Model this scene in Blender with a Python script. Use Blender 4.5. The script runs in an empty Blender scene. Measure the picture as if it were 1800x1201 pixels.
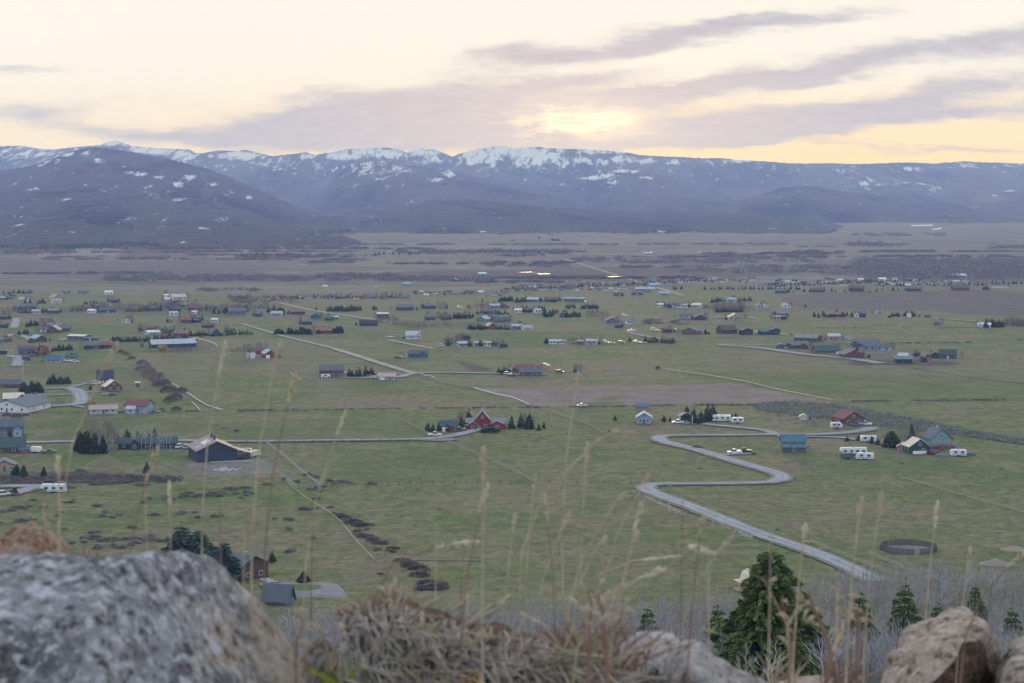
import bpy, math, random
import numpy as np
from mathutils import Vector, Matrix
random.seed(7); rng = np.random.default_rng(7)
sc = bpy.context.scene
COL = sc.collection
# ------------------------------------------------------------------ camera
CAM_H, FPX, CX, CY, HORIZ = 110.0, 3400.0, 900.0, 600.5, 350.0
PITCH = math.atan((CY - HORIZ) / FPX)
cam_d = bpy.data.cameras.new('camera'); cam = bpy.data.objects.new('camera', cam_d); COL.objects.link(cam)
cam.location = (0, 0, CAM_H); cam.rotation_euler = (math.pi / 2 - PITCH, 0, 0)
cam_d.sensor_width = 36; cam_d.lens = 36 * FPX / 1800; cam_d.clip_start = 0.05; cam_d.clip_end = 60000
cam_d.dof.use_dof = True; cam_d.dof.focus_distance = 1200; cam_d.dof.aperture_fstop = 14.0
sc.camera = cam
sc.view_settings.view_transform = 'Standard'; sc.view_settings.look = 'None'
sc.view_settings.exposure = 0.35; sc.view_settings.gamma = 1; sc.view_settings.use_curve_mapping = False
sc.render.engine = 'CYCLES'
cy = sc.cycles
cy.use_denoising = True; cy.denoising_prefilter = 'ACCURATE'; cy.max_bounces = 5; cy.diffuse_bounces = 2; cy.glossy_bounces = 2; cy.transmission_bounces = 2
cy.volume_bounces = 0; cy.transparent_max_bounces = 6; cy.use_adaptive_sampling = True; cy.adaptive_threshold = 0.006
cy.sample_clamp_indirect = 4
SUN_EL, SUN_AZ = math.radians(2.6), math.radians(2.4)
# ------------------------------------------------------------------ node helper
class NT:
    def __init__(s, t): s.t = t
    def n(s, typ, **kw):
        nd = s.t.nodes.new(typ)
        for k, v in kw.items():
            if k.startswith('i_'): s.put(nd.inputs[int(k[2:])] if k[2:].isdigit() else nd.inputs[k[2:].replace('_', ' ')], v)
            else: setattr(nd, k, v)
        return nd
    def put(s, sock, v):
        if isinstance(v, bpy.types.NodeSocket): s.t.links.new(v, sock)
        elif v is not None:
            if hasattr(sock.default_value, '__len__') and not hasattr(v, '__len__'): sock.default_value = [v] * len(sock.default_value)
            elif hasattr(v, '__len__') and len(sock.default_value) == 4 and len(v) == 3: sock.default_value = (*v, 1)
            else: sock.default_value = v
    def m(s, op, a, b=None, c=None, clamp=False):
        nd = s.t.nodes.new('ShaderNodeMath'); nd.operation = op; nd.use_clamp = clamp
        for i, v in enumerate((a, b, c)):
            if v is not None: s.put(nd.inputs[i], v)
        return nd.outputs[0]
    def noise(s, vec, scale, detail=4, rough=.55, dist=0):
        nd = s.n('ShaderNodeTexNoise'); nd.inputs['Scale'].default_value = scale; nd.inputs['Detail'].default_value = detail
        nd.inputs['Roughness'].default_value = rough; nd.inputs['Distortion'].default_value = dist
        if vec is not None: s.t.links.new(vec, nd.inputs['Vector'])
        return nd.outputs[0]
    def mix(s, f, a, b, blend='MIX'):
        nd = s.n('ShaderNodeMix', data_type='RGBA', blend_type=blend)
        s.put(nd.inputs[0], f); s.put(nd.inputs[6], a); s.put(nd.inputs[7], b); return nd.outputs[2]
    def ss(s, v, a, b, lo=0, hi=1):
        nd = s.n('ShaderNodeMapRange', interpolation_type='SMOOTHSTEP')
        s.put(nd.inputs[0], v); s.put(nd.inputs[1], a); s.put(nd.inputs[2], b); s.put(nd.inputs[3], lo); s.put(nd.inputs[4], hi); return nd.outputs[0]
    def vmul(s, v, f):
        nd = s.n('ShaderNodeVectorMath', operation='MULTIPLY'); s.put(nd.inputs[0], v); s.put(nd.inputs[1], f); return nd.outputs[0]
# ------------------------------------------------------------------ world
W = bpy.data.worlds.new('World'); sc.world = W; W.use_nodes = True
W.node_tree.nodes.clear(); N = NT(W.node_tree)
tc = N.n('ShaderNodeTexCoord').outputs['Generated']
sep = N.n('ShaderNodeSeparateXYZ', i_0=tc)
dx, dy, dz = sep.outputs
dyc = N.m('MAXIMUM', dy, 0.08)
X = N.m('MULTIPLY', N.m('DIVIDE', dx, dyc), FPX)              # degrees-like units: 3400 per unit tangent
Y = N.m('MULTIPLY', N.m('DIVIDE', dz, dyc), FPX)              # height above the horizon
wv = N.n('ShaderNodeCombineXYZ', i_0=N.m('MULTIPLY', X, .0035), i_1=N.m('MULTIPLY', Y, .014), i_2=0.0).outputs[0]
wn = N.n('ShaderNodeTexNoise', i_Vector=wv); wn.inputs['Scale'].default_value = 1.3; wn.inputs['Detail'].default_value = 6; wn.inputs['Roughness'].default_value = .62
ws = N.n('ShaderNodeSeparateXYZ', i_0=wn.outputs['Color'])
Xw = N.m('ADD', X, N.m('MULTIPLY', N.m('SUBTRACT', ws.outputs[0], .5), 240))
Yw = N.m('ADD', Y, N.m('MULTIPLY', N.m('SUBTRACT', ws.outputs[1], .5), 66))
# cloud streaks: centre x, y (photo units), half length, half thickness, slope deg, strength
BL = [(905, 100, 95, 22, 6, .9), (1040, 95, 120, 17, 8, .95), (1220, 62, 110, 16, 12, .85), (1400, 34, 150, 15, 5, .95),
      (720, 170, 190, 24, 7, .8), (1000, 150, 150, 13, 9, .8), (620, 205, 190, 34, 4, .8), (700, 250, 300, 30, 1, .8), (820, 205, 260, 34, 5, .75), (1120, 225, 160, 18, 5, .5), (250, 175, 200, 26, 0, .22), (560, 235, 240, 30, 2, .5), (560, 160, 60, 10, 8, .4),
      (1290, 150, 240, 20, 10, .85), (1560, 97, 260, 20, 9, .85), (1850, 70, 180, 26, 9, .8), (1110, 165, 150, 14, 8, .8),
      (1300, 210, 240, 24, 3, .95), (1640, 170, 260, 25, 9, 1.0), (1700, 200, 220, 14, 6, .7), (1180, 250, 200, 13, 2, .8), (1400, 232, 260, 14, 4, .7), (1500, 256, 80, 6, -3, .55),
      (1700, 268, 240, 9, 1, .65), (1240, 282, 90, 7, 0, .0), (20, 120, 85, 8, -2, .6), (40, 200, 110, 22, -3, .7), (220, 232, 130, 12, -4, .45),
      (170, 26, 26, 6, 5, .22), (330, 240, 200, 18, -2, .35), (380, 130, 70, 7, 5, .12), (960, 235, 80, 12, -2, .6)]
acc = None
for (bx, by, hl, ht, sl, st) in BL:
    c, s_ = math.cos(math.radians(sl)), math.sin(math.radians(sl))
    ax = N.m('SUBTRACT', Xw, bx - 900); ay = N.m('SUBTRACT', Yw, 350 - by)
    u = N.m('MULTIPLY', N.m('MULTIPLY_ADD', ax, c, N.m('MULTIPLY', ay, s_)), 1 / hl)
    v = N.m('MULTIPLY', N.m('MULTIPLY_ADD', ay, c, N.m('MULTIPLY', ax, -s_)), 1.14 / ht)
    g = N.m('MULTIPLY', N.m('EXPONENT', N.m('MULTIPLY', N.m('ADD', N.m('MULTIPLY', u, u), N.m('MULTIPLY', v, v)), -.8)), st)
    acc = g if acc is None else N.m('ADD', acc, g)
fine = N.noise(wv, 5.0, 8, .7)
cl = N.ss(N.m('ADD', acc, N.m('MULTIPLY', N.m('SUBTRACT', fine, .5), .9)), .05, 1.12)
# clear part of the western sky
hgt = N.ss(Y, 60, 240)
warm = N.mix(N.ss(X, -900, 500), (.90, .74, .47), (1.06, .73, .12))
clear = N.mix(hgt, warm, (.82, .765, .675))
# glow of the veiled sun
sx, sy = (1035 - 900), 350 - 214
d2 = N.m('ADD', N.m('POWER', N.m('DIVIDE', N.m('SUBTRACT', N.m('ADD', Xw, N.m('MULTIPLY', N.m('SUBTRACT', fine, .5), 260)), sx), 92), 2), N.m('POWER', N.m('DIVIDE', N.m('SUBTRACT', Yw, sy), 25), 2))
glow = N.m('MULTIPLY', N.m('EXPONENT', N.m('MULTIPLY', d2, -1)), N.ss(fine, .36, .58, .25, 1))
d3 = N.m('ADD', N.m('POWER', N.m('DIVIDE', N.m('SUBTRACT', X, sx), 420), 2), N.m('POWER', N.m('DIVIDE', N.m('SUBTRACT', Y, sy), 120), 2))
glow2 = N.m('EXPONENT', N.m('MULTIPLY', d3, -1))
ccol = N.mix(N.ss(Y, 40, 330), (.42, .38, .405), (.46, .425, .44))
ccol = N.mix(glow2, ccol, (.52, .43, .42))
vn = N.noise(wv, 6, 6, .6); vv = N.ss(vn, .3, .7, .93, 1.07); ccol = N.mix(1.0, ccol, N.n('ShaderNodeCombineXYZ', i_0=vv, i_1=vv, i_2=vv).outputs[0], 'MULTIPLY')
clm = N.m('MULTIPLY', cl, N.m('SUBTRACT', 1, N.m('MULTIPLY', glow, .85)))
west = N.mix(clm, clear, ccol)
west = N.mix(N.m('MULTIPLY', glow2, .18), west, (1.25, .98, .66)); west = N.mix(N.m('MULTIPLY', glow, .62), west, (2.0, 1.6, 1.05))
# rest of the dome: Nishita with broken high cloud
sky = N.n('ShaderNodeTexSky', sky_type='NISHITA', sun_disc=False, sun_elevation=SUN_EL, sun_rotation=SUN_AZ, air_density=1.0, dust_density=1.0)
gn = N.noise(tc, 2.2, 5, .6)
dome = N.mix(N.ss(gn, .35, .7, .45, .9), N.mix(1.0, sky.outputs[0], (.12, .12, .12), 'MULTIPLY'), (1.24, 1.40, 1.66))
f = N.m('MULTIPLY', N.ss(dy, .12, .6), N.ss(dz, .62, .12))
col = N.mix(f, dome, west)
bg = N.n('ShaderNodeBackground', i_Color=col, i_Strength=1.0)
N.n('ShaderNodeOutputWorld', i_Surface=bg.outputs[0])
# ------------------------------------------------------------------ sun (veiled by cloud, low in the west ahead)
sl_ = bpy.data.lights.new('sun', 'SUN'); sl_.energy = 0.9; sl_.angle = math.radians(10); sl_.color = (1, .78, .55)
sun = bpy.data.objects.new('sun', sl_); COL.objects.link(sun)
sdir = Vector((math.sin(SUN_AZ) * math.cos(SUN_EL), math.cos(SUN_AZ) * math.cos(SUN_EL), math.sin(SUN_EL)))
sun.rotation_euler = (-sdir).to_track_quat('-Z', 'Y').to_euler(); sun.location = (0, 0, 300)
# ------------------------------------------------------------------ terrain profile and pixel mapping
TP = np.array([(-200, 111), (-4, 109.3), (0, 109.15), (1.5, 109.1), (2.5, 109.0), (3.5, 108.85), (4.6, 108.3), (8, 106.5), (20, 100.5), (60, 86), (100, 76),
               (240, 48), (400, 10), (470, 2.5), (540, 0), (30000, 0)], float)
def terr(y): return float(np.interp(y, TP[:, 0], TP[:, 1]))
cp, sp = math.cos(PITCH), math.sin(PITCH)
def ray(px, py):
    a, b = (px - CX), -(py - CY)
    return a / FPX, (cp * FPX + sp * b) / FPX, (-sp * FPX + cp * b) / FPX
def at(px, py, z=None):
    rx, ry, rz = ray(px, py)
    if z is not None:
        t = (CAM_H - z) / -rz; return Vector((rx * t, ry * t, z))
    t = CAM_H / -rz
    for _ in range(40):
        y = ry * t; zt = terr(y)
        t = t + .7 * ((CAM_H - zt) / -rz - t)
    return Vector((rx * t, ry * t, terr(ry * t)))
def at_d(px, py, d):
    rx, ry, rz = ray(px, py); t = d / ry
    return Vector((rx * t, d, CAM_H + rz * t))
def ppm(p): return FPX / p.y                                    # photo px per metre at a point
# ------------------------------------------------------------------ numpy value noise
_perm = rng.random((512, 512))
def vnoise(x, y):
    xi = np.floor(x).astype(int); yi = np.floor(y).astype(int); fx = x - xi; fy = y - yi
    fx = fx * fx * (3 - 2 * fx); fy = fy * fy * (3 - 2 * fy)
    g = lambda a, b: _perm[a % 512, b % 512]
    return (g(xi, yi) * (1 - fx) + g(xi + 1, yi) * fx) * (1 - fy) + (g(xi, yi + 1) * (1 - fx) + g(xi + 1, yi + 1) * fx) * fy
def fbm(x, y, o=5, ridged=False):
    s = 0; a = .5; f_ = 1.0; t = 0
    for k in range(o):
        n = vnoise(x * f_ + 17.3 * k, y * f_ + 9.1 * k)
        if ridged: n = 1 - abs(2 * n - 1)
        s = s + a * n; t += a; a *= .5; f_ *= 2.03
    return s / t
# ------------------------------------------------------------------ mesh + object helpers
class MB:
    def __init__(s): s.v = []; s.f = []
    def add(s, vs, fs):
        o = len(s.v); s.v.extend([tuple(v) for v in vs]); s.f.extend([tuple(i + o for i in f) for f in fs]); return s
    def box(s, x0, x1, y0, y1, z0, z1):
        return s.add([(x0, y0, z0), (x1, y0, z0), (x1, y1, z0), (x0, y1, z0), (x0, y0, z1), (x1, y0, z1), (x1, y1, z1), (x0, y1, z1)],
                     [(0, 3, 2, 1), (4, 5, 6, 7), (0, 1, 5, 4), (1, 2, 6, 5), (2, 3, 7, 6), (3, 0, 4, 7)])
    def extr(s, poly, a0, a1, axis='y'):
        # poly in the plane across `axis`: (h, z) pairs
        n = len(poly)
        if axis == 'y': vs = [(p[0], a0, p[1]) for p in poly] + [(p[0], a1, p[1]) for p in poly]
        else: vs = [(a0, p[0], p[1]) for p in poly] + [(a1, p[0], p[1]) for p in poly]
        fs = [tuple(range(n)), tuple(range(2 * n - 1, n - 1, -1))] + [(i, i + n, (i + 1) % n + n, (i + 1) % n) for i in range(n)]
        return s.add(vs, fs)
    def tube(s, pts, rads, n=5, cap=False):
        pts = [Vector(p) for p in pts]; vs = []; fs = []
        for i, p in enumerate(pts):
            d = (pts[min(i + 1, len(pts) - 1)] - pts[max(i - 1, 0)]).normalized()
            a = d.orthogonal().normalized(); b = d.cross(a)
            for k in range(n):
                t = 2 * math.pi * k / n; vs.append(p + (a * math.cos(t) + b * math.sin(t)) * rads[i])
        for i in range(len(pts) - 1):
            for k in range(n):
                fs.append((i * n + k, i * n + (k + 1) % n, (i + 1) * n + (k + 1) % n, (i + 1) * n + k))
        if cap: fs += [tuple(range(n - 1, -1, -1)), tuple(range((len(pts) - 1) * n, len(pts) * n))]
        return s.add(vs, fs)
    def cyl(s, c, r, h, axis='z', n=12):
        c = Vector(c); e = {'x': Vector((1, 0, 0)), 'y': Vector((0, 1, 0)), 'z': Vector((0, 0, 1))}[axis]
        return s.tube([c - e * h / 2, c + e * h / 2], [r, r], n, True)
    def mesh(s, name, m, smooth=False):
        me = bpy.data.meshes.new(name)
        me.from_pydata(s.v, [], s.f); me.materials.append(m)
        if smooth: me.polygons.foreach_set('use_smooth', [True] * len(me.polygons))
        me.update(); return me
def obj(name, me, parent=None, loc=None):
    o = bpy.data.objects.new(name, me); COL.objects.link(o)
    if parent is not None: o.parent = parent
    if loc is not None: o.location = loc
    return o
def tag(o, label=None, cat=None, group=None, kind=None):
    if label: o['label'] = label
    if cat: o['category'] = cat
    if group: o['group'] = group
    if kind: o['kind'] = kind
    return o
def empty(name, loc, rz=0, label=None, cat=None, group=None):
    o = bpy.data.objects.new(name, None); COL.objects.link(o); o.location = loc; o.rotation_euler = (0, 0, rz)
    o.empty_display_size = .1
    return tag(o, label, cat, group)
def fastmesh(name, V, F, m, smooth=False):
    """V (n,3), F (k,3|4) numpy"""
    me = bpy.data.meshes.new(name); V = np.asarray(V, np.float32); F = np.asarray(F, np.int32); k = F.shape[1]
    me.vertices.add(len(V)); me.vertices.foreach_set('co', V.ravel())
    me.loops.add(F.size); me.loops.foreach_set('vertex_index', F.ravel())
    me.polygons.add(len(F)); me.polygons.foreach_set('loop_start', np.arange(0, F.size, k, dtype=np.int32))
    try: me.polygons.foreach_set('loop_total', np.full(len(F), k, np.int32))
    except Exception: pass
    if smooth: me.polygons.foreach_set('use_smooth', np.ones(len(F), bool))
    me.materials.append(m); me.update(calc_edges=True); me.validate(); return me
# ------------------------------------------------------------------ materials
MATS = {}
def mat(name, rgb, rough=.8, var=.18, scale=1.5, bump=0, spec=.3, metal=0, rgb2=None, perobj=0):
    if name in MATS: return MATS[name]
    m = bpy.data.materials.new(name); m.use_nodes = True; t = m.node_tree; t.nodes.clear(); n = NT(t)
    co = n.n('ShaderNodeTexCoord').outputs['Object']
    a = tuple(c * (1 - var) for c in rgb); b = rgb2 or tuple(min(1, c * (1 + var)) for c in rgb)
    ns = n.noise(co, scale, 5, .6)
    c = n.mix(n.ss(ns, .3, .7), a, b)
    if perobj:
        r = n.n('ShaderNodeObjectInfo').outputs['Random']
        hs = n.n('ShaderNodeHueSaturation', i_Color=c); n.put(hs.inputs['Value'], n.m('MULTIPLY_ADD', r, perobj * 2, 1 - perobj))
        n.put(hs.inputs['Hue'], n.m('MULTIPLY_ADD', r, .03, .485)); c = hs.outputs[0]
    p = n.n('ShaderNodeBsdfPrincipled'); n.put(p.inputs['Base Color'], c)
    p.inputs['Roughness'].default_value = rough; p.inputs['Specular IOR Level'].default_value = spec; p.inputs['Metallic'].default_value = metal
    if bump:
        bn = n.n('ShaderNodeBump'); bn.inputs['Strength'].default_value = bump; bn.inputs['Distance'].default_value = .05
        n.put(bn.inputs['Height'], n.noise(co, scale * 5, 4)); n.put(p.inputs['Normal'], bn.outputs[0])
    n.n('ShaderNodeOutputMaterial', i_Surface=p.outputs[0]); MATS[name] = m; return m
C = dict(rvwhite=(.58, .60, .63), white=(.50, .52, .55), cream=(.50, .44, .36), tan=(.36, .27, .18), brown=(.07, .047, .04), log=(.12, .06, .04), red=(.165, .032, .03),
         maroon=(.13, .04, .05), navy=(.028, .04, .065), black=(.022, .026, .035), grey=(.27, .29, .33), pale=(.31, .335, .37), slate=(.07, .085, .105),
         blue=(.05, .115, .165), lightblue=(.20, .28, .35), teal=(.03, .062, .072), green=(.03, .10, .08), sage=(.16, .21, .16), darkgreen=(.025, .05, .045),
         pink=(.32, .24, .245), rust=(.16, .085, .055), greyblue=(.12, .14, .16), turquoise=(.13, .25, .28), orange=(.38, .22, .11), wood=(.28, .22, .17), roofbrown=(.20, .165, .16))
def M(c): return mat('paint_' + c, C[c], .6, .14, .35, rgb2=None)
G_pane = mat('window_glass', (.02, .028, .04), .42, .1, 1, spec=.6)
G_trim = mat('white_trim', (.62, .64, .66), .6, .05)
G_door = mat('garage_door_white', (.66, .67, .68), .5, .05)
G_tyre = mat('tyre_rubber', (.02, .02, .022), .9)
G_rim = mat('wheel_rim', (.35, .36, .38), .4, metal=.6)
G_conc = mat('concrete', (.36, .35, .34), .9, .12)
G_wood = mat('weathered_wood', (.34, .33, .31), .9, .2, 3)
G_bark = mat('conifer_bark', (.06, .045, .035), .95, .3, 4)
TINT = dict(brown=(.185, .150, .135), green=(.088, .118, .040), drygrass=(.150, .132, .082), dark=(.066, .055, .056), tanf=(.175, .148, .128), violet=(.098, .082, .088), lawn=(.080, .130, .036), asphalt=(.19, .175, .165))
FIELDS = [
    ([(835, 683), (1000, 679), (1180, 677), (1290, 673), (1360, 684), (1420, 695), (1480, 710), (1300, 709), (960, 715), (925, 712)], 'brown', False),
    ([(245, 628), (300, 621), (470, 612), (590, 618), (715, 657), (540, 655), (530, 640), (285, 668), (262, 650)], 'drygrass', True),
    ([(770, 585), (1020, 583), (1150, 594), (1130, 606), (1000, 610), (905, 611), (850, 596)], 'green', False),
    ([(440, 572), (620, 576), (690, 592), (640, 600), (520, 590)], 'green', True),
    ([(1180, 628), (1400, 622), (1800, 660), (1800, 690), (1500, 668), (1300, 640)], 'drygrass', True),
    ([(1200, 655), (1420, 655), (1800, 672), (1800, 708), (1480, 700), (1330, 680)], 'green', True),
    ([(1380, 522), (1560, 512), (1810, 514), (1810, 556), (1640, 546), (1500, 545), (1400, 540)], 'violet', True),
    ([(205, 430), (325, 428), (360, 446), (215, 447)], 'dark', False), ([(70, 437), (205, 431), (212, 450), (60, 452)], 'tanf', False),
    ([(355, 446), (480, 434), (570, 440), (520, 452), (380, 452)], 'tanf', False), ([(600, 404), (780, 402), (900, 410), (740, 417), (610, 415)], 'green', True),
    ([(690, 437), (860, 431), (980, 440), (900, 446), (700, 446)], 'tanf', True), ([(1150, 440), (1500, 434), (1800, 438), (1800, 444), (1300, 447)], 'drygrass', True),
    ([(1240, 392), (1330, 388), (1440, 395), (1300, 403), (1220, 400)], 'tanf', True), ([(1500, 372), (1700, 370), (1800, 382), (1800, 392), (1560, 390)], 'drygrass', True),
    ([(560, 494), (760, 490), (900, 494), (1200, 496), (1100, 500), (700, 500)], 'drygrass', True), ([(80, 505), (560, 502), (700, 508), (500, 518), (100, 516)], 'tanf', True),
    ([(0, 463), (300, 460), (480, 470), (420, 482), (100, 486), (0, 480)], 'violet', True), ([(700, 478), (1100, 470), (1420, 476), (1300, 486), (800, 490)], 'dark', True),
    ([(420, 484), (640, 478), (780, 486), (640, 495), (430, 494)], 'violet', True), ([(1450, 462), (1800, 455), (1800, 500), (1560, 492), (1440, 480)], 'violet', True),
    ([(560, 462), (700, 458), (900, 462), (860, 468), (640, 470)], 'drygrass', True), ([(1000, 450), (1200, 455), (1420, 452), (1300, 462), (1020, 464)], 'violet', True),
    ([(0, 395), (0, 400), (10, 400), (10, 396)], 'dark', False),
    ([(10, 570), (140, 566), (215, 580), (120, 592), (20, 590)], 'lawn', True), ([(60, 616), (240, 606), (260, 620), (150, 630), (60, 622)], 'lawn', True),
    ([(60, 645), (230, 640), (255, 660), (160, 668), (60, 662)], 'green', True), ([(0, 745), (340, 735), (330, 760), (60, 775)], 'green', True),
    ([(90, 782), (345, 788), (330, 812), (120, 822), (60, 800)], 'lawn', True), ([(85, 718), (150, 718), (158, 728), (90, 730)], 'lawn', True),
    ([(82, 694), (128, 690), (132, 696), (86, 699)], 'lawn', True), ([(390, 745), (750, 735), (760, 765), (420, 772)], 'green', True),
    ([(560, 790), (760, 800), (920, 850), (720, 846), (590, 840)], 'green', True), ([(1050, 700), (1100, 712), (1110, 748), (1000, 744)], 'green', True),
    ([(1230, 775), (1370, 768), (1370, 790), (1300, 790)], 'green', True), ([(1420, 795), (1700, 810), (1780, 830), (1500, 832), (1420, 815)], 'lawn', True),
    ([(335, 808), (420, 800), (470, 812), (482, 830), (420, 835), (335, 833)], 'asphalt', True),
    ([(355, 824), (420, 822), (445, 827), (420, 832), (360, 831)], 'drygrass', True), ([(620, 660), (690, 666), (730, 690), (600, 690)], 'green', True),
    ([(50, 757), (80, 755), (84, 766), (48, 770)], 'brown', True), ([(1520, 632), (1640, 632), (1680, 640), (1600, 643), (1500, 640)], 'dark', True),
    ([(0, 833), (160, 830), (280, 838), (300, 848), (180, 850), (0, 850)], 'dark', True), ([(205, 690), (225, 700), (210, 708), (190, 704)], 'green', True),
    ([(605, 638), (700, 640), (610, 648), (560, 645)], 'green', True), ([(802, 637), (820, 640), (862, 650), (830, 652), (812, 646)], 'dark', True)]
def field_tint(V):
    """soft-edged colour of crops and soil, stored per vertex in world space"""
    y = V[:, 1]; ok = y > 300; yy = np.where(ok, y, 300)
    px = CX + V[:, 0] / yy * FPX; k = (0 - CAM_H) / yy; py = CY - FPX * np.tan(np.arctan(k) + PITCH)
    wx = (fbm(V[:, 0] / 40, y / 60, 3) - .5); wy = (fbm(V[:, 0] / 55 + 9, y / 50 + 4, 3) - .5); col = np.zeros((len(V), 4), np.float32); col[:, :3] = .1
    for pix, kind, curved in FIELDS:
        P_ = smooth_poly(pix, 4, True) if curved else pix; P_ = np.array(P_, float); soft, wob = (5.0, 16.0) if curved else (1.2, 2.0)
        x0, x1, y0, y1 = P_[:, 0].min() - 20, P_[:, 0].max() + 20, P_[:, 1].min() - 8, P_[:, 1].max() + 8
        sel = np.where(ok & (px > x0) & (px < x1) & (py > y0) & (py < y1))[0]
        if not len(sel): continue
        qx = px[sel] + wx[sel] * wob * 2; qy = (py[sel] + wy[sel] * wob * .35) * 6; ins = np.zeros(len(sel), bool); dist = np.full(len(sel), 1e9)
        for i in range(len(P_)):
            ax, ay = P_[i - 1][0], P_[i - 1][1] * 6; bx, by = P_[i][0], P_[i][1] * 6
            cr = ((ay > qy) != (by > qy)); xi = (bx - ax) * (qy - ay) / (by - ay + 1e-9) + ax; ins ^= cr & (qx < xi)
            t = np.clip(((qx - ax) * (bx - ax) + (qy - ay) * (by - ay)) / ((bx - ax) ** 2 + (by - ay) ** 2 + 1e-9), 0, 1); dist = np.minimum(dist, np.hypot(qx - ax - t * (bx - ax), qy - ay - t * (by - ay)))
        sd = np.where(ins, dist, -dist); al = np.clip(sd / (soft * 2) + .5, 0, 1); al = al * al * (3 - 2 * al) * (.95 if not curved else .85 if kind in ('asphalt', 'dark', 'violet') else .6)
        A = col[sel, 3]; T_ = np.array(TINT[kind]); na = al + A * (1 - al)
        col[sel, :3] = np.where(na[:, None] > 1e-4, (T_ * al[:, None] + col[sel, :3] * (A * (1 - al))[:, None]) / np.maximum(na, 1e-4)[:, None], .1); col[sel, 3] = na
    for (ex, ey, rx_, ry_, kind, am) in SPOTS:
        sel = np.where(ok & (np.abs(px - ex) < rx_ * 1.6) & (np.abs(py - ey) < ry_ * 1.6))[0]
        if not len(sel): continue
        r_ = np.hypot((px[sel] - ex) / rx_ + wx[sel] * .9, (py[sel] - ey) / ry_ + wy[sel] * .9); al = np.clip(1.25 - r_, 0, 1) * am
        col[sel, :3] = col[sel, :3] * (1 - al)[:, None] + np.array(TINT[kind]) * al[:, None]; col[sel, 3] = np.maximum(col[sel, 3], al)
    return col
SPOTS = []
def smooth_poly(pts, k=6, closed=False, jit=0):
    n = len(pts); out = []
    for i in range(n if closed else n - 1):
        p0, p1, p2, p3 = [pts[(i + d) % n] if closed else pts[min(max(i + d, 0), n - 1)] for d in (-1, 0, 1, 2)]
        for j in range(k):
            t = j / k
            out.append(tuple(.5 * ((2 * p1[q]) + (-p0[q] + p2[q]) * t + (2 * p0[q] - 5 * p1[q] + 4 * p2[q] - p3[q]) * t * t + (-p0[q] + 3 * p1[q] - 3 * p2[q] + p3[q]) * t ** 3) for q in (0, 1)))
    if not closed: out.append(tuple(pts[-1][:2]))
    return out
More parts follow.
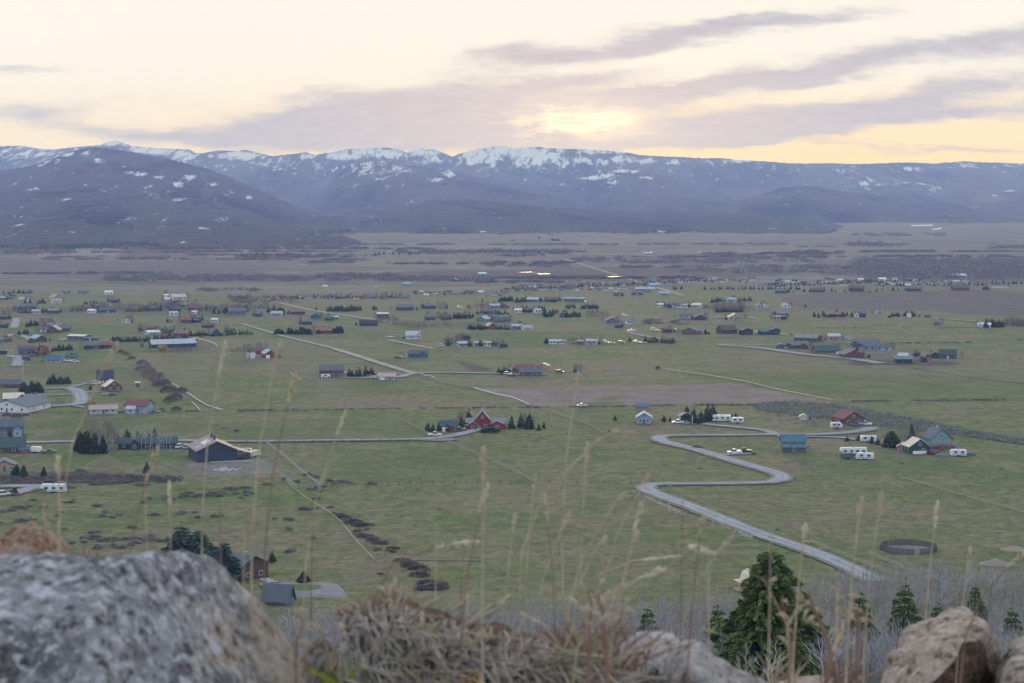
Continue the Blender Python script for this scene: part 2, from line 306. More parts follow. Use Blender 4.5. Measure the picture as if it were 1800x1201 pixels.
# ================================================================== SETTING: ground
def ground_mat():
    m = bpy.data.materials.new('valley_pasture'); m.use_nodes = True; t = m.node_tree; t.nodes.clear(); n = NT(t)
    P = n.n('ShaderNodeNewGeometry').outputs['Position']; s = n.n('ShaderNodeSeparateXYZ', i_0=P); x, y, z = s.outputs
    Pm = n.vmul(P, (.001, .001, .001))
    big = n.noise(Pm, 6.5, 6, .6, .4); mid = n.noise(Pm, 42, 6, .62, .3); fin = n.noise(Pm, 260, 7, .8); vf = n.noise(Pm, 2600, 3, .7)
    patch = n.noise(n.vmul(P, (.0007, .0011, .001)), 17, 6, .65, .6)
    g = n.mix(n.ss(mid, .36, .64), (.096, .118, .042), (.152, .148, .070))
    g = n.mix(n.ss(big, .42, .68), g, (.158, .137, .086))
    g = n.mix(n.ss(patch, .50, .66, 0, .8), g, (.074, .120, .034))
    g = n.mix(n.ss(patch, .46, .34, 0, .8), g, (.150, .122, .088))
    g = n.mix(n.ss(n.noise(n.vmul(P, (.0007, .0025, .001)), 60, 5, .7, .3), .56, .68, 0, .6), g, (.165, .150, .088))
    s1 = n.noise(Pm, 120, 6, .72); s2 = n.noise(n.vmul(P, (.001, .0006, .001)), 230, 4, .7, .2); sv = n.m('ADD', n.ss(s1, .38, .62, -.17, .17), n.ss(s2, .4, .6, -.16, .16)); svc = n.m('ADD', sv, 1.04); g = n.mix(1, g, n.n('ShaderNodeCombineXYZ', i_0=svc, i_1=n.m('MULTIPLY_ADD', sv, .72, 1.05), i_2=svc).outputs[0], 'MULTIPLY')
    TA = n.n('ShaderNodeAttribute', attribute_name='tint'); g = n.mix(TA.outputs['Alpha'], g, n.mix(n.ss(mid, .3, .7), n.mix(1, TA.outputs['Color'], (.8, .8, .8), 'MULTIPLY'), n.mix(1, TA.outputs['Color'], (1.2, 1.2, 1.2), 'MULTIPLY')))
    g = n.mix(n.ss(fin, .52, .64, 0, .8), g, (.044, .054, .028))
    g = n.mix(n.ss(fin, .475, .36, 0, .75), g, (.215, .190, .120))
    g = n.mix(n.ss(vf, .3, .7), g, n.mix(1, g, (.72, .72, .72), 'MULTIPLY'))
    # far scrub flats
    sc_ = n.mix(n.ss(n.noise(n.vmul(P, (.0006, .0016, .001)), 11, 7, .72, .6), .42, .58), (.078, .068, .074), (.185, .158, .135))
    sc_ = n.mix(n.ss(mid, .42, .66), sc_, (.082, .092, .062))
    sc_ = n.mix(n.ss(n.noise(n.vmul(P, (.0008, .0030, .001)), 14, 5, .7, .3), .56, .68, 0, .8), sc_, (.050, .042, .050))
    yy = n.m('ADD', y, n.m('MULTIPLY', n.m('SUBTRACT', big, .5), 900))
    g = n.mix(n.ss(yy, 2050, 2750), g, n.mix(n.m('MULTIPLY', TA.outputs['Alpha'], .9), sc_, TA.outputs['Color']))
    # hillside duff
    hl = n.mix(n.ss(n.noise(Pm, 300, 5, .7), .35, .65), (.085, .072, .058), (.165, .14, .105))
    g = n.mix(n.ss(n.m('ADD', y, n.m('MULTIPLY', mid, 70)), 545, 490), g, hl)
    p = n.n('ShaderNodeBsdfPrincipled'); n.put(p.inputs['Base Color'], g); p.inputs['Roughness'].default_value = .95; p.inputs['Specular IOR Level'].default_value = .1
    b = n.n('ShaderNodeBump'); b.inputs['Strength'].default_value = .9; b.inputs['Distance'].default_value = .6; n.put(b.inputs['Height'], fin); n.put(p.inputs['Normal'], b.outputs[0])
    n.n('ShaderNodeOutputMaterial', i_Surface=p.outputs[0]); return m
ys = np.concatenate([np.linspace(-180, -4, 8), np.linspace(-3, 6, 46), np.geomspace(6.3, 480, 100), CAM_H * FPX / np.linspace(765, 22, 540) * 1.0])
us = np.linspace(-1, 1, 361)
V = []
for y in ys:
    hw = max(60, 40 + abs(y) * .37 + min(abs(y), 600) * .3) if y > 12 else (14 + max(0, y + 4) * 2 if y > -4 else 60)
    for u in us:
        x = math.copysign(abs(u) ** 1.25, u) * hw; V.append((x, y, terr(y)))
V = np.array(V)
V[:, 2] += (fbm(V[:, 0] / 2.2 + 40, V[:, 1] / 2.2, 4) - .5) * np.interp(V[:, 1], [-5, 0, 3, 10, 30, 60, 540], [.2, .1, .1, .8, 2.5, 3.5, 0]) * (V[:, 1] < 540)
V[:, 2] += (fbm(V[:, 0] / 60 + 40, V[:, 1] / 40, 4) - .5) * np.interp(V[:, 1], [0, 20, 60, 200, 430, 520], [0, 0, 3, 9, 6, 0])
nu = len(us); ii, jj = np.meshgrid(np.arange(len(ys) - 1), np.arange(nu - 1), indexing='ij'); a = (ii * nu + jj).ravel()
F = np.stack([a, a + 1, a + nu + 1, a + nu], 1)
G_ground = ground_mat()
GV = V; gme = fastmesh('ground', V, F, G_ground, True)
ca = gme.color_attributes.new('tint', 'FLOAT_COLOR', 'POINT'); GCA = ca
tag(obj('ground', gme), kind='structure')
# ------------------------------------------------------------------ field patches (real colour differences of crop and soil)
def fieldmat(nm, a, b, s=30):
    m = bpy.data.materials.new(nm); m.use_nodes = True; t = m.node_tree; t.nodes.clear(); n = NT(t)
    P = n.n('ShaderNodeNewGeometry').outputs['Position']; Pm = n.vmul(P, (.001, .001, .001))
    c = n.mix(n.ss(n.noise(Pm, s, 6, .65, .4), .34, .66), a, b)
    c = n.mix(n.ss(n.noise(Pm, 500, 4, .75), .52, .75, 0, .5), c, tuple(k * .55 for k in a))
    p = n.n('ShaderNodeBsdfPrincipled'); n.put(p.inputs['Base Color'], c); p.inputs['Roughness'].default_value = .95; p.inputs['Specular IOR Level'].default_value = .1
    n.n('ShaderNodeOutputMaterial', i_Surface=p.outputs[0]); return m
FM = dict(brown=fieldmat('bare_soil', (.150, .118, .108), (.205, .165, .145)), green=fieldmat('sown_grass', (.075, .105, .036), (.115, .125, .055)),
          drygrass=fieldmat('dry_grass', (.125, .115, .070), (.165, .145, .095)), dark=fieldmat('dark_scrub', (.055, .046, .050), (.085, .070, .068)),
          tanf=fieldmat('stubble', (.20, .155, .12), (.26, .20, .155)), violet=fieldmat('sage_flat', (.085, .070, .078), (.115, .10, .10), 60),
          lawn=fieldmat('lawn', (.070, .110, .034), (.10, .13, .05)), gravel=fieldmat('gravel_road', (.185, .19, .21), (.26, .265, .285), 120),
          asphalt=fieldmat('grey_drive', (.13, .13, .14), (.19, .185, .19), 90), dirt=fieldmat('dirt_yard', (.17, .145, .13), (.24, .20, .175), 90),
          snow=mat('old_snow', (.42, .44, .48), .7, .05), wheel=fieldmat('packed_gravel', (.25, .255, .275), (.31, .315, .33), 200), shoulder=fieldmat('grassy_shoulder', (.135, .128, .085), (.19, .17, .125), 260), track=fieldmat('pale_track', (.22, .20, .165), (.29, .265, .225), 90),
          pendirt=fieldmat('pen_dirt', (.12, .10, .10), (.16, .14, .135), 120))
zlay = [0.03]
def sheet(name, pix, m, smooth=True, jit=0.0, z=None):
    zlay[0] += .004
    if z is None: z = zlay[0]
    W_ = [at(p[0], p[1]) for p in pix]; pts = [(w.x, w.y) for w in W_]
    if smooth: pts = smooth_poly(pts, 5, True)
    else:
        q = []
        for i in range(len(pts)):
            a_, b_ = pts[i], pts[(i + 1) % len(pts)]
            for j in range(8): q.append((a_[0] + (b_[0] - a_[0]) * j / 8, a_[1] + (b_[1] - a_[1]) * j / 8))
        pts = q
    if jit: pts = [(x + random.uniform(-1, 1) * jit, y + random.uniform(-1, 1) * jit) for x, y in pts]
    me = bpy.data.meshes.new(name); me.from_pydata([(x, y, z) for x, y in pts], [], [tuple(range(len(pts)))]); me.materials.append(m)
    o = obj(name, me); tag(o, kind='structure')
    if me.polygons[0].normal.z < 0: me.flip_normals()
    return o
def strip(name, pix, w, m, z=.45, smooth=True, taper=None, raw=False, sh=True, off=0):
    if sh and m is R and w > 6: [strip('wheel_track', pix, .95, FM['wheel'], z + .07, smooth, None, raw, False, o_) for o_ in (-1.55, 1.55)]
    if sh and m is R and w > 4.5: strip('shoulder', pix, w * 1.42, FM['shoulder'], z - .12, smooth, None, raw, False)
    pts = pix if raw else [(q.x, q.y) for q in (at(*p[:2]) for p in pix)]
    if smooth: pts = smooth_poly(pts, 8)
    vs = []; fs = []
    for i, p in enumerate(pts):
        a_, b_ = pts[max(i - 1, 0)], pts[min(i + 1, len(pts) - 1)]
        t = Vector((b_[0] - a_[0], b_[1] - a_[1])).normalized(); p = (p[0] - t.y * off, p[1] + t.x * off); n_ = Vector((-t.y, t.x)) * (w / 2) * (1 + random.uniform(-.11, .11))
        zt = terr(p[1]) + z
        vs += [(p[0] + n_.x, p[1] + n_.y, zt), (p[0] - n_.x, p[1] - n_.y, zt)]
        if i: fs.append((2 * i - 2, 2 * i - 1, 2 * i + 1, 2 * i))
    me = bpy.data.meshes.new(name); me.from_pydata(vs, [], fs); me.materials.append(m); me.update()
    o = obj(name, me); tag(o, kind='structure'); return o
# roads, drives and tracks
R = FM['gravel']
strip('road', [(1538, 1024), (1515, 1010), (1440, 976), (1330, 938), (1215, 892), (1160, 872), (1138, 862), (1139, 855), (1165, 852), (1270, 851), (1350, 849), (1374, 842), (1365, 833), (1310, 817),
               (1225, 792), (1172, 779), (1158, 772), (1172, 767), (1250, 766), (1366, 765), (1455, 764), (1510, 759), (1535, 753)], 6.4, R)
strip('road', [(1362, 765), (1347, 758), (1305, 753), (1262, 749), (1235, 746)], 5, R, .44)
strip('road', [(45, 779), (130, 777), (230, 777), (300, 775), (420, 777), (600, 775), (735, 773), (790, 768), (825, 760), (842, 755)], 5.5, R)
strip('road', [(735, 774), (770, 775), (800, 773)], 7, FM['dirt'], .4)
strip('road', [(78, 684), (118, 683), (136, 688), (143, 700), (138, 710), (105, 714), (50, 717)], 7, R)
strip('road', [(84, 696), (110, 695), (136, 693)], 3.5, R, .44); strip('road', [(112, 684), (135, 679), (155, 674)], 3.5, R, .44)
strip('road', [(128, 714), (152, 718)], 3, R, .44); strip('road', [(143, 690), (180, 689), (215, 688)], 3, R, .44)
strip('road', [(28, 645), (34, 632), (30, 627), (50, 626)], 6, R); strip('road', [(24, 577), (29, 563), (26, 560)], 6, R); strip('road', [(12, 592), (30, 588), (60, 600)], 5, R)
strip('road', [(480, 530), (530, 542), (560, 548), (640, 560), (700, 568)], 6, FM['track']); strip('road', [(425, 570), (450, 577), (500, 592), (590, 614)], 4, FM['track'])
strip('road', [(588, 614), (620, 624), (680, 643), (730, 658)], 6, FM['track']); strip('road', [(600, 655), (690, 664), (730, 657), (800, 656), (895, 658), (920, 660)], 5, R, .44)
strip('road', [(586, 664), (640, 665), (690, 664)], 5, R, .43); strip('road', [(682, 598), (720, 606), (762, 614)], 5, FM['track'])
strip('road', [(0, 856), (62, 856), (40, 864), (18, 870)], 6, R); strip('road', [(1262, 607), (1340, 613), (1420, 624), (1500, 632), (1550, 640)], 8, R)
strip('road', [(1262, 606), (1330, 607), (1380, 607)], 4, FM['track'], .42); strip('road', [(1470, 602), (1520, 604), (1570, 608)], 6, R, .43)
strip('road', [(1475, 618), (1540, 622), (1560, 622)], 4, FM['track'], .42); strip('road', [(1100, 584), (1160, 596), (1200, 598)], 5, FM['track'])
strip('road', [(1250, 802), (1285, 800), (1320, 799)], 4, R, .44); strip('road', [(1366, 768), (1470, 770), (1510, 775)], 4, R, .43)
sheet('driveway', [(455, 1030), (490, 1026), (540, 1026), (585, 1028), (602, 1038), (612, 1052), (612, 1066), (560, 1060), (510, 1050)], FM['asphalt'], True, 0, .5); sheet('lawn_island', [(508, 1033), (535, 1030), (566, 1034), (540, 1041), (516, 1039)], FM['lawn'], True, 0, .56)
strip('road', [(1635, 560), (1700, 564), (1720, 566)], 6, FM['track']); strip('road', [(740, 662), (790, 676), (835, 684)], 1.5, FM['shoulder'], .3)
strip('road', [(300, 674), (340, 700), (385, 723)], 1.6, FM['shoulder'], .3); strip('road', [(700, 985), (790, 986), (850, 986)], 1.2, FM['asphalt'], .3)
strip('road', [(470, 528), (480, 522), (420, 520)], 5, FM['track']); strip('road', [(90, 524), (98, 517)], 6, FM['track']); strip('road', [(990, 455), (1200, 520)], 6, FM['track'])
strip('road', [(1310, 436), (1600, 430), (1790, 434)], 12, FM['track']); strip('road', [(470, 430), (520, 440)], 10, FM['track'])
for pix in [[(205, 431), (265, 430), (264, 432), (206, 433)], [(534, 408), (560, 405), (600, 404), (600, 406), (560, 407), (538, 411)], [(1600, 396), (1640, 395), (1640, 397), (1602, 398)],
            [(1638, 403), (1655, 400), (1656, 402), (1640, 405)]]: sheet('snow', pix, FM['snow'], False)
pond_m = mat('pond_water', (.05, .06, .08), .03, .02, spec=.9)
for (px, py, w, h) in [(528, 466, 36, 1.6), (1143, 444, 36, 2.2), (1006, 446, 16, 1.4), (925, 479, 34, .8), (955, 482, 26, .9), (1080, 487, 24, .6), (600, 487, 20, .8), (455, 466.5, 18, 1), (1022, 531, 16, .7), (1235, 444, 20, 1)]:
    sheet('pond', [(px - w / 2, py), (px - w / 4, py - h / 2), (px + w / 4, py - h / 2), (px + w / 2, py), (px + w / 4, py + h / 2), (px - w / 4, py + h / 2)], pond_m, True, 0, .5)
# ================================================================== SETTING: mountains
def mountain_mat(nm, forest, forest2, grass):
    m = bpy.data.materials.new(nm); m.use_nodes = True; t = m.node_tree; t.nodes.clear(); n = NT(t)
    P = n.n('ShaderNodeNewGeometry').outputs['Position']; Pm = n.vmul(P, (.001, .001, .001))
    at_ = n.n('ShaderNodeAttribute', attribute_name='cover_and_shade'); sp_ = n.n('ShaderNodeSeparateColor', i_0=at_.outputs['Color'])
    P_z = n.n('ShaderNodeSeparateXYZ', i_0=P).outputs[2]
    n1 = n.noise(Pm, 3.2, 8, .68, .3); n2 = n.noise(n.vmul(P, (.001, .0002, .00045)), 16, 7, .72, .5); n3 = n.noise(n.vmul(P, (.001, .0002, .0005)), 70, 3, .8); n4 = n.noise(Pm, 11, 5, .7, .3)
    c = n.mix(n.ss(n1, .42, .58), forest, forest2); c = n.mix(n.ss(n4, .50, .64, 0, .8), c, (.118, .104, .098)); c = n.mix(n.ss(n.m('ADD', P_z, n.m('MULTIPLY', n4, 60)), 62, 28, 0, .8), c, (.10, .085, .07))
    c = n.mix(n.ss(sp_.outputs[2], .35, .85, 0, .75), c, (.082, .076, .072)); c = n.mix(n.ss(sp_.outputs[2], .45, .1, 0, .7), c, (.012, .016, .016)); c = n.mix(n.ss(n3, .45, .7, 0, .6), c, tuple(k * .45 for k in forest))  # gully tone: brushier ridges lightened, hollows darkened to stand in for relief shading
    c = n.mix(n.ss(n.m('ADD', sp_.outputs[1], n.m('MULTIPLY', n.m('SUBTRACT', n2, .5), 1.4)), .5, .8), c, grass)
    sn = n.m('ADD', sp_.outputs[0], n.m('ADD', n.m('MULTIPLY', n.m('SUBTRACT', n2, .5), 3.6), n.m('MULTIPLY', n.m('SUBTRACT', n3, .5), 1.5)))
    c = n.mix(n.ss(sn, .48, .80), c, (.47, .51, .57))
    p = n.n('ShaderNodeBsdfPrincipled'); n.put(p.inputs['Base Color'], c); p.inputs['Roughness'].default_value = 1; p.inputs['Specular IOR Level'].default_value = 0
    n.n('ShaderNodeOutputMaterial', i_Surface=p.outputs[0]); return m
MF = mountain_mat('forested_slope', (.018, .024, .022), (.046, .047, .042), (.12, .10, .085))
def mrange(name, sky_pts, Dr, Df, back, amp, snow, grass=(), prof=1.75, m=MF, nx=1100, ny=150, pxr=(-420, 2220), jag=1.0, seed=0, snowbase=1.0, sk=.92):
    P_ = np.array(sky_pts, float); px = np.linspace(pxr[0], pxr[1], nx)
    zr = CAM_H + (HORIZ - np.interp(px, P_[:, 0], P_[:, 1])) / FPX * Dr
    ends = np.clip((px - P_[0, 0]) / 60, 0, 1) * np.clip((P_[-1, 0] - px) / 60, 0, 1)
    ts = np.concatenate([np.linspace(0, 1, ny), 1 + np.linspace(0, 1, 14)[1:]])
    T, PX = np.meshgrid(ts, px, indexing='ij'); ZR = np.broadcast_to(zr, T.shape)
    foot = np.broadcast_to((fbm(px / 60 + seed, px * 0 + seed, 4) - .5) * .28 * (Dr - Df), T.shape)
    Yd = np.where(T <= 1, Df + foot * (1 - T) + (Dr - Df) * T, Dr + back * (T - 1)); Xd = (PX - CX) / FPX * Yd
    f1 = np.clip(T, 0, 1)
    wob = fbm(Xd / 1500 + seed, Yd / 1700 + 3, 4) - .5
    h = np.where(T <= 1, np.power(np.clip(f1 + wob * .5 * f1 * (1 - f1) * 2, 0, 1), prof), np.clip(1 - (T - 1) ** 1.3 * 1.0, -.02, 1))
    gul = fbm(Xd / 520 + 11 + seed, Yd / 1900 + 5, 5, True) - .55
    Z = ZR * h + gul * amp * 2.2 * np.sqrt(f1) * np.clip((1.0 - f1) * 5, 0, 1) * np.where(T <= 1, 1, 0)
    Z += jag * (fbm(Xd / (2.0 * Dr / FPX) + seed, Yd / 60, 2) - .5) * 2 * f1 * Dr / FPX * 1.3
    Z = Z * np.broadcast_to(ends, T.shape) - 8 * (1 - np.broadcast_to(ends, T.shape)) - np.where(T <= 0.001, 6, 0) - np.where(T >= 1.99, 8, 0)
    PY = HORIZ - (Z - CAM_H) / Yd * FPX
    s = np.clip((Z - 260) / 400, 0, .22) * snowbase + (fbm(Xd / 700 + 50, Yd / 500, 4) - .5) * .3 * snowbase
    for (cx_, cy_, rx, ry, st) in snow: s = np.maximum(s, st * sk * np.exp(-((np.abs(PX - cx_) / rx / 1.35) ** 2.4 + (np.abs(PY - cy_) / ry / 1.3) ** 2.4)))
    g = np.zeros_like(T)
    for (cx_, cy_, rx, ry, st) in grass: g = np.maximum(g, st * np.exp(-(((PX - cx_) / rx) ** 2 + ((PY - cy_) / ry) ** 2)))
    VV = np.stack([Xd, Yd, Z], -1).reshape(-1, 3); n1, n2 = T.shape
    i_, j_ = np.meshgrid(np.arange(n1 - 1), np.arange(n2 - 1), indexing='ij'); a_ = (i_ * n2 + j_).ravel()
    me = fastmesh(name, VV, np.stack([a_, a_ + 1, a_ + n2 + 1, a_ + n2], 1), m, False)
    ca = me.color_attributes.new('cover_and_shade', 'FLOAT_COLOR', 'POINT')
    cc = np.zeros((len(VV), 4), np.float32); cc[:, 0] = s.ravel(); cc[:, 1] = g.ravel(); cc[:, 2] = np.clip(gul.ravel() * 2 + .5 + (fbm(Xd / 260, Yd / 700 + 8, 4, True) - .55).ravel() * 1.2, 0, 1); cc[:, 3] = 1; ca.data.foreach_set('color', cc.ravel())  # channels: snow, grass, gully tone that paints relief shading and ridge brush
    o = obj(name, me); tag(o, kind='structure'); return o
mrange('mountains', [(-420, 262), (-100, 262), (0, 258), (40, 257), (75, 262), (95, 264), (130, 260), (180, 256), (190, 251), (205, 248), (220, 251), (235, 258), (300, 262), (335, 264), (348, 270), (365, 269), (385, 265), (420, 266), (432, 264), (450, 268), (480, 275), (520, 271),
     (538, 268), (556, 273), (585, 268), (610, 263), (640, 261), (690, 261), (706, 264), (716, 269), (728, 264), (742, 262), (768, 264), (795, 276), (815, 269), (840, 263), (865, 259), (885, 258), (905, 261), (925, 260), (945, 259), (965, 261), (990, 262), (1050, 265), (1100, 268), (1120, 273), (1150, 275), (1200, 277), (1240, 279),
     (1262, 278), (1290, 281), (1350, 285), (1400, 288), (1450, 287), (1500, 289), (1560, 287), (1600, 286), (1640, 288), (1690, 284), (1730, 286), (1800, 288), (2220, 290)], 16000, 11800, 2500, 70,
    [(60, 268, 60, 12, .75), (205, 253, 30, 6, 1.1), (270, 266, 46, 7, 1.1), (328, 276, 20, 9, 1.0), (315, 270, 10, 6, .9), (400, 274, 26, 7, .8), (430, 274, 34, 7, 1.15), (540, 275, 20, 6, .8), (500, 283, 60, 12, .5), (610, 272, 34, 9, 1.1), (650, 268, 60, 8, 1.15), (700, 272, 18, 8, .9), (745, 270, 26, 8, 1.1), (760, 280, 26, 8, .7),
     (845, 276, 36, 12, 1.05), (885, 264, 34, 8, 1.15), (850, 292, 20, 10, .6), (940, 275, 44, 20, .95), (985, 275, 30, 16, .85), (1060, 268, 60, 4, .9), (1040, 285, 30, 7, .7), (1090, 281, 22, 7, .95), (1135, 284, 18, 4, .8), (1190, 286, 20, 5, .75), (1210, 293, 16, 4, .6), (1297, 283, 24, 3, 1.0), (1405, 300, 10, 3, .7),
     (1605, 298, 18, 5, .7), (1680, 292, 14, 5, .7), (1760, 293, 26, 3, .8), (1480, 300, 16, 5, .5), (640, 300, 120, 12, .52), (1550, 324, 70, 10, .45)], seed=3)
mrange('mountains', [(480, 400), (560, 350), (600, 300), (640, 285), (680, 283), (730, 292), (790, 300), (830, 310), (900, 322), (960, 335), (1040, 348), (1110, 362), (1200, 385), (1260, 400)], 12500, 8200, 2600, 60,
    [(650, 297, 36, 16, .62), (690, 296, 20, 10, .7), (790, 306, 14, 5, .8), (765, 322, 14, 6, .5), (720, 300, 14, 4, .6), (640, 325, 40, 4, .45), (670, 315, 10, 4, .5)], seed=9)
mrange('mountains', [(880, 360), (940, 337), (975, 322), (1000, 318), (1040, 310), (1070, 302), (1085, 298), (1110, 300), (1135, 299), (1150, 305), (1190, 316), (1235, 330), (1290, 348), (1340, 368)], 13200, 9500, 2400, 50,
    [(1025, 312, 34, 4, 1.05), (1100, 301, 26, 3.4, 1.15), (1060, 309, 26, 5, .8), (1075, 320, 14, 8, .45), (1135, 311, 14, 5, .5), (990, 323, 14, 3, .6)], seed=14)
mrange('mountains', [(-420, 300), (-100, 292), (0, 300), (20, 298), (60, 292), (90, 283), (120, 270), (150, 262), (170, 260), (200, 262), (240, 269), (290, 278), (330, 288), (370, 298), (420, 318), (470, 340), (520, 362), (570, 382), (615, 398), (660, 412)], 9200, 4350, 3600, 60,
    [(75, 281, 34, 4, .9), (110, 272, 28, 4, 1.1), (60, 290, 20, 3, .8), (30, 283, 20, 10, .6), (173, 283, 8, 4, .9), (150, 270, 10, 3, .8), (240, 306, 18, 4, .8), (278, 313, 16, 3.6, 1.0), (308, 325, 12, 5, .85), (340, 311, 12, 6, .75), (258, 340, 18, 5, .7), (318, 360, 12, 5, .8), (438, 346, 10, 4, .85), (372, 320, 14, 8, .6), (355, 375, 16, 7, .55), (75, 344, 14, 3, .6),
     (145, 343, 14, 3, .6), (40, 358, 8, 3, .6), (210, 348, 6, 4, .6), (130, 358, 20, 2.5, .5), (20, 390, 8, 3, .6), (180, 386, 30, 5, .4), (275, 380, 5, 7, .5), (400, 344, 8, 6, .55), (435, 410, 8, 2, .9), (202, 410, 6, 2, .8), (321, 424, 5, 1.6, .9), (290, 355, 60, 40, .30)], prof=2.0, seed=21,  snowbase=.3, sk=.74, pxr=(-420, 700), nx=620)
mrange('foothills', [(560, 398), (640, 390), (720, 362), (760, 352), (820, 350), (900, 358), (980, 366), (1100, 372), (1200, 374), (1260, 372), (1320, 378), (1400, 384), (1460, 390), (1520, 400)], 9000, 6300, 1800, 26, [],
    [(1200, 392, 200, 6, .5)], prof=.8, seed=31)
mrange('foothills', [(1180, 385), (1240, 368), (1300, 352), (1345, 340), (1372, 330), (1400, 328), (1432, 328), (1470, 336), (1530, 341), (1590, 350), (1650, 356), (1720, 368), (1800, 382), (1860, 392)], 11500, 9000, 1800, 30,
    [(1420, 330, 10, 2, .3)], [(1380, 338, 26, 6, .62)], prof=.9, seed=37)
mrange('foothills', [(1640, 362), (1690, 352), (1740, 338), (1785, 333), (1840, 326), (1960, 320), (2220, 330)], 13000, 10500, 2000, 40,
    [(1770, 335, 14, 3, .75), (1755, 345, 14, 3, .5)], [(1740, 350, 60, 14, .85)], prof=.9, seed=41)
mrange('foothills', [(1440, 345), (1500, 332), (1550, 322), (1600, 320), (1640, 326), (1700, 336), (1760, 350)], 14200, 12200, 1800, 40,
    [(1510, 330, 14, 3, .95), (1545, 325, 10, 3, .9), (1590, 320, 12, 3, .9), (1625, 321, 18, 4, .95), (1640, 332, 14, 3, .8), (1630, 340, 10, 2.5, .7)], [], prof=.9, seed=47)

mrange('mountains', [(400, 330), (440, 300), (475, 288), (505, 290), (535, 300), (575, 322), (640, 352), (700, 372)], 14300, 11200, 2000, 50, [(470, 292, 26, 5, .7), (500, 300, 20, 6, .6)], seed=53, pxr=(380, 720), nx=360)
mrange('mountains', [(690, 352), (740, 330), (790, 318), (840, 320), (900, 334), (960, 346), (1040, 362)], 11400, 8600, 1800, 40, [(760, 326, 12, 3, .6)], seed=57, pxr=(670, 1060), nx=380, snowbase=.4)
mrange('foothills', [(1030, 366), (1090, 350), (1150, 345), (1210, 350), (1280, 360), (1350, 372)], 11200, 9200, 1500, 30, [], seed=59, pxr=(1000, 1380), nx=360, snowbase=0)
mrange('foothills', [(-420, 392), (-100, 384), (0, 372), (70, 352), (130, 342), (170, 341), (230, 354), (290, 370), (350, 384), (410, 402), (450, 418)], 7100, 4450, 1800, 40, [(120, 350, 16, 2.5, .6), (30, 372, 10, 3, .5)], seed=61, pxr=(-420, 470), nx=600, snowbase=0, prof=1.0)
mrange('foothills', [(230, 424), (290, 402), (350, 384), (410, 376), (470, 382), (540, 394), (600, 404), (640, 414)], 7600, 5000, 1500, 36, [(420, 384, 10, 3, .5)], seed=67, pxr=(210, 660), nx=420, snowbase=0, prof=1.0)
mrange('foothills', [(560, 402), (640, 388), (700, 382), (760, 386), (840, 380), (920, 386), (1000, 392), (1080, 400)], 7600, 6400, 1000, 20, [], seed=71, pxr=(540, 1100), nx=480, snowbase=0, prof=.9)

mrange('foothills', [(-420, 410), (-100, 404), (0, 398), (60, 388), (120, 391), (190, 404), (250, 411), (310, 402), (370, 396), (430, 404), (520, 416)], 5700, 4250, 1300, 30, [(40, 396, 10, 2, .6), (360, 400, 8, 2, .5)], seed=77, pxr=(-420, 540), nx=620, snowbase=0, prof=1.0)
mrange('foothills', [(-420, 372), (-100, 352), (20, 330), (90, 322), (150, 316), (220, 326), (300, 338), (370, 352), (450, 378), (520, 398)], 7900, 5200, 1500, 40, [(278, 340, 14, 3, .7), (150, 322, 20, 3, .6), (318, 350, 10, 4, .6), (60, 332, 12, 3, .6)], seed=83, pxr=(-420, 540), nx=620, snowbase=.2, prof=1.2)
# ================================================================== VEGETATION
def leafmat(nm, a, b, c_, per=.25):
    m = bpy.data.materials.new(nm); m.use_nodes = True; t = m.node_tree; t.nodes.clear(); n = NT(t)
    co = n.n('ShaderNodeTexCoord').outputs['Object']; r = n.n('ShaderNodeObjectInfo').outputs['Random']
    c = n.mix(n.ss(n.noise(co, 1.1, 3), .38, .62), a, b); c = n.mix(n.ss(n.noise(co, 7, 3, .7), .5, .75), c, c_)
    hs = n.n('ShaderNodeHueSaturation', i_Color=c); n.put(hs.inputs['Value'], n.m('MULTIPLY_ADD', r, per * 2, 1 - per)); n.put(hs.inputs['Hue'], n.m('MULTIPLY_ADD', r, .04, .48))
    p = n.n('ShaderNodeBsdfPrincipled'); n.put(p.inputs['Base Color'], hs.outputs[0]); p.inputs['Roughness'].default_value = .8; p.inputs['Specular IOR Level'].default_value = .15
    n.n('ShaderNodeOutputMaterial', i_Surface=p.outputs[0]); return m
L_con = leafmat('conifer_needles', (.026, .045, .026), (.045, .070, .032), (.065, .090, .038))
L_fir = leafmat('fir_needles', (.052, .084, .030), (.10, .142, .040), (.18, .205, .058), .08)
L_far = leafmat('distant_bare_trees', (.135, .118, .125), (.165, .148, .152), (.115, .10, .11))
L_spr = leafmat('blue_spruce_needles', (.034, .070, .058), (.056, .10, .080), (.10, .145, .115))
L_org = leafmat('orange_twigs', (.28, .17, .07), (.36, .22, .09), (.20, .13, .07))
L_yel = leafmat('yellow_twigs', (.30, .24, .07), (.36, .27, .10), (.22, .17, .07))
L_gry = leafmat('bare_twigs', (.17, .145, .135), (.25, .21, .19), (.34, .31, .29))
L_pur = leafmat('willow_twigs', (.135, .098, .095), (.19, .14, .135), (.10, .08, .085))
L_sag = leafmat('sagebrush_leaves', (.17, .19, .165), (.26, .275, .24), (.09, .10, .09))
L_brn = leafmat('dark_brush', (.105, .085, .088), (.15, .12, .12), (.065, .054, .058))
L_asp = leafmat('aspen_twigs', (.28, .27, .275), (.39, .375, .375), (.18, .17, .18))
L_grn = leafmat('young_leaves', (.055, .085, .025), (.085, .115, .035), (.04, .06, .02))
G_aspb = mat('aspen_bark', (.38, .37, .35), .9, .3, 2)
G_gryb = mat('grey_bark', (.17, .15, .14), .9, .3, 2)
def quads(cen, u, v):
    """cen,u,v (n,3) -> verts, faces"""
    n = len(cen); V = np.stack([cen - u - v, cen + u - v, cen + u + v, cen - u + v], 1).reshape(-1, 3)
    return V, np.arange(4 * n).reshape(-1, 4)
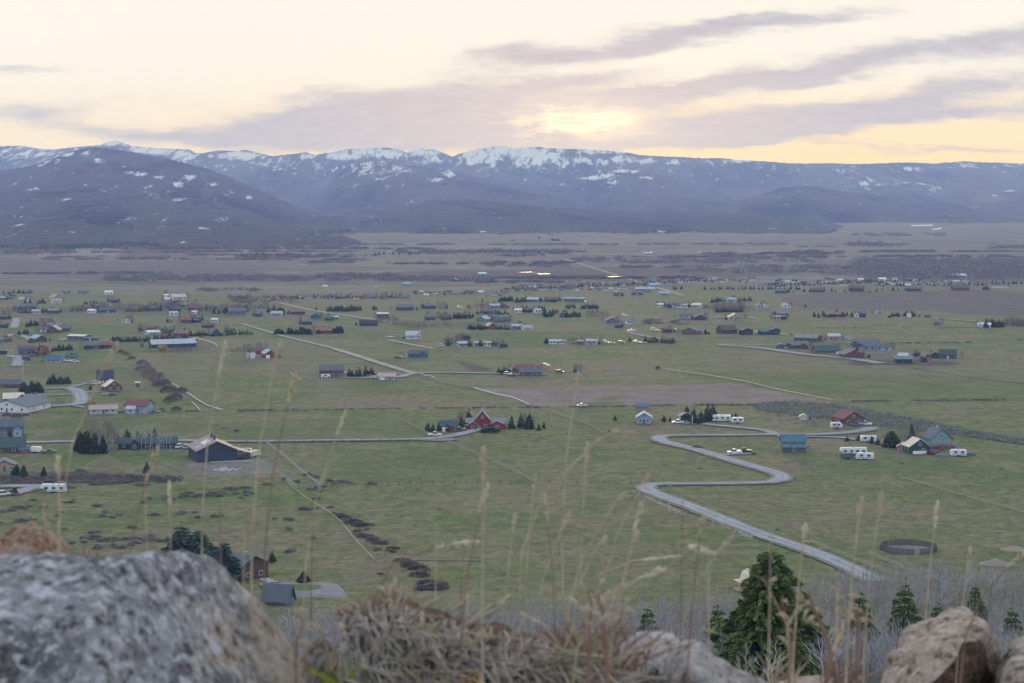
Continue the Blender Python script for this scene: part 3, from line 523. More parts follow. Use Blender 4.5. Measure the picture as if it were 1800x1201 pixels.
def conifer_mesh(nm, h, r, n, m, seed, lobes=.22, base=.06, size=1.0, point=.85, whorl=0, cap=1.0):
    g = np.random.default_rng(seed)
    t = base + (1 - base) * (1 - np.sqrt(1 - g.random(n) * .985)); az = g.random(n) * 2 * np.pi
    if whorl: 
        k = np.round(t * whorl) / whorl; t = k + (t - k) * .45
        nb = 9; wa = (np.round(t * whorl) * 2.4); ka = np.round((az - wa) / (2 * np.pi / nb)); az = wa + (ka + (((az - wa) / (2 * np.pi / nb)) - ka) * .5) * 2 * np.pi / nb
    lob = 1 + lobes * np.sin(az * 3 + 9 * t + seed) + lobes * .8 * np.sin(az * 5 - 14 * t + 2 * seed) + g.normal(0, .07, n)
    R = r * np.power(np.clip((1 - t) / cap, 0, 1), point) * np.clip(lob, .4, 1.5) * np.clip((t - base) / .06 + .55, .4, 1)
    rho = R * np.sqrt(g.random(n) * .85 + .15)
    z = t * h - rho * .22 + g.normal(0, .006 * h, n)
    cen = np.stack([np.cos(az) * rho, np.sin(az) * rho, z], 1)
    d = np.stack([np.cos(az), np.sin(az), -.25 + g.normal(0, .3, n)], 1); d += g.normal(0, .3, (n, 3)); d /= np.linalg.norm(d, axis=1)[:, None]
    w = np.cross(d, g.normal(0, 1, (n, 3)) + np.array([0, 0, .6])); w /= np.linalg.norm(w, axis=1)[:, None]
    L = size * (.10 * r + .12 * R) * g.uniform(.6, 1.3, n); cen[-1] = (0, 0, h * .97)
    V, F = quads(cen, d * L[:, None], w * (L * .42)[:, None]); return fastmesh(nm, V, F, m)
def blob_mesh(nm, h, r, n, m, seed, lobes=6, z0=.15, ls=.16, flat=1):
    g = np.random.default_rng(seed)
    lc = g.normal(0, 1, (lobes, 3)); lc /= np.linalg.norm(lc, axis=1)[:, None]; lc *= np.array([r * .5, r * .5, h * .22]); lc[:, 2] += h * (z0 + 1) / 2
    k = g.integers(0, lobes, n); p = g.normal(0, 1, (n, 3)); p /= np.linalg.norm(p, axis=1)[:, None]
    rr = np.power(g.random(n), .4)[:, None]
    cen = lc[k] + p * rr * np.array([r * .55, r * .55, h * .3]); cen[:, 2] = np.clip(cen[:, 2], h * z0 * .5, None)
    d = g.normal(0, 1, (n, 3)) + p * .8; d /= np.linalg.norm(d, axis=1)[:, None]; w = np.cross(d, g.normal(0, 1, (n, 3))); w /= np.linalg.norm(w, axis=1)[:, None]
    L = ls * r * g.uniform(.6, 1.3, n); V, F = quads(cen, d * L[:, None], w * (L * .45)[:, None]); return fastmesh(nm, V, F, m)
def bare_tree(h, r0, seed, depth=4, fork=3, spread=.5, slender=.6, twig=10, up=.25):
    """returns (trunk MB, crown MB)"""
    g = random.Random(seed); tr = MB(); cr = MB()
    def seg(mb, p, d, L, r_, r1, n):
        pts = [p]; q = p.copy(); dd = d.copy()
        for i in range(3):
            dd = (dd + Vector((g.uniform(-1, 1), g.uniform(-1, 1), g.uniform(-.5, 1) * up * 2)) * .14).normalized(); q = q + dd * L / 3; pts.append(q.copy())
        mb.tube(pts, [r_ + (r1 - r_) * i / 3 for i in range(4)], n); return pts, dd
    def grow(p, d, L, r_, k):
        pts, dd = seg(cr, p, d, L, r_, r_ * .5, 4 if k > 2 else 3)
        if k <= 1: return
        for i in range(fork + (k == 2) * 2):
            t = g.uniform(.3, 1); j = min(2, int(t * 3)); b = pts[j].lerp(pts[j + 1], t * 3 - j)
            nd = (dd + Vector((g.uniform(-1, 1), g.uniform(-1, 1), g.uniform(-.3, .7))) * spread * 1.5).normalized(); nd.z += up * .5
            grow(b, nd.normalized(), L * g.uniform(.5, .75), max(r_ * .5, .008), k - 1)
    pts = [Vector((0, 0, -.3))]; q = pts[0].copy()
    for i in range(7):
        q = q + Vector((g.uniform(-.03, .03) * h, g.uniform(-.03, .03) * h, h * .9 / 7)); pts.append(q.copy())
    tr.tube(pts, [r0 * (1 - i / 7.6) for i in range(8)], 6)
    nb = int(twig)
    for i in range(nb):
        t = slender * .5 + (1 - slender * .5) * (i + g.random()) / nb; k = min(6, int(t * 7)); b = pts[k].lerp(pts[k + 1], t * 7 - k)
        a = g.random() * 6.28; L = h * (1.05 - t) * g.uniform(.35, .6) * spread * 1.6 + .06 * h
        grow(b, Vector((math.cos(a), math.sin(a), .5 + .8 * t)).normalized(), L, r0 * (1 - t) * .45 + .012, depth - 1)
    return tr, cr
def trunk_mesh(nm, h, r, m=None):
    mb = MB(); mb.tube([(0, 0, -.3), (0.02 * h, 0, h * .5), (0, 0, h * .93)], [r, r * .6, r * .12], 6); return mb.mesh(nm, m or G_bark)
PROTO = {}
def register(kind, name, variants, catname, H): PROTO[kind] = (name, variants, catname, H)
register('con', 'conifer_tree', [(trunk_mesh('trunk', 10, .22), conifer_mesh('crown', 10, 2.6 + .3 * (i % 3), 420, L_con, 10 + i, .26)) for i in range(5)], 'conifer', 10)
register('confar', 'conifer_tree', [(trunk_mesh('trunk', 10, .3), conifer_mesh('crown', 10, 2.9 + .4 * (i % 3), 90, L_con, 30 + i, .2, size=1.9)) for i in range(4)], 'conifer', 10)
register('spr', 'spruce_tree', [(trunk_mesh('trunk', 10, .22), conifer_mesh('crown', 10, 3.0, 1500, L_spr, 50 + i, .18, whorl=14, size=.8)) for i in range(3)], 'spruce', 10)
register('pine', 'pine_tree', [(trunk_mesh('trunk', 10, .25), conifer_mesh('crown', 10, 3.1, 1700, L_con, 60 + i, .3, size=.75, point=.6)) for i in range(3)], 'pine', 10)
register('grn', 'leafy_tree', [(trunk_mesh('trunk', 8, .15, G_gryb), blob_mesh('crown', 10, 3.2, 500, L_grn, 70 + i)) for i in range(2)], 'tree', 10)
register('org', 'willow_tree', [(trunk_mesh('trunk', 8, .2, G_gryb), blob_mesh('crown', 10, 5.2, 700, L_org, 80 + i, 9, .05)) for i in range(2)], 'willow', 10)
register('yel', 'willow_tree', [(trunk_mesh('trunk', 8, .2, G_gryb), blob_mesh('crown', 10, 6.2, 700, L_yel, 85 + i, 9, .05)) for i in range(1)], 'willow', 10)
def bare_variants(k, mtr, mcr, h=10, **kw):
    out = []
    for i in range(k):
        a, b = bare_tree(h, kw.get('r0', .16), kw.get('seed', 1) + i, kw.get('depth', 4), kw.get('fork', 3), kw.get('spread', .5), kw.get('slender', .6), kw.get('twig', 12), kw.get('up', .25))
        out.append((a.mesh('trunk', mtr), b.mesh('crown', mcr)))
    return out
register('asp', 'aspen_tree', bare_variants(6, G_aspb, L_asp, r0=.13, seed=100, depth=3, fork=4, spread=.34, slender=.7, twig=17), 'aspen', 10)
register('bare', 'bare_tree', bare_variants(3, G_gryb, L_gry, r0=.26, seed=200, depth=4, fork=3, spread=.6, slender=.35, twig=15), 'bare tree', 10)
def wisp(h, r, n, m, seed, w=.10, ls=.20):
    g = np.random.default_rng(seed); az = g.random(n) * 6.283; t = g.uniform(.12, 1, n); rr = r * np.sqrt(g.random(n)) * np.sin(np.pi * np.clip(t * .8 + .15, 0, 1)) ** .7
    cen = np.stack([np.cos(az) * rr, np.sin(az) * rr, t * h], 1); dd = np.stack([np.cos(az) * .6, np.sin(az) * .6, g.uniform(.4, 1.5, n)], 1) + g.normal(0, .25, (n, 3)); dd /= np.linalg.norm(dd, axis=1)[:, None]
    sd = np.cross(dd, g.normal(0, 1, (n, 3))); sd /= np.linalg.norm(sd, axis=1)[:, None]; L = h * ls * g.uniform(.4, 1, n) * .5; V, F = quads(cen, dd * L[:, None], sd * (L * w)[:, None]); return fastmesh('crown', V, F, m)
register('bfar', 'bare_tree', [(trunk_mesh('trunk', 9, .2, G_gryb), wisp(10, 3.4, 260, mm, 600 + i)) for i, mm in enumerate([L_gry, L_pur, L_gry, L_pur])], 'bare tree', 10)
register('snag', 'cottonwood_tree', bare_variants(1, G_gryb, L_asp, r0=.34, seed=300, depth=4, fork=4, spread=.8, slender=.4, twig=14), 'cottonwood', 10)
def shrub(nm, n, m, seed, kind=0):
    g = np.random.default_rng(seed); az = g.random(n) * 6.283; rr = np.sqrt(g.random(n)); hh = np.sqrt(np.clip(1 - rr ** 2, 0, 1)) * (.6 + .4 * g.random(n))
    cen = np.stack([np.cos(az) * rr, np.sin(az) * rr, hh * .75 + .05], 1)
    d = cen * np.array([1, 1, .8]) + g.normal(0, .35, (n, 3)) + np.array([0, 0, .25]); d /= np.linalg.norm(d, axis=1)[:, None]
    w = np.cross(d, g.normal(0, 1, (n, 3))); w /= np.linalg.norm(w, axis=1)[:, None]; L = g.uniform(.10, .2, n)
    V, F = quads(cen, d * L[:, None], w * (L * (.5 if kind == 0 else .18))[:, None]); return fastmesh(nm, V, F, m)
SH = {'sage': [shrub('shrub', 240, L_sag, 400 + i) for i in range(4)], 'brush': [shrub('shrub', 380, L_brn, 410 + i, 1) for i in range(3)],
      'willow': [shrub('shrub', 420, L_pur, 420 + i, 1) for i in range(3)], 'oshrub': [shrub('shrub', 260, L_org, 430)], 'gshrub': [shrub('shrub', 240, L_con, 440)], 'greyshrub': [shrub('shrub', 420, L_gry, 450 + i, 1) for i in range(2)]}
def tree(kind, px, py, hpx, label, group=None, wide=1.0, base=None, cat=None):
    """py = base pixel; hpx = height in photo px"""
    name, vs, c0, H = PROTO[kind]
    p = base or at(px, py); h = hpx / ppm(p); s = h / H
    o = empty(name, p, random.uniform(0, 6.28), label, cat or c0, group)
    tr, cr = random.choice(vs); wd = s * wide * random.uniform(.88, 1.12)
    for nm, me in (('trunk', tr), ('crown', cr)):
        q = obj(nm, me, o); q.scale = (wd, wd, s)
    return o
def treetop(kind, px, pytop, d, label, group=None, wide=1.0, cat=None):
    top = at_d(px, pytop, d); zb = terr(d); h = top.z - zb
    return tree(kind, 0, 0, h * FPX / d, label, group, wide, Vector((top.x, d, zb - .2)), cat)
def bush(kind, px, py, wpx, label, group=None, hk=.75, name=None, dep=None):
    p = at(px, py); w = wpx / ppm(p) / 2; o = obj(name or {'sage': 'sagebrush', 'brush': 'dark_bush', 'willow': 'willow_bush', 'greyshrub': 'bare_bush'}.get(kind, 'bush'), random.choice(SH[kind]), None, p)
    o.scale = (w, dep or w, min(w * hk * 1.3, 4.5)); o.rotation_euler = (0, 0, random.uniform(-.4, .4)); return tag(o, label, 'bush', group)
def scatter_stuff(name, label, cat, items, m, n=14, flat=.5, quadk=.42):
    """items: (x,y,z,rx,h): one mesh of many clumps"""
    it = np.array(items); k = len(it); g = np.random.default_rng(k)
    az = g.random((k, n)) * 6.283; rr = np.sqrt(g.random((k, n))); hh = np.sqrt(1 - rr ** 2) * g.uniform(.4, 1, (k, n))
    cen = np.stack([it[:, 0, None] + np.cos(az) * rr * it[:, 3, None], it[:, 1, None] + np.sin(az) * rr * it[:, 3, None], it[:, 2, None] + hh * it[:, 4, None]], -1).reshape(-1, 3)
    d = g.normal(0, 1, (k * n, 3)) + np.array([0, 0, .5]); d /= np.linalg.norm(d, axis=1)[:, None]; w = np.cross(d, g.normal(0, 1, (k * n, 3))); w /= np.linalg.norm(w, axis=1)[:, None]
    L = (np.repeat(it[:, 3], n) * flat) * g.uniform(.4, .9, k * n); V, F = quads(cen, d * L[:, None], w * (L * quadk)[:, None])
    o = obj(name, fastmesh(name, V, F, m)); return tag(o, label, cat, kind='stuff')
def band(poly_top, poly_bot, n, r, h, jx=0):
    """random ground points between two pixel polylines"""
    x0, x1 = poly_top[0][0], poly_top[-1][0]; out = []
    for _ in range(n):
        px = random.uniform(x0, x1); t = np.interp(px, *zip(*poly_top)); b = np.interp(px, *zip(*poly_bot)); py = random.uniform(t, max(b, t + .01))
        if fbm(np.array([px / 16.0 + 3]), np.array([py / 2.2]), 3)[0] < .44 and jx: continue
        p = at(px, py); out.append((p.x, p.y, p.z, r * random.uniform(.6, 1.4), h * random.uniform(.5, 1.3)))
    return out
# ================================================================== HOUSES
def shade(c): return M(c)
_winc = {}
def win_meshes(w, h):
    k = (round(w, 1), round(h, 1))
    if k not in _winc:
        f = MB(); f.box(-w / 2 - .12, w / 2 + .12, -.05, .02, -.12, h + .12); p = MB(); p.box(-w / 2, w / 2, -.085, -.03, 0, h)
        _winc[k] = (f.mesh('window', G_trim), p.mesh('pane', G_pane))
    return _winc[k]
def add_window(root, x, y, z, w=1.1, h=1.3, rz=0, frame=True):
    f, p = win_meshes(w, h)
    if frame:
        o = obj('window', f, root, (x, y, z)); o.rotation_euler = (0, 0, rz); obj('pane', p, o)
    else:
        o = obj('window', p, root, (x, y, z)); o.rotation_euler = (0, 0, rz)
def gabled(root, x0, x1, y0, y1, wh, rh, axis, wc, rc, over=.5, th=.22, z0=0.0):
    """a gabled volume: wall mesh + roof mesh"""
    w = MB()
    if axis == 'y':
        xm = (x0 + x1) / 2; w.extr([(x0, z0 - .4), (x1, z0 - .4), (x1, wh), (xm, wh + rh), (x0, wh)], y0, y1, 'y')
    else:
        ym = (y0 + y1) / 2; w.extr([(y0, z0 - .4), (y1, z0 - .4), (y1, wh), (ym, wh + rh), (y0, wh)], x0, x1, 'x')
    obj('wall', w.mesh('wall', M(wc)), root)
    r = MB()
    a0, a1 = (x0, x1) if axis == 'y' else (y0, y1); am = (a0 + a1) / 2; s = rh / (am - a0); e = over
    prof = [(a0 - e, wh - e * s + .02), (am, wh + rh + .02), (a1 + e, wh - e * s + .02), (a1 + e, wh - e * s + .02 + th), (am, wh + rh + .02 + th * 1.1), (a0 - e, wh - e * s + .02 + th)]
    if axis == 'y': r.extr(prof[:], y0 - e, y1 + e, 'y')
    else: r.extr(prof[:], x0 - e, x1 + e, 'x')
    return obj('roof', r.mesh('roof', M(rc)), root)
def house(px, py, wpx, front='e', roof='slate', wall='brown', label='', name='house', yaw=0, dep=.7, wh=None, rh=None, win=None, gar=0, chim=0, wings=(), detail=None, group=None, door=True, cat=None, trim=False):
    p = at(px, py); k = ppm(p); Wd = wpx / k; D = Wd * dep if front == 'e' else Wd * dep * 1.3
    if front == 'e': D = min(D, 14)
    wh = (wh / k) if wh else (2.7 if Wd < 16 else 3.2); span = D if front == 'e' else Wd; rh = (rh / k) if rh else span * .24
    wh = max(wh, 1.8)
    yaw = yaw or (random.uniform(-32, 32) if py < 625 and not wings else 0); root = empty(name, p, -math.atan2(p.x, p.y) + math.radians(yaw), label, cat or name.replace('_', ' '), group)
    rf = gabled(root, -Wd / 2, Wd / 2, 0, D, wh, rh, 'x' if front == 'e' else 'y', wall, roof)
    det = detail if detail is not None else (2 if k > 2.7 else 1 if Wd * k > 15 else 0)
    ww, wz, whh = (1.1, 1.0, 1.2) if det == 2 else (1.5, .9, 1.5)
    if win is None: win = max(2, int(Wd / 4)) if det else (2 if wpx > 9 else 0)
    slots = []; gx = -Wd / 2 + .8
    for g_ in range(gar):
        gw = 2.6; m_ = MB(); m_.box(gx, gx + gw, -.07, .05, 0, 2.3); obj('garage_door', m_.mesh('garage_door', G_door), root); gx += gw + .5
    free0 = gx if gar else -Wd / 2
    if door and det:
        dx_ = (free0 + Wd / 2) / 2; m_ = MB(); m_.box(dx_ - .5, dx_ + .5, -.06, .05, 0, 2.1); obj('door', m_.mesh('door', M('slate' if wall != 'slate' else 'white')), root)
    for i in range(win):
        x = free0 + (Wd / 2 - free0) * (i + .5) / win
        if door and det and abs(x - (free0 + Wd / 2) / 2) < 1.2: x += 1.6
        if x + ww / 2 > Wd / 2 - .2: continue
        add_window(root, x, 0, wz, ww, min(whh, wh - wz - .2), 0, det == 2 or trim)
        if wh > 5: add_window(root, x, 0, 3.9, ww, min(whh, wh - 4.1), 0, det == 2 or trim)
    if front == 'g' and det and rh > 1.8 and wh > 2.4: add_window(root, 0, 0, wh + rh * .18, ww, min(1.0, rh * .4), 0, det == 2)
    if det == 2:
        side = 1 if p.x < 0 else -1
        for i in range(2): add_window(root, side * Wd / 2, D * (i + .6) / 2.2, wz, ww, min(1.2, wh - wz - .2), side * math.pi / 2)
    if chim:
        m_ = MB(); cx_ = Wd * .2 if front == 'e' else 0; m_.box(cx_ - .45, cx_ + .45, D * .42, D * .42 + .9, wh + rh * .5, wh + rh + 1.1); obj('chimney', m_.mesh('chimney', M('grey')), rf)
    for (ax_, u0, u1, y0, y1, h1, r1, wc, rc) in wings:          # fractions of W; y in metres (negative = toward the camera); heights in px
        gabled(root, u0 * Wd, u1 * Wd, y0, y1, h1 / k, r1 / k, ax_, wc, rc, .4)
        if det and y0 <= 0: add_window(root, (u0 + u1) / 2 * Wd, y0, .9, ww, min(1.2, h1 / k - 1.1), 0, det == 2)
    return root
# ================================================================== VEHICLES
_veh = {}
def side_profile(kind):
    if kind == 'pickup': body = [(-2.75, .45), (2.75, .45), (2.75, 1.0), (1.3, 1.12), (.75, 1.1), (-.75, 1.1), (-2.75, 1.1)]; cab = [(-.8, 1.1), (1.35, 1.1), (.7, 1.78), (-.6, 1.82)]
    elif kind == 'suv': body = [(-2.3, .45), (2.3, .45), (2.3, .95), (1.2, 1.08), (-2.3, 1.1)]; cab = [(-2.25, 1.08), (1.3, 1.06), (.6, 1.75), (-2.0, 1.78)]
    else: body = [(-2.2, .4), (2.25, .4), (2.25, .78), (1.1, .92), (-1.6, .95), (-2.2, .9)]; cab = [(-1.6, .93), (1.1, .91), (.35, 1.42), (-.95, 1.44)]
    return body, cab
def car_parts(kind, color):
    key = (kind, color)
    if key in _veh: return _veh[key]
    body, cab = side_profile(kind); w = .95
    b = MB(); b.extr(body, -w, w, 'y')
    c_ = MB(); n = len(cab); vs = [(x, -w * (.98 if i < 2 else .78), z) for i, (x, z) in enumerate(cab)] + [(x, w * (.98 if i < 2 else .78), z) for i, (x, z) in enumerate(cab)]
    c_.add(vs, [tuple(range(n)), tuple(range(2 * n - 1, n - 1, -1))] + [(i, i + n, (i + 1) % n + n, (i + 1) % n) for i in range(n)])
    rf = MB(); rf.box(cab[3][0] + .02, cab[2][0] - .02, -w * .77, w * .77, max(cab[2][1], cab[3][1]) - .02, max(cab[2][1], cab[3][1]) + .06)
    wl = MB(); wl.cyl((0, 0, 0), .38, .24, 'y', 14); rm = MB(); rm.cyl((0, 0, 0), .21, .27, 'y', 10)
    paint = mat('car_paint_' + color, C['rvwhite' if color == 'white' else color], .3, .05, 1, spec=.5)
    _veh[key] = (b.mesh('body', paint), c_.mesh('cabin_glass', G_pane), rf.mesh('roof', paint), wl.mesh('wheel', G_tyre), rm.mesh('rim', G_rim)); return _veh[key]
def car(px, py, kind, color, yaw, label, group=None, s=1.15):
    p = at(px, py); root = empty('car' if kind != 'pickup' else 'pickup_truck', p, math.radians(yaw), label, 'pickup' if kind == 'pickup' else 'car', group); root.scale = (s, s, s)
    b, c_, rf, wl, rm = car_parts(kind, color)
    obj('body', b, root); obj('cabin', c_, root); obj('roof_panel', rf, root)
    ax = 1.65 if kind == 'pickup' else 1.4
    for sx in (-ax, ax):
        for sy in (-.86, .86):
            o = obj('wheel', wl, root, (sx, sy, .38)); 
            if ppm(p) > 3: obj('rim', rm, o)
    return root
def trailer(px, py, L, kind, yaw, label, color='rvwhite', group=None):
    """kind: fifth (raised nose), travel, motorhome, cargo, camper"""
    p = at(px, py); name = dict(fifth='fifth_wheel_trailer', travel='travel_trailer', motorhome='motorhome', cargo='cargo_trailer', camper='truck_camper')[kind]
    root = empty(name, p, math.radians(yaw), label, 'motorhome' if kind == 'motorhome' else 'trailer', group)
    h = 3.3 if kind in ('fifth', 'motorhome') else 2.9 if kind != 'cargo' else 2.7; w = 1.25; a, b_ = -L / 2, L / 2
    if kind == 'fifth': prof = [(a, .55), (b_ - 2.6, .55), (b_ - 2.4, 1.7), (b_, 1.75), (b_ + .1, 2.6), (b_ - .6, h), (a + .15, h - .05)]
    elif kind == 'motorhome': prof = [(a, .5), (b_ - .1, .5), (b_, 1.25), (b_ - .9, 1.5), (b_ - 1.3, 2.05), (b_ - .2, 2.2), (b_ - .1, 2.9), (b_ - .7, h), (a, h - .1)]
    else: prof = [(a, .5), (b_ - .3, .5), (b_, 1.2), (b_ - .2, 2.3), (b_ - .8, h), (a + .3, h), (a, h - .4)]
    m_ = MB(); m_.extr(prof, -w, w, 'y'); paint = mat('rv_shell_' + color, C[color], .4, .05, .6, spec=.4); obj('body', m_.mesh('body', paint), root)
    if kind != 'cargo':
        m_ = MB(); m_.box(a + .2, b_ - (2.8 if kind == 'fifth' else .8), -w - .02, w + .02, .85, 1.2); obj('stripe', m_.mesh('stripe', M('grey')), root)
        nw = max(2, int(L / 2.6))
        for i in range(nw):
            x = a + L * (i + .6) / (nw + .4)
            for sy in (-1, 1):
                m_ = MB(); m_.box(x - .65, x + .65, sy * (w + .03) - .02, sy * (w + .03) + .02, 1.45, 2.3); obj('window', m_.mesh('window', G_pane), root)
        m_ = MB(); m_.box(a + L * .42, a + L * .42 + .7, -w - .035, -w + .02, .6, 2.45); obj('door', m_.mesh('door', M('pale')), root)
        m_ = MB(); m_.box(-.5, .4, -.4, .4, h - .02, h + .25); obj('roof_vent', m_.mesh('roof_vent', M('pale')), root)
    for sx in ((-.6, .35) if kind != 'motorhome' else (a + 1.6, b_ - 1.5)):
        for sy in (-1.12, 1.12):
            m_ = MB(); m_.cyl((sx, sy, .4), .4, .26, 'y', 12); obj('wheel', m_.mesh('wheel', G_tyre), root)
    if kind in ('travel', 'cargo'):
        m_ = MB(); m_.box(b_ - .2, b_ + 1.1, -.08, .08, .45, .6); obj('hitch', m_.mesh('hitch', M('slate')), root)
    return root
# ================================================================== FENCES
def fence(pix, label, h=1.3, step=3.0, rails=(.5, .85, 1.2), kind='rail', m=None, rm=None, name='rail_fence', lean=0, pr=.10):
    pts = [at(*q) for q in pix]; m = m or G_wood; L = sum((pts[i + 1] - pts[i]).length for i in range(len(pts) - 1)); n = max(2, min(98, int(L / step)))
    c0 = pts[0]; root = empty(name, c0, 0, label, 'fence')
    cum = [0]
    for i in range(len(pts) - 1): cum.append(cum[-1] + (pts[i + 1] - pts[i]).length)
    def pos(t):
        s = t * cum[-1]
        for i in range(len(pts) - 1):
            if s <= cum[i + 1] + 1e-6: f_ = (s - cum[i]) / (cum[i + 1] - cum[i]); return pts[i].lerp(pts[i + 1], f_), (pts[i + 1] - pts[i]).normalized()
        return pts[-1], (pts[-1] - pts[-2]).normalized()
    if kind == 'jack':
        a = MB(); a.tube([(0, -.75, -.1), (0, .35, h * 1.12)], [pr, pr], 5, True); a.tube([(.12, .75, -.1), (.12, -.35, h * 1.12)], [pr, pr], 5, True); pm = a.mesh('post', m)
    else:
        a = MB(); a.tube([(0, 0, -.2), (0, 0, h)], [pr * 1.3, pr * 1.2], 6, True); pm = a.mesh('post', m)
    for i in range(n + 1):
        q, d = pos(i / n); o = obj('post', pm, root, q - c0); o.rotation_euler = (random.uniform(-.04, .04), 0, math.atan2(d.y, d.x))
    if rails:
        for z in rails:
            r_ = MB(); 
            for i in range(n):
                q0, d = pos(i / n); q1, _ = pos((i + 1) / n); jit = random.uniform(-.05, .05); off = Vector((-d.y, d.x, 0)) * (.35 * (1 - z / h) if kind == 'jack' else .1)
                r_.tube([q0 - c0 + off + Vector((0, 0, z + jit)), q1 - c0 + off + Vector((0, 0, z - jit))], [pr * .75 if kind != 'wire' else .02] * 2, 4, True)
            obj('rail' if kind != 'wire' else 'wire', r_.mesh('rail', rm or m), root)
    return root
def pipe(pix, label, r=.2, m=None, name='irrigation_pipe', cat='pipe'):
    pts = smooth_poly([(at(*q).x, at(*q).y) for q in pix], 5); mb = MB(); mb.tube([(x, y, r + .3 + terr(y)) for x, y in pts], [r] * len(pts), 5, True)
    o = obj(name, mb.mesh(name, m or mat('pale_pipe', (.48, .46, .40), .5, .1))); return tag(o, label, cat)
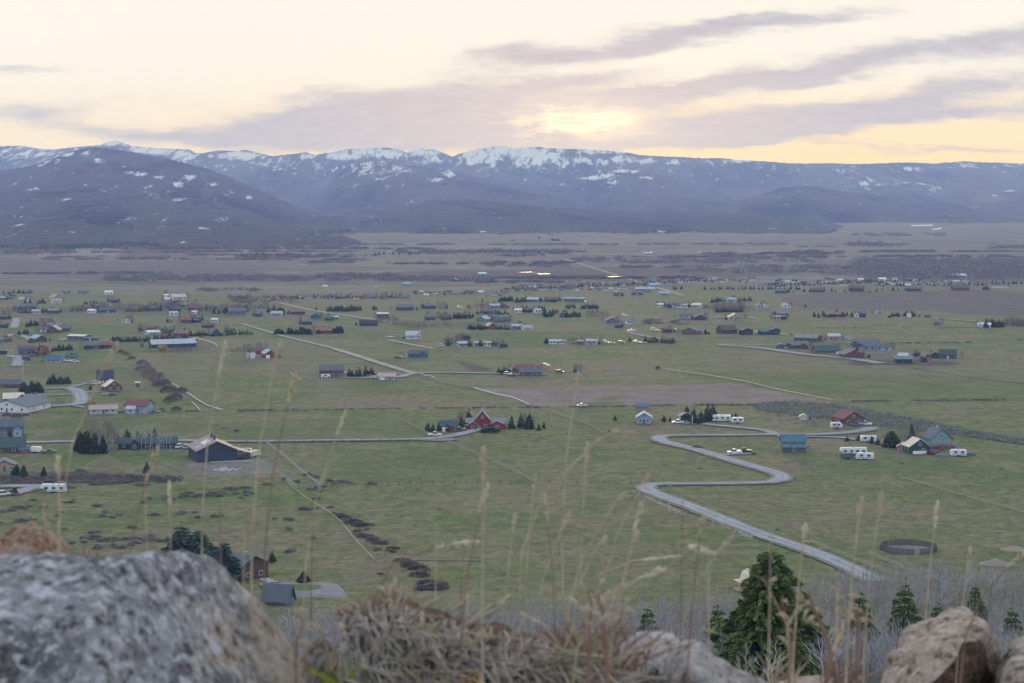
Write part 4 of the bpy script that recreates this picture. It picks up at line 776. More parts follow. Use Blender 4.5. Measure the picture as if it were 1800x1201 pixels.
# ================================================================== BUILDINGS (photo px of the foot of the front wall, width)
HS = [
 # ---- near left column
 (382, 812, 72, 'g', 'roofbrown', 'navy', 'big navy gabled barn with pale roof panel above the gravel turning loop', dict(name='barn', yaw=10, dep=1.0, wh=20, rh=16, win=0, door=False, detail=1)),
 (18, 767, 46, 'e', 'slate', 'greyblue', 'two-storey grey-blue house with two white-edged gables at the frame edge', dict(wh=17, rh=12, chim=0, wings=[('y', -.42, -.1, -2.5, 3, 13, 6, 'greyblue', 'slate'), ('y', .1, .44, -2.5, 3, 13, 7, 'lightblue', 'slate')], trim=True)),
 (18, 797, 52, 'e', 'teal', 'log', 'long log house with dark teal roof and porch beside the white cargo trailer', dict(wh=11, rh=15, wings=[('x', .3, .62, -3, 2, 6, 3, 'rust', 'teal')])),
 (228, 790, 40, 'e', 'teal', 'navy', 'dark teal house with pale arched gable window between conifers and aspens', dict(wh=11, rh=8, wings=[('y', 0, .42, -3, 4, 10, 9, 'navy', 'teal')])),
 (280, 789, 62, 'e', 'teal', 'navy', 'long low dark wing with light end wall behind the bare aspens', dict(wh=10, rh=9, dep=.35)),
 (8, 829, 44, 'g', 'slate', 'wood', 'small dark-roofed cabin behind young spruces at the frame edge', dict(wh=9, rh=10, dep=.8)),
 (12, 725, 78, 'g', 'slate', 'white', 'large cream-white building with slate roof at the cul-de-sac', dict(name='shop_building', yaw=-28, wh=10, rh=11, dep=.9, win=4)),
 (24, 709, 34, 'e', 'cream', 'greyblue', 'grey-blue house with cream roof behind the large cream building', dict(wh=9, rh=8, wings=[('y', .15, .75, -3, 4, 8, 7, 'greyblue', 'slate')])),
 (63, 711, 34, 'e', 'greyblue', 'sage', 'grey house with open dark garage beside the cul-de-sac', dict(wh=9, rh=7, gar=1)),
 (17, 682, 40, 'e', 'slate', 'log', 'long red-brown house with slate roof behind a white van', dict(wh=7, rh=7, dep=.4)),
 (182, 728, 48, 'e', 'pink', 'pale', 'low white house with pink roof beside the yellow willow', dict(wh=9, rh=6, dep=.35)),
 (238, 727, 42, 'e', 'maroon', 'lightblue', 'pale blue metal building with pink-red roof and lean-to', dict(name='shop_building', yaw=-24, wh=14, rh=9, dep=.8, win=1, wings=[('x', -.35, .05, -2.5, 1, 9, 4, 'pale', 'pale')])),
 (185, 673, 28, 'e', 'navy', 'cream', 'tall steep navy-roofed house with cream walls uphill of the log cabin', dict(wh=7, rh=14)),
 (201, 688, 29, 'g', 'cream', 'log', 'brown log cabin with bright cream roof slope', dict(wh=9, rh=10, yaw=14)),
 (242, 681, 7, 'e', 'cream', 'rust', 'tiny shed with cream door by the hedge row', dict(name='shed')),
 # ---- centre
 (848, 755, 26, 'g', 'greyblue', 'red', 'large red farmhouse with three gables, blue-grey roofs and two white garage doors', dict(dep=.9, wh=17, rh=15, win=1, door=True, chim=1, wings=[('x', -1.1, .5, 2, 12, 11, 6, 'red', 'greyblue'), ('y', -1.02, -.3, -3, 6, 8, 6, 'red', 'greyblue'), ('x', .4, 1.6, 2, 12, 11, 6, 'red', 'greyblue'), ('y', .5, 1.5, -2, 5, 9, 6, 'red', 'greyblue')])),
 (789, 759, 29, 'e', 'teal', 'red', 'red garage with teal roof and white corner beside the red farmhouse', dict(name='garage', wh=11, rh=8, dep=.7, gar=1, trim=True)),
 (1132, 745, 26, 'g', 'pale', 'lightblue', 'small sky-blue cottage with white-edged gable', dict(name='cottage', wh=11, rh=8, dep=1, trim=True)),
 (1129, 721, 20, 'e', 'blue', 'wood', 'open shed with blue metal roof behind the sky-blue cottage', dict(name='shed', wh=5, rh=4, win=0, door=False)),
 (1395, 795, 42, 'e', 'blue', 'sage', 'two-storey grey house with bright blue-teal roof beside the gravel bend', dict(wh=19, rh=11, yaw=6, dep=.55, wings=[('x', -.48, .48, -2.5, 1, 10, 3, 'slate', 'blue')])),
 (1501, 747, 40, 'g', 'maroon', 'log', 'dark red cabin with maroon roof at the end of the gravel road', dict(name='cabin', wh=11, rh=12, yaw=26, dep=.9, wings=[('x', -.7, -.5, 1, 8, 6, 2, 'log', 'maroon')])),
 (1424, 739, 10, 'e', 'slate', 'pale', 'little blue and white shed beside a cream tent', dict(name='shed', wh=7, rh=3)),
 (1412, 739, 13, 'g', 'cream', 'cream', 'cream canvas shelter left of the little blue shed', dict(name='shelter', wh=5, rh=4, win=0, door=False, detail=0)),
 (1617, 798, 38, 'g', 'cream', 'darkgreen', 'dark green shed with bright cream roof slope', dict(name='shed', wh=13, rh=13, yaw=20, dep=.7, gar=0, win=1)),
 (1655, 789, 40, 'g', 'slate', 'turquoise', 'half-finished house with turquoise and orange sheathing and slate roof', dict(wh=18, rh=17, yaw=24, dep=.8, chim=1, win=0, wings=[('x', -.6, .55, -2, 0.5, 5, 2, 'rust', 'slate')])),
 (1588, 793, 22, 'g', 'pink', 'pink', 'low grey-pink rounded shelter beside the dark green shed', dict(name='shelter', wh=5, rh=6, win=0, door=False)),
 (583, 664, 42, 'e', 'slate', 'log', 'large two-storey log house with slate roof and white garage doors', dict(wh=13, rh=8, dep=.6, gar=2)),
 (680, 668, 29, 'e', 'pink', 'pale', 'small white workshop with grey-pink roof beside the gravel drive', dict(name='workshop', wh=6, rh=5, gar=1)),
 (932, 661, 38, 'e', 'slate', 'log', 'brown log barn with slate roof at the pasture ranch', dict(name='barn', wh=7, rh=6, dep=.5)),
 (922, 655, 34, 'e', 'maroon', 'log', 'maroon-roofed shed behind the brown log barn', dict(name='shed', wh=7, rh=6)),
 (953, 654, 20, 'g', 'cream', 'wood', 'tall open shed with cream roof at the pasture ranch', dict(name='shed', wh=11, rh=4, win=0, door=False, yaw=-12)),
 (895, 656, 10, 'g', 'greyblue', 'lightblue', 'tiny blue shelter behind the ranch vehicles', dict(name='shelter', wh=4, rh=3)),
 (1016, 655, 7, 'e', 'slate', 'slate', 'small dark box shed alone in the pasture', dict(name='shed', wh=4, rh=2)),
 (735, 629, 35, 'e', 'slate', 'blue', 'navy-blue ranch house with slate roof and low porch', dict(wh=7, rh=6, dep=.4, wings=[('y', .05, .45, -2, 4, 6, 6, 'blue', 'slate')])),
 (726, 596, 24, 'e', 'pale', 'white', 'white farmhouse with black-edged pale roof', dict(wh=7, rh=6, wings=[('x', -.5, .3, -3, .5, 4, 2, 'white', 'greyblue'), ('y', .3, .6, -1, 5, 6, 5, 'white', 'slate')])),
 (476, 630, 21, 'g', 'lightblue', 'red', 'bright red barn with blue roof and white door', dict(name='barn', wh=8, rh=6, gar=1, dep=1.4, yaw=10)),
 (454, 623, 9, 'e', 'red', 'red', 'small red shed beside the red barn', dict(name='shed')),
 (444, 630, 9, 'g', 'white', 'white', 'small white shed near the red barn', dict(name='shed')), (436, 629, 7, 'g', 'pale', 'white', 'smaller white shed left of another white shed', dict(name='shed')),
 (306, 611, 80, 'e', 'pale', 'navy', 'very long metal building with pale roof and navy walls', dict(name='metal_building', wh=7, rh=7, dep=.25, win=3)),
 # ---- mid band, right
 (1415, 601, 42, 'e', 'greyblue', 'log', 'long brown house with grey-blue roof left of the pale-roofed garage', dict(wh=7, rh=5)),
 (1467, 599, 22, 'e', 'pale', 'wood', 'brown garage with pale roof and white vehicles beside it', dict(name='garage', wh=8, rh=4)),
 (1398, 613, 44, 'e', 'slate', 'log', 'brown house with twin slate gables in front of the long brown house', dict(wh=6, rh=6, wings=[('y', -.45, -.1, -2, 5, 5, 5, 'log', 'slate'), ('y', .15, .5, -2, 5, 5, 5, 'brown', 'slate')])),
 (1457, 621, 48, 'e', 'teal', 'rust', 'low tan-walled house with wide dark teal roof', dict(wh=5, rh=8, dep=.4)),
 (1502, 630, 36, 'g', 'slate', 'log', 'brown gabled house with slate roof beside a parked trailer', dict(wh=7, rh=7, yaw=18)),
 (1518, 610, 44, 'e', 'slate', 'greyblue', 'wide slate-roofed house with two gables, behind the grey-blue metal building', dict(wh=6, rh=7, wings=[('y', -.5, -.15, -2, 5, 5, 6, 'slate', 'slate')])),
 (1540, 617, 48, 'e', 'slate', 'lightblue', 'long grey-blue metal building with slate roof', dict(name='metal_building', wh=8, rh=5, dep=.35)),
 (1588, 639, 30, 'e', 'greyblue', 'black', 'dark stepped-roof barn in the brown yard', dict(name='barn', wh=8, rh=6, wings=[('x', -.3, .25, 3, 9, 13, 4, 'black', 'pale'), ('x', -.8, -.4, 0, 5, 4, 3, 'wood', 'slate')])),
 (1612, 627, 11, 'e', 'slate', 'black', 'small black shed behind the dark stepped-roof barn', dict(name='shed')), (1624, 637, 11, 'e', 'black', 'black', 'square black box shed right of the stepped-roof barn', dict(name='shed')),
 (1644, 630, 15, 'g', 'slate', 'navy', 'small navy gabled garage left of the dark green barn house', dict(name='garage')),
 (1666, 631, 30, 'e', 'darkgreen', 'slate', 'dark green-roofed barn house with round gable windows', dict(wh=8, rh=8)),
 (1730, 576, 22, 'e', 'white', 'white', 'bright white farmhouse beside the row of dark conifers', dict(wh=5, rh=3, wings=[('y', -.5, -.1, -1, 4, 4, 4, 'white', 'white')])),
 (1649, 572, 7, 'g', 'pale', 'greyblue', 'tiny grey hut alone in the open pasture', dict(name='hut')),
 (1466, 557, 28, 'e', 'rust', 'brown', 'low brown ranch house between small conifers', dict(wh=4, rh=4)), (1512, 558, 20, 'e', 'slate', 'navy', 'dark navy house with white gable', dict(wh=7, rh=4, wings=[('y', -.5, -.1, -1, 4, 5, 4, 'white', 'slate')])),
 (1598, 558, 8, 'g', 'white', 'white', 'small white gable house between conifers', {}), (1540, 553, 8, 'g', 'pale', 'pale', 'tiny pale house right of the navy house', {}),
 (1384, 541, 13, 'g', 'grey', 'white', 'small white house with grey roof at the sage flat edge', {}), (1376, 556, 21, 'e', 'greyblue', 'brown', 'brown house with grey-blue roof near the frame of bare trees', {}),
 (1366, 562, 12, 'e', 'pink', 'tan', 'small tan shed in front of the brown house', dict(name='shed')), (1374, 562, 14, 'e', 'slate', 'brown', 'low dark shed below the brown house', dict(name='shed')),
 # ---- mid band, centre right
 (1203, 560, 20, 'e', 'slate', 'pale', 'grey-walled house with slate roof and dark left gable', {}), (1231, 563, 20, 'g', 'slate', 'darkgreen', 'dark green house beside the grey-walled house', dict(dep=.9)),
 (1293, 563, 24, 'g', 'cream', 'tan', 'tan house with large cream roof slope', dict(wh=5, rh=6, yaw=10)), (1283, 587, 30, 'e', 'brown', 'brown', 'large brown lodge with wide brown roof', dict(wh=7, rh=8)),
 (1314, 589, 20, 'g', 'slate', 'black', 'black log house with white roof edge and balcony', dict(wh=8, rh=4)), (1346, 589, 16, 'e', 'slate', 'navy', 'navy house, left half of a joined pair', {}),
 (1364, 589, 16, 'g', 'slate', 'navy', 'taller navy house, right half of a joined pair', dict(wh=9, rh=3)), (1212, 589, 28, 'g', 'green', 'rust', 'rust-brown house with dark green roof', dict(wh=7, rh=5, yaw=-18)),
 (1174, 585, 15, 'e', 'maroon', 'brown', 'small maroon shed left of the green-roofed house', dict(name='shed')), (1086, 577, 12, 'e', 'slate', 'navy', 'small navy shed in the open field', dict(name='shed')),
 (1076, 569, 22, 'g', 'slate', 'greyblue', 'grey-blue house with slate gable', dict(dep=.8)), (1108, 570, 12, 'e', 'greyblue', 'white', 'small white shed right of the grey-blue house', dict(name='shed')),
 (1151, 603, 15, 'g', 'brown', 'log', 'dark log chalet between two conifers', dict(wh=5, rh=5)), (1171, 604, 14, 'e', 'brown', 'brown', 'brown shed right of the log chalet', dict(name='shed')),
 (1040, 606, 19, 'e', 'grey', 'pale', 'pale grey farmhouse with hipped grey roof', {}), (980, 605, 27, 'e', 'pale', 'white', 'long white house with blue windows beside one conifer', dict(wh=5, rh=2, win=5, detail=1)),
 (1020, 606, 9, 'e', 'pink', 'rust', 'small rusty shed right of the long white house', dict(name='shed')), (1186, 541, 21, 'e', 'slate', 'white', 'white workshop with slate roof', dict(name='workshop')),
 (1176, 541, 9, 'g', 'slate', 'navy', 'small navy gable left of the white workshop', dict(name='shed')), (1203, 541, 10, 'e', 'pale', 'white', 'small white annex right of the white workshop', dict(name='shed')), (1161, 540, 10, 'e', 'white', 'white', 'tiny white trailer home left of the navy gable', {}),
 (1223, 541, 18, 'e', 'cream', 'pale', 'pale barn with cream roof', dict(name='barn')), (1285, 531, 16, 'e', 'lightblue', 'pale', 'pale house with light blue roof behind the bare thicket', {}), (1337, 542, 12, 'g', 'sage', 'pale', 'pale green-grey house in the open meadow', {}), (1347, 541, 8, 'g', 'pale', 'white', 'white annex right of the pale green-grey house', {}),
 # ---- mid band, centre
 (866, 579, 17, 'g', 'tan', 'log', 'brown chalet with bright tan roof edge among small trees', dict(wh=6, rh=5)), (909, 579, 18, 'e', 'grey', 'sage', 'grey shed cluster right of the brown chalet', dict(name='shed')), (928, 580, 18, 'e', 'pink', 'white', 'low white barn with pinkish roof', dict(name='barn', wh=3, rh=4)),
 (884, 567, 28, 'e', 'navy', 'greyblue', 'long house with navy roof above the brown chalet', dict(wh=3, rh=5)), (861, 563, 16, 'e', 'slate', 'pale', 'grey house with white porch left of the navy-roofed house', {}), (845, 566, 20, 'g', 'grey', 'sage', 'broad grey-green gable house', {}), (858, 552, 18, 'e', 'slate', 'navy', 'dark house above the grey-green gable', {}),
 (815, 559, 16, 'e', 'brown', 'maroon', 'low maroon house between dark conifers', {}), (757, 563, 17, 'e', 'slate', 'brown', 'dark brown house with white half-round gate', {}), (782, 563, 14, 'e', 'brown', 'brown', 'low brown shed between conifers', dict(name='shed')),
 (712, 546, 30, 'e', 'slate', 'brown', 'long dark barn on the rise', dict(name='barn')), (757, 543, 21, 'e', 'slate', 'navy', 'dark navy barn right of the long dark barn', dict(name='barn')), (870, 542, 16, 'e', 'grey', 'sage', 'grey house beside orange shrubs', {}), (887, 542, 12, 'g', 'rust', 'rust', 'rust-coloured gable house right of the grey house', {}),
 (911, 550, 12, 'e', 'white', 'white', 'small white cottage with parked cars', {}), (926, 549, 16, 'e', 'slate', 'brown', 'dark brown cottage right of the small white cottage', {}), (946, 550, 12, 'e', 'pale', 'white', 'white house with vans right of the dark brown cottage', {}),
 (990, 558, 14, 'g', 'teal', 'green', 'teal-green roofed cabin between orange willows', {}), (1009, 531, 36, 'e', 'grey', 'greyblue', 'very long grey shed with bright roof edge', dict(name='shed', wh=6, rh=1.5, dep=.3)), (970, 531, 20, 'e', 'brown', 'brown', 'low brown house among conifers left of the long grey shed', {}), (935, 531, 22, 'e', 'grey', 'greyblue', 'grey house in a conifer belt', {}),
 (821, 597, 12, 'e', 'brown', 'brown', 'dark brown shed above the pale blue cottages', dict(name='shed')), (814, 610, 17, 'e', 'pale', 'lightblue', 'pale blue cottage, left of its row', {}), (840, 609, 10, 'e', 'pale', 'lightblue', 'pale blue cottage between two dark conifers', {}), (856, 609, 14, 'e', 'tan', 'white', 'white cottage with brown roof', {}), (870, 609, 10, 'e', 'brown', 'rust', 'rust-brown shed right of the white cottage', dict(name='shed')), (883, 611, 10, 'e', 'brown', 'brown', 'brown shed at the end of the cottage row', dict(name='shed')),
 (847, 484, 14, 'e', 'white', 'lightblue', 'large white building standing alone at the scrub edge', dict(wh=3, rh=2)), (715, 503, 14, 'e', 'lightblue', 'lightblue', 'pale blue building alone in the far field', {}), (798, 495, 8, 'g', 'lightblue', 'blue', 'small blue house at the scrub edge', {}),
 # ---- mid band, left centre
 (380, 591, 18, 'g', 'slate', 'teal', 'dark A-frame house with cream gable edge', dict(wh=4, rh=9, yaw=20)), (402, 586, 16, 'e', 'teal', 'rust', 'brown house with teal roof right of the A-frame', {}), (368, 577, 16, 'e', 'maroon', 'brown', 'maroon house above the A-frame', {}), (377, 567, 11, 'e', 'white', 'white', 'little white house above the maroon house', {}), (345, 568, 9, 'e', 'slate', 'navy', 'small navy house left of the little white house', {}),
 (414, 546, 28, 'e', 'brown', 'brown', 'long brown house in the bare grove', {}), (417, 553, 30, 'e', 'slate', 'greyblue', 'long grey-blue house in front of the long brown house', {}), (373, 545, 16, 'e', 'teal', 'greyblue', 'teal-roofed house left of the brown long house', {}), (459, 546, 12, 'e', 'slate', 'white', 'white and slate house right of the bare grove', {}),
 (524, 553, 24, 'e', 'rust', 'brown', 'brown barn with white roof glint by the road', dict(name='barn')), (554, 560, 15, 'g', 'blue', 'blue', 'bright blue barn near the straight road', dict(name='barn')), (577, 564, 14, 'e', 'green', 'green', 'small green shed right of the blue barn', dict(name='shed')), (588, 563, 14, 'e', 'pale', 'sage', 'grey-green shed with pale roof', dict(name='shed')), (540, 571, 16, 'e', 'slate', 'black', 'low black open shed below the blue barn', dict(name='shed')),
 (648, 573, 31, 'e', 'black', 'black', 'long black barn beside the straight road', dict(name='barn', wh=5, rh=5, dep=.4)), (673, 560, 20, 'e', 'cream', 'brown', 'open hay shed with bright cream roof', dict(name='shed', wh=8, rh=2)), (569, 587, 28, 'e', 'rust', 'red', 'low red ranch house behind a row of dark conifers', {}), (454, 557, 11, 'e', 'slate', 'slate', 'small slate hut in the green field', dict(name='hut')), (485, 556, 20, 'e', 'grey', 'grey', 'low grey sheds in the green field', dict(name='shed')),
 # ---- left town
 (92, 586, 22, 'g', 'tan', 'log', 'brown log lodge with bright orange gable', dict(wh=6, rh=7)), (76, 584, 15, 'e', 'slate', 'rust', 'brown garage with white doors left of the log lodge', dict(name='garage', gar=2)), (112, 583, 22, 'e', 'slate', 'log', 'brown wing right of the log lodge', {}), (97, 578, 26, 'e', 'greyblue', 'slate', 'blue-roofed house behind the log lodge', {}),
 (73, 601, 21, 'g', 'lightblue', 'brown', 'brown barn with light blue roof slope', dict(name='barn', yaw=24, dep=1)), (133, 598, 34, 'e', 'cream', 'greyblue', 'long shed with bright cream roof', dict(name='shed', wh=7, rh=2)), (158, 599, 26, 'e', 'slate', 'slate', 'open dark shed right of the cream-roofed shed', dict(name='shed', wh=4, rh=1)), (6, 603, 14, 'e', 'greyblue', 'sage', 'blue-roofed cottage at the frame edge', {}), (16, 601, 8, 'e', 'rust', 'rust', 'rust shed beside the blue-roofed cottage', dict(name='shed')),
 (48, 624, 30, 'e', 'navy', 'greyblue', 'two-storey dark house with pale corner posts beside the orange willow', dict(wh=10, rh=4)), (5, 623, 14, 'e', 'greyblue', 'navy', 'navy shed at the frame edge above the gravel lane', dict(name='shed')), (94, 637, 29, 'e', 'blue', 'pale', 'long white building with sky-blue roof', dict(name='metal_building', wh=5, rh=7, dep=.4)), (125, 632, 20, 'e', 'green', 'sage', 'grey building with green roof right of the sky-blue roof', dict(name='metal_building', wh=5, rh=5)), (44, 634, 9, 'e', 'slate', 'slate', 'small dark shed left of the sky-blue roofed building', dict(name='shed')),
 (162, 614, 28, 'e', 'slate', 'navy', 'dark navy house with many small gables', dict(wings=[('y', -.4, -.1, -1, 4, 4, 4, 'navy', 'slate'), ('y', .1, .4, -1, 4, 4, 4, 'greyblue', 'slate')])), (187, 613, 26, 'e', 'maroon', 'brown', 'house with wide maroon roof', {}), (271, 588, 24, 'e', 'white', 'pale', 'low shed with bright white roof', dict(name='shed', wh=2, rh=3)),
 (262, 583, 22, 'e', 'brown', 'brown', 'dark brown barn with orange round end', dict(name='barn')), (299, 586, 22, 'e', 'green', 'rust', 'brick house with green roof', {}), (317, 592, 27, 'e', 'rust', 'rust', 'long rust-roofed house behind the conifer hedge', {}), (327, 568, 19, 'e', 'red', 'brown', 'red-roofed ranch house in the left hamlet', {}), (346, 564, 14, 'e', 'slate', 'brown', 'dark shed right of the red-roofed house', dict(name='shed')),
 (222, 568, 13, 'g', 'slate', 'white', 'white gable with dark trim beside timber frames', {}), (5, 577, 11, 'e', 'teal', 'teal', 'bright teal house at the frame edge', {}), (6, 562, 15, 'e', 'slate', 'brown', 'dark barn at the frame edge above the teal house', dict(name='barn')),
 (48, 545, 30, 'e', 'slate', 'brown', 'long slate-roofed house behind dark conifers', {}), (95, 551, 20, 'e', 'greyblue', 'brown', 'brown house with grey-blue roof', {}), (62, 552, 14, 'e', 'grey', 'pale', 'pale low house between conifers', {}), (146, 547, 26, 'e', 'brown', 'brown', 'long brown house in bare trees', {}), (175, 543, 22, 'e', 'slate', 'brown', 'slate-roofed house in the dark grove', {}),
 (190, 550, 28, 'e', 'teal', 'slate', 'long dark teal-roofed shed', dict(name='shed')), (160, 551, 13, 'e', 'white', 'white', 'low white trailer home', {}), (232, 548, 22, 'e', 'slate', 'navy', 'dark navy house in bare trees', {}), (265, 547, 26, 'e', 'slate', 'greyblue', 'grey-blue house in bare trees', {}), (286, 541, 24, 'e', 'slate', 'slate', 'slate house behind the bare trees', {}), (308, 537, 16, 'g', 'red', 'maroon', 'maroon house at the far edge of the left hamlet', {}), (326, 540, 18, 'e', 'lightblue', 'greyblue', 'blue-grey house right of the maroon house', {}), (310, 548, 18, 'e', 'teal', 'darkgreen', 'dark green-roofed house in the bare grove', {}), (344, 546, 26, 'e', 'maroon', 'brown', 'long dark maroon house at the grove edge', {}), (306, 555, 14, 'e', 'pale', 'white', 'white sheds with parked cars', dict(name='shed')), (342, 553, 8, 'e', 'white', 'white', 'tiny white trailer home', {}),
 (117, 518, 16, 'e', 'slate', 'pale', 'pale house alone on the far field', {}), (147, 518, 20, 'e', 'slate', 'pale', 'group of pale houses with slate roof', {}), (192, 518, 14, 'e', 'white', 'white', 'long white trailer home alone on the far field', {}), (100, 533, 16, 'e', 'pink', 'white', 'white farm with pinkish roof', {}), (52, 534, 8, 'g', 'pale', 'white', 'tiny white cottage between dark conifers', {}), (200, 532, 14, 'e', 'slate', 'brown', 'dark cabin on the far field', dict(name='cabin')), (316, 527, 26, 'e', 'pale', 'cream', 'cream house with trees', {}), (292, 523, 9, 'e', 'white', 'white', 'small white trailer left of the cream house', {}), (4, 528, 12, 'e', 'lightblue', 'greyblue', 'blue-grey house at the far frame edge', {}),
 (294, 530, 9, 'e', 'white', 'pale', 'tiny white shed below the trailer', dict(name='shed')),
 # far
 (1131, 511, 27, 'e', 'pale', 'sage', 'very long pale green building at the town edge', dict(name='metal_building', wh=3, rh=2.5, dep=.3)), (1152, 505, 20, 'e', 'lightblue', 'lightblue', 'pale blue hall behind the long pale green building', dict(name='hall')), (1168, 520, 18, 'e', 'lightblue', 'lightblue', 'pale blue building right of the slate sheds', {}), (1120, 519, 20, 'e', 'slate', 'slate', 'slate sheds at the town edge', dict(name='shed')), (1089, 521, 16, 'e', 'brown', 'slate', 'low dark shed at the town edge', dict(name='shed')),
 (1552, 494, 13, 'e', 'white', 'pale', 'largest white building of the far right town', {}), (1513, 495, 9, 'e', 'white', 'white', 'white dome-roofed building in the far right town', {}), (1605, 512, 26, 'e', 'slate', 'brown', 'long dark house with white gable on the far meadow', {}), (1505, 512, 26, 'e', 'brown', 'brown', 'long brown barn on the far meadow', dict(name='barn')), (1438, 514, 22, 'e', 'brown', 'maroon', 'maroon house on the far meadow', {}), (1690, 511, 28, 'e', 'brown', 'maroon', 'dark maroon house among far conifers', {}), (1372, 516, 20, 'e', 'slate', 'brown', 'dark house at the edge of the sage flat', {}), (1733, 510, 12, 'g', 'brown', 'brown', 'small brown house left of the long white fence', {}),
 (1600, 487, 9, 'e', 'white', 'white', 'white barn below the far cottonwoods', dict(name='barn')), (1690, 488, 18, 'e', 'white', 'pale', 'long white building below the far cottonwoods', {}), (1672, 487, 8, 'e', 'white', 'white', 'small white building left of the long white one', {}),
 (1148, 408, 30, 'e', 'white', 'white', 'bright white long barn at the foot of the far hills', dict(name='barn', wh=2, rh=1)), (1165, 410, 12, 'e', 'white', 'pale', 'smaller white barn beside the bright long barn', dict(name='barn')),
]
for (px, py, w, fr, rc, wc, lab, kw) in HS:
    kw = dict(kw); nm = kw.pop('name', 'house'); house(px, py, w, fr, rc, wc, lab, nm, cat=nm.replace('_', ' '), **kw)
def find(label_start): return next(o for o in COL.objects if o.get('label', '').startswith(label_start))
# details of the navy barn
b = find('big navy gabled barn'); k = ppm(b.location); Wb = 72 / k
def addpart(root, name, fn, m): mb = MB(); fn(mb); return obj(name, mb.mesh(name, m), root)
rfo = next(c for c in b.children if c.name.startswith('roof')); wh, rh = 20 / k, 16 / k; sl = rh / (Wb / 2)
def onroof(mb, x0, x1, y0, y1, dz=.28):
    z = lambda x: wh + rh * (1 - abs(x) / (Wb / 2)) + dz
    mb.add([(x0, y0, z(x0)), (x1, y0, z(x1)), (x1, y1, z(x1)), (x0, y1, z(x0)), (x0, y0, z(x0) + .12), (x1, y0, z(x1) + .12), (x1, y1, z(x1) + .12), (x0, y1, z(x0) + .12)], [(0, 3, 2, 1), (4, 5, 6, 7), (0, 1, 5, 4), (1, 2, 6, 5), (2, 3, 7, 6), (3, 0, 4, 7)])
addpart(rfo, 'skylight', lambda m_: onroof(m_, -Wb * .28, -Wb * .1, 5, 14), M('cream')); addpart(rfo, 'ridge_strip', lambda m_: onroof(m_, -Wb * .46, -Wb * .34, 7, 7.6), G_trim)
for y in (6, 13): addpart(rfo, 'chimney', lambda m_: m_.box(-.5, .5, y, y + 1, wh + rh * .9, wh + rh + 1.9), M('slate'))
addpart(b, 'barn_door', lambda m_: m_.box(-2.2, 2.6, -.12, .05, 0, 4), M('navy')); addpart(b, 'loft_window', lambda m_: m_.box(-1.1, 1.3, -.1, .05, wh + rh * .25, wh + rh * .5), G_pane)
addpart(b, 'red_panel', lambda m_: m_.box(-4.9, -4.2, -.16, .05, 0, 1.9), M('red')); addpart(b, 'apron', lambda m_: m_.box(-3, Wb / 2 + 6.5, -1.6, -.15, -.2, .25), G_conc)
def lean(m_): m_.add([(Wb / 2 - .2, 1, wh - .1), (Wb / 2 + 7, 1, wh - 2.2), (Wb / 2 + 7, 14, wh - 2.2), (Wb / 2 - .2, 14, wh - .1), (Wb / 2 - .2, 1, wh + .12), (Wb / 2 + 7, 1, wh - 1.98), (Wb / 2 + 7, 14, wh - 1.98), (Wb / 2 - .2, 14, wh + .12)], [(0, 3, 2, 1), (4, 5, 6, 7), (0, 1, 5, 4), (1, 2, 6, 5), (2, 3, 7, 6), (3, 0, 4, 7)])
addpart(b, 'carport_roof', lean, M('wood'))
for y in (1.4, 7.5, 13.5): addpart(b, 'carport_post', lambda m_: m_.box(Wb / 2 + 6.6, Wb / 2 + 6.8, y, y + .2, 0, wh - 2.2), G_wood)
trailer(430, 800, 6.5, 'travel', 10, 'white trailer parked under the lean-to of the navy barn', 'pale'); trailer(446, 803, 7, 'cargo', 60, 'cream flat trailer on the pad beside the navy barn', 'cream')
# pumice: stones and log heap in the loop
it = []
for _ in range(90): p = at(random.gauss(392, 14), random.gauss(826, 2.0)); it.append((p.x, p.y, p.z, random.uniform(.3, .8), random.uniform(.3, .9)))
o = find('half-finished house'); Wt = 40 / ppm(o.location); kk = ppm(o.location)
for i, x in enumerate(np.linspace(-.4, .3, 4)): addpart(o, 'sheathing_panel', lambda m_: m_.box(x * Wt, x * Wt + 1.2, -.09, .04, .3, 17 / kk * (.65 + .35 * (i % 2))), M('orange'))
o = find('dark green shed'); addpart(o, 'garage_door', lambda m_: m_.box(-3.2, 3.2, -.1, .05, 0, 1.3), G_door)
# near house below the rock and its dark shingled garage
K = house(400, 1018, 74, 'e', 'slate', 'brown', 'dark brown house behind blue spruces with stone steps and grey drive', yaw=-52, dep=.85, wh=26, rh=15, chim=1, win=4, detail=2)
K2 = house(484, 1066, 50, 'e', 'slate', 'slate', 'dark shingle-roofed garage below the brown house', name='garage', cat='garage', yaw=-20, dep=.6, wh=7, rh=24, win=0, door=False, detail=2)
for i in range(4):
    p = at(466 + i * 6, 1020 + i * 2.5); s_ = MB(); s_.box(-1.4, 1.4, -.5, .5, 0, .5); tag(obj('stone_step', s_.mesh('stone_step', G_conc), None, p), 'grey stone step beside the dark brown house', 'step', 'stone steps beside the brown house')
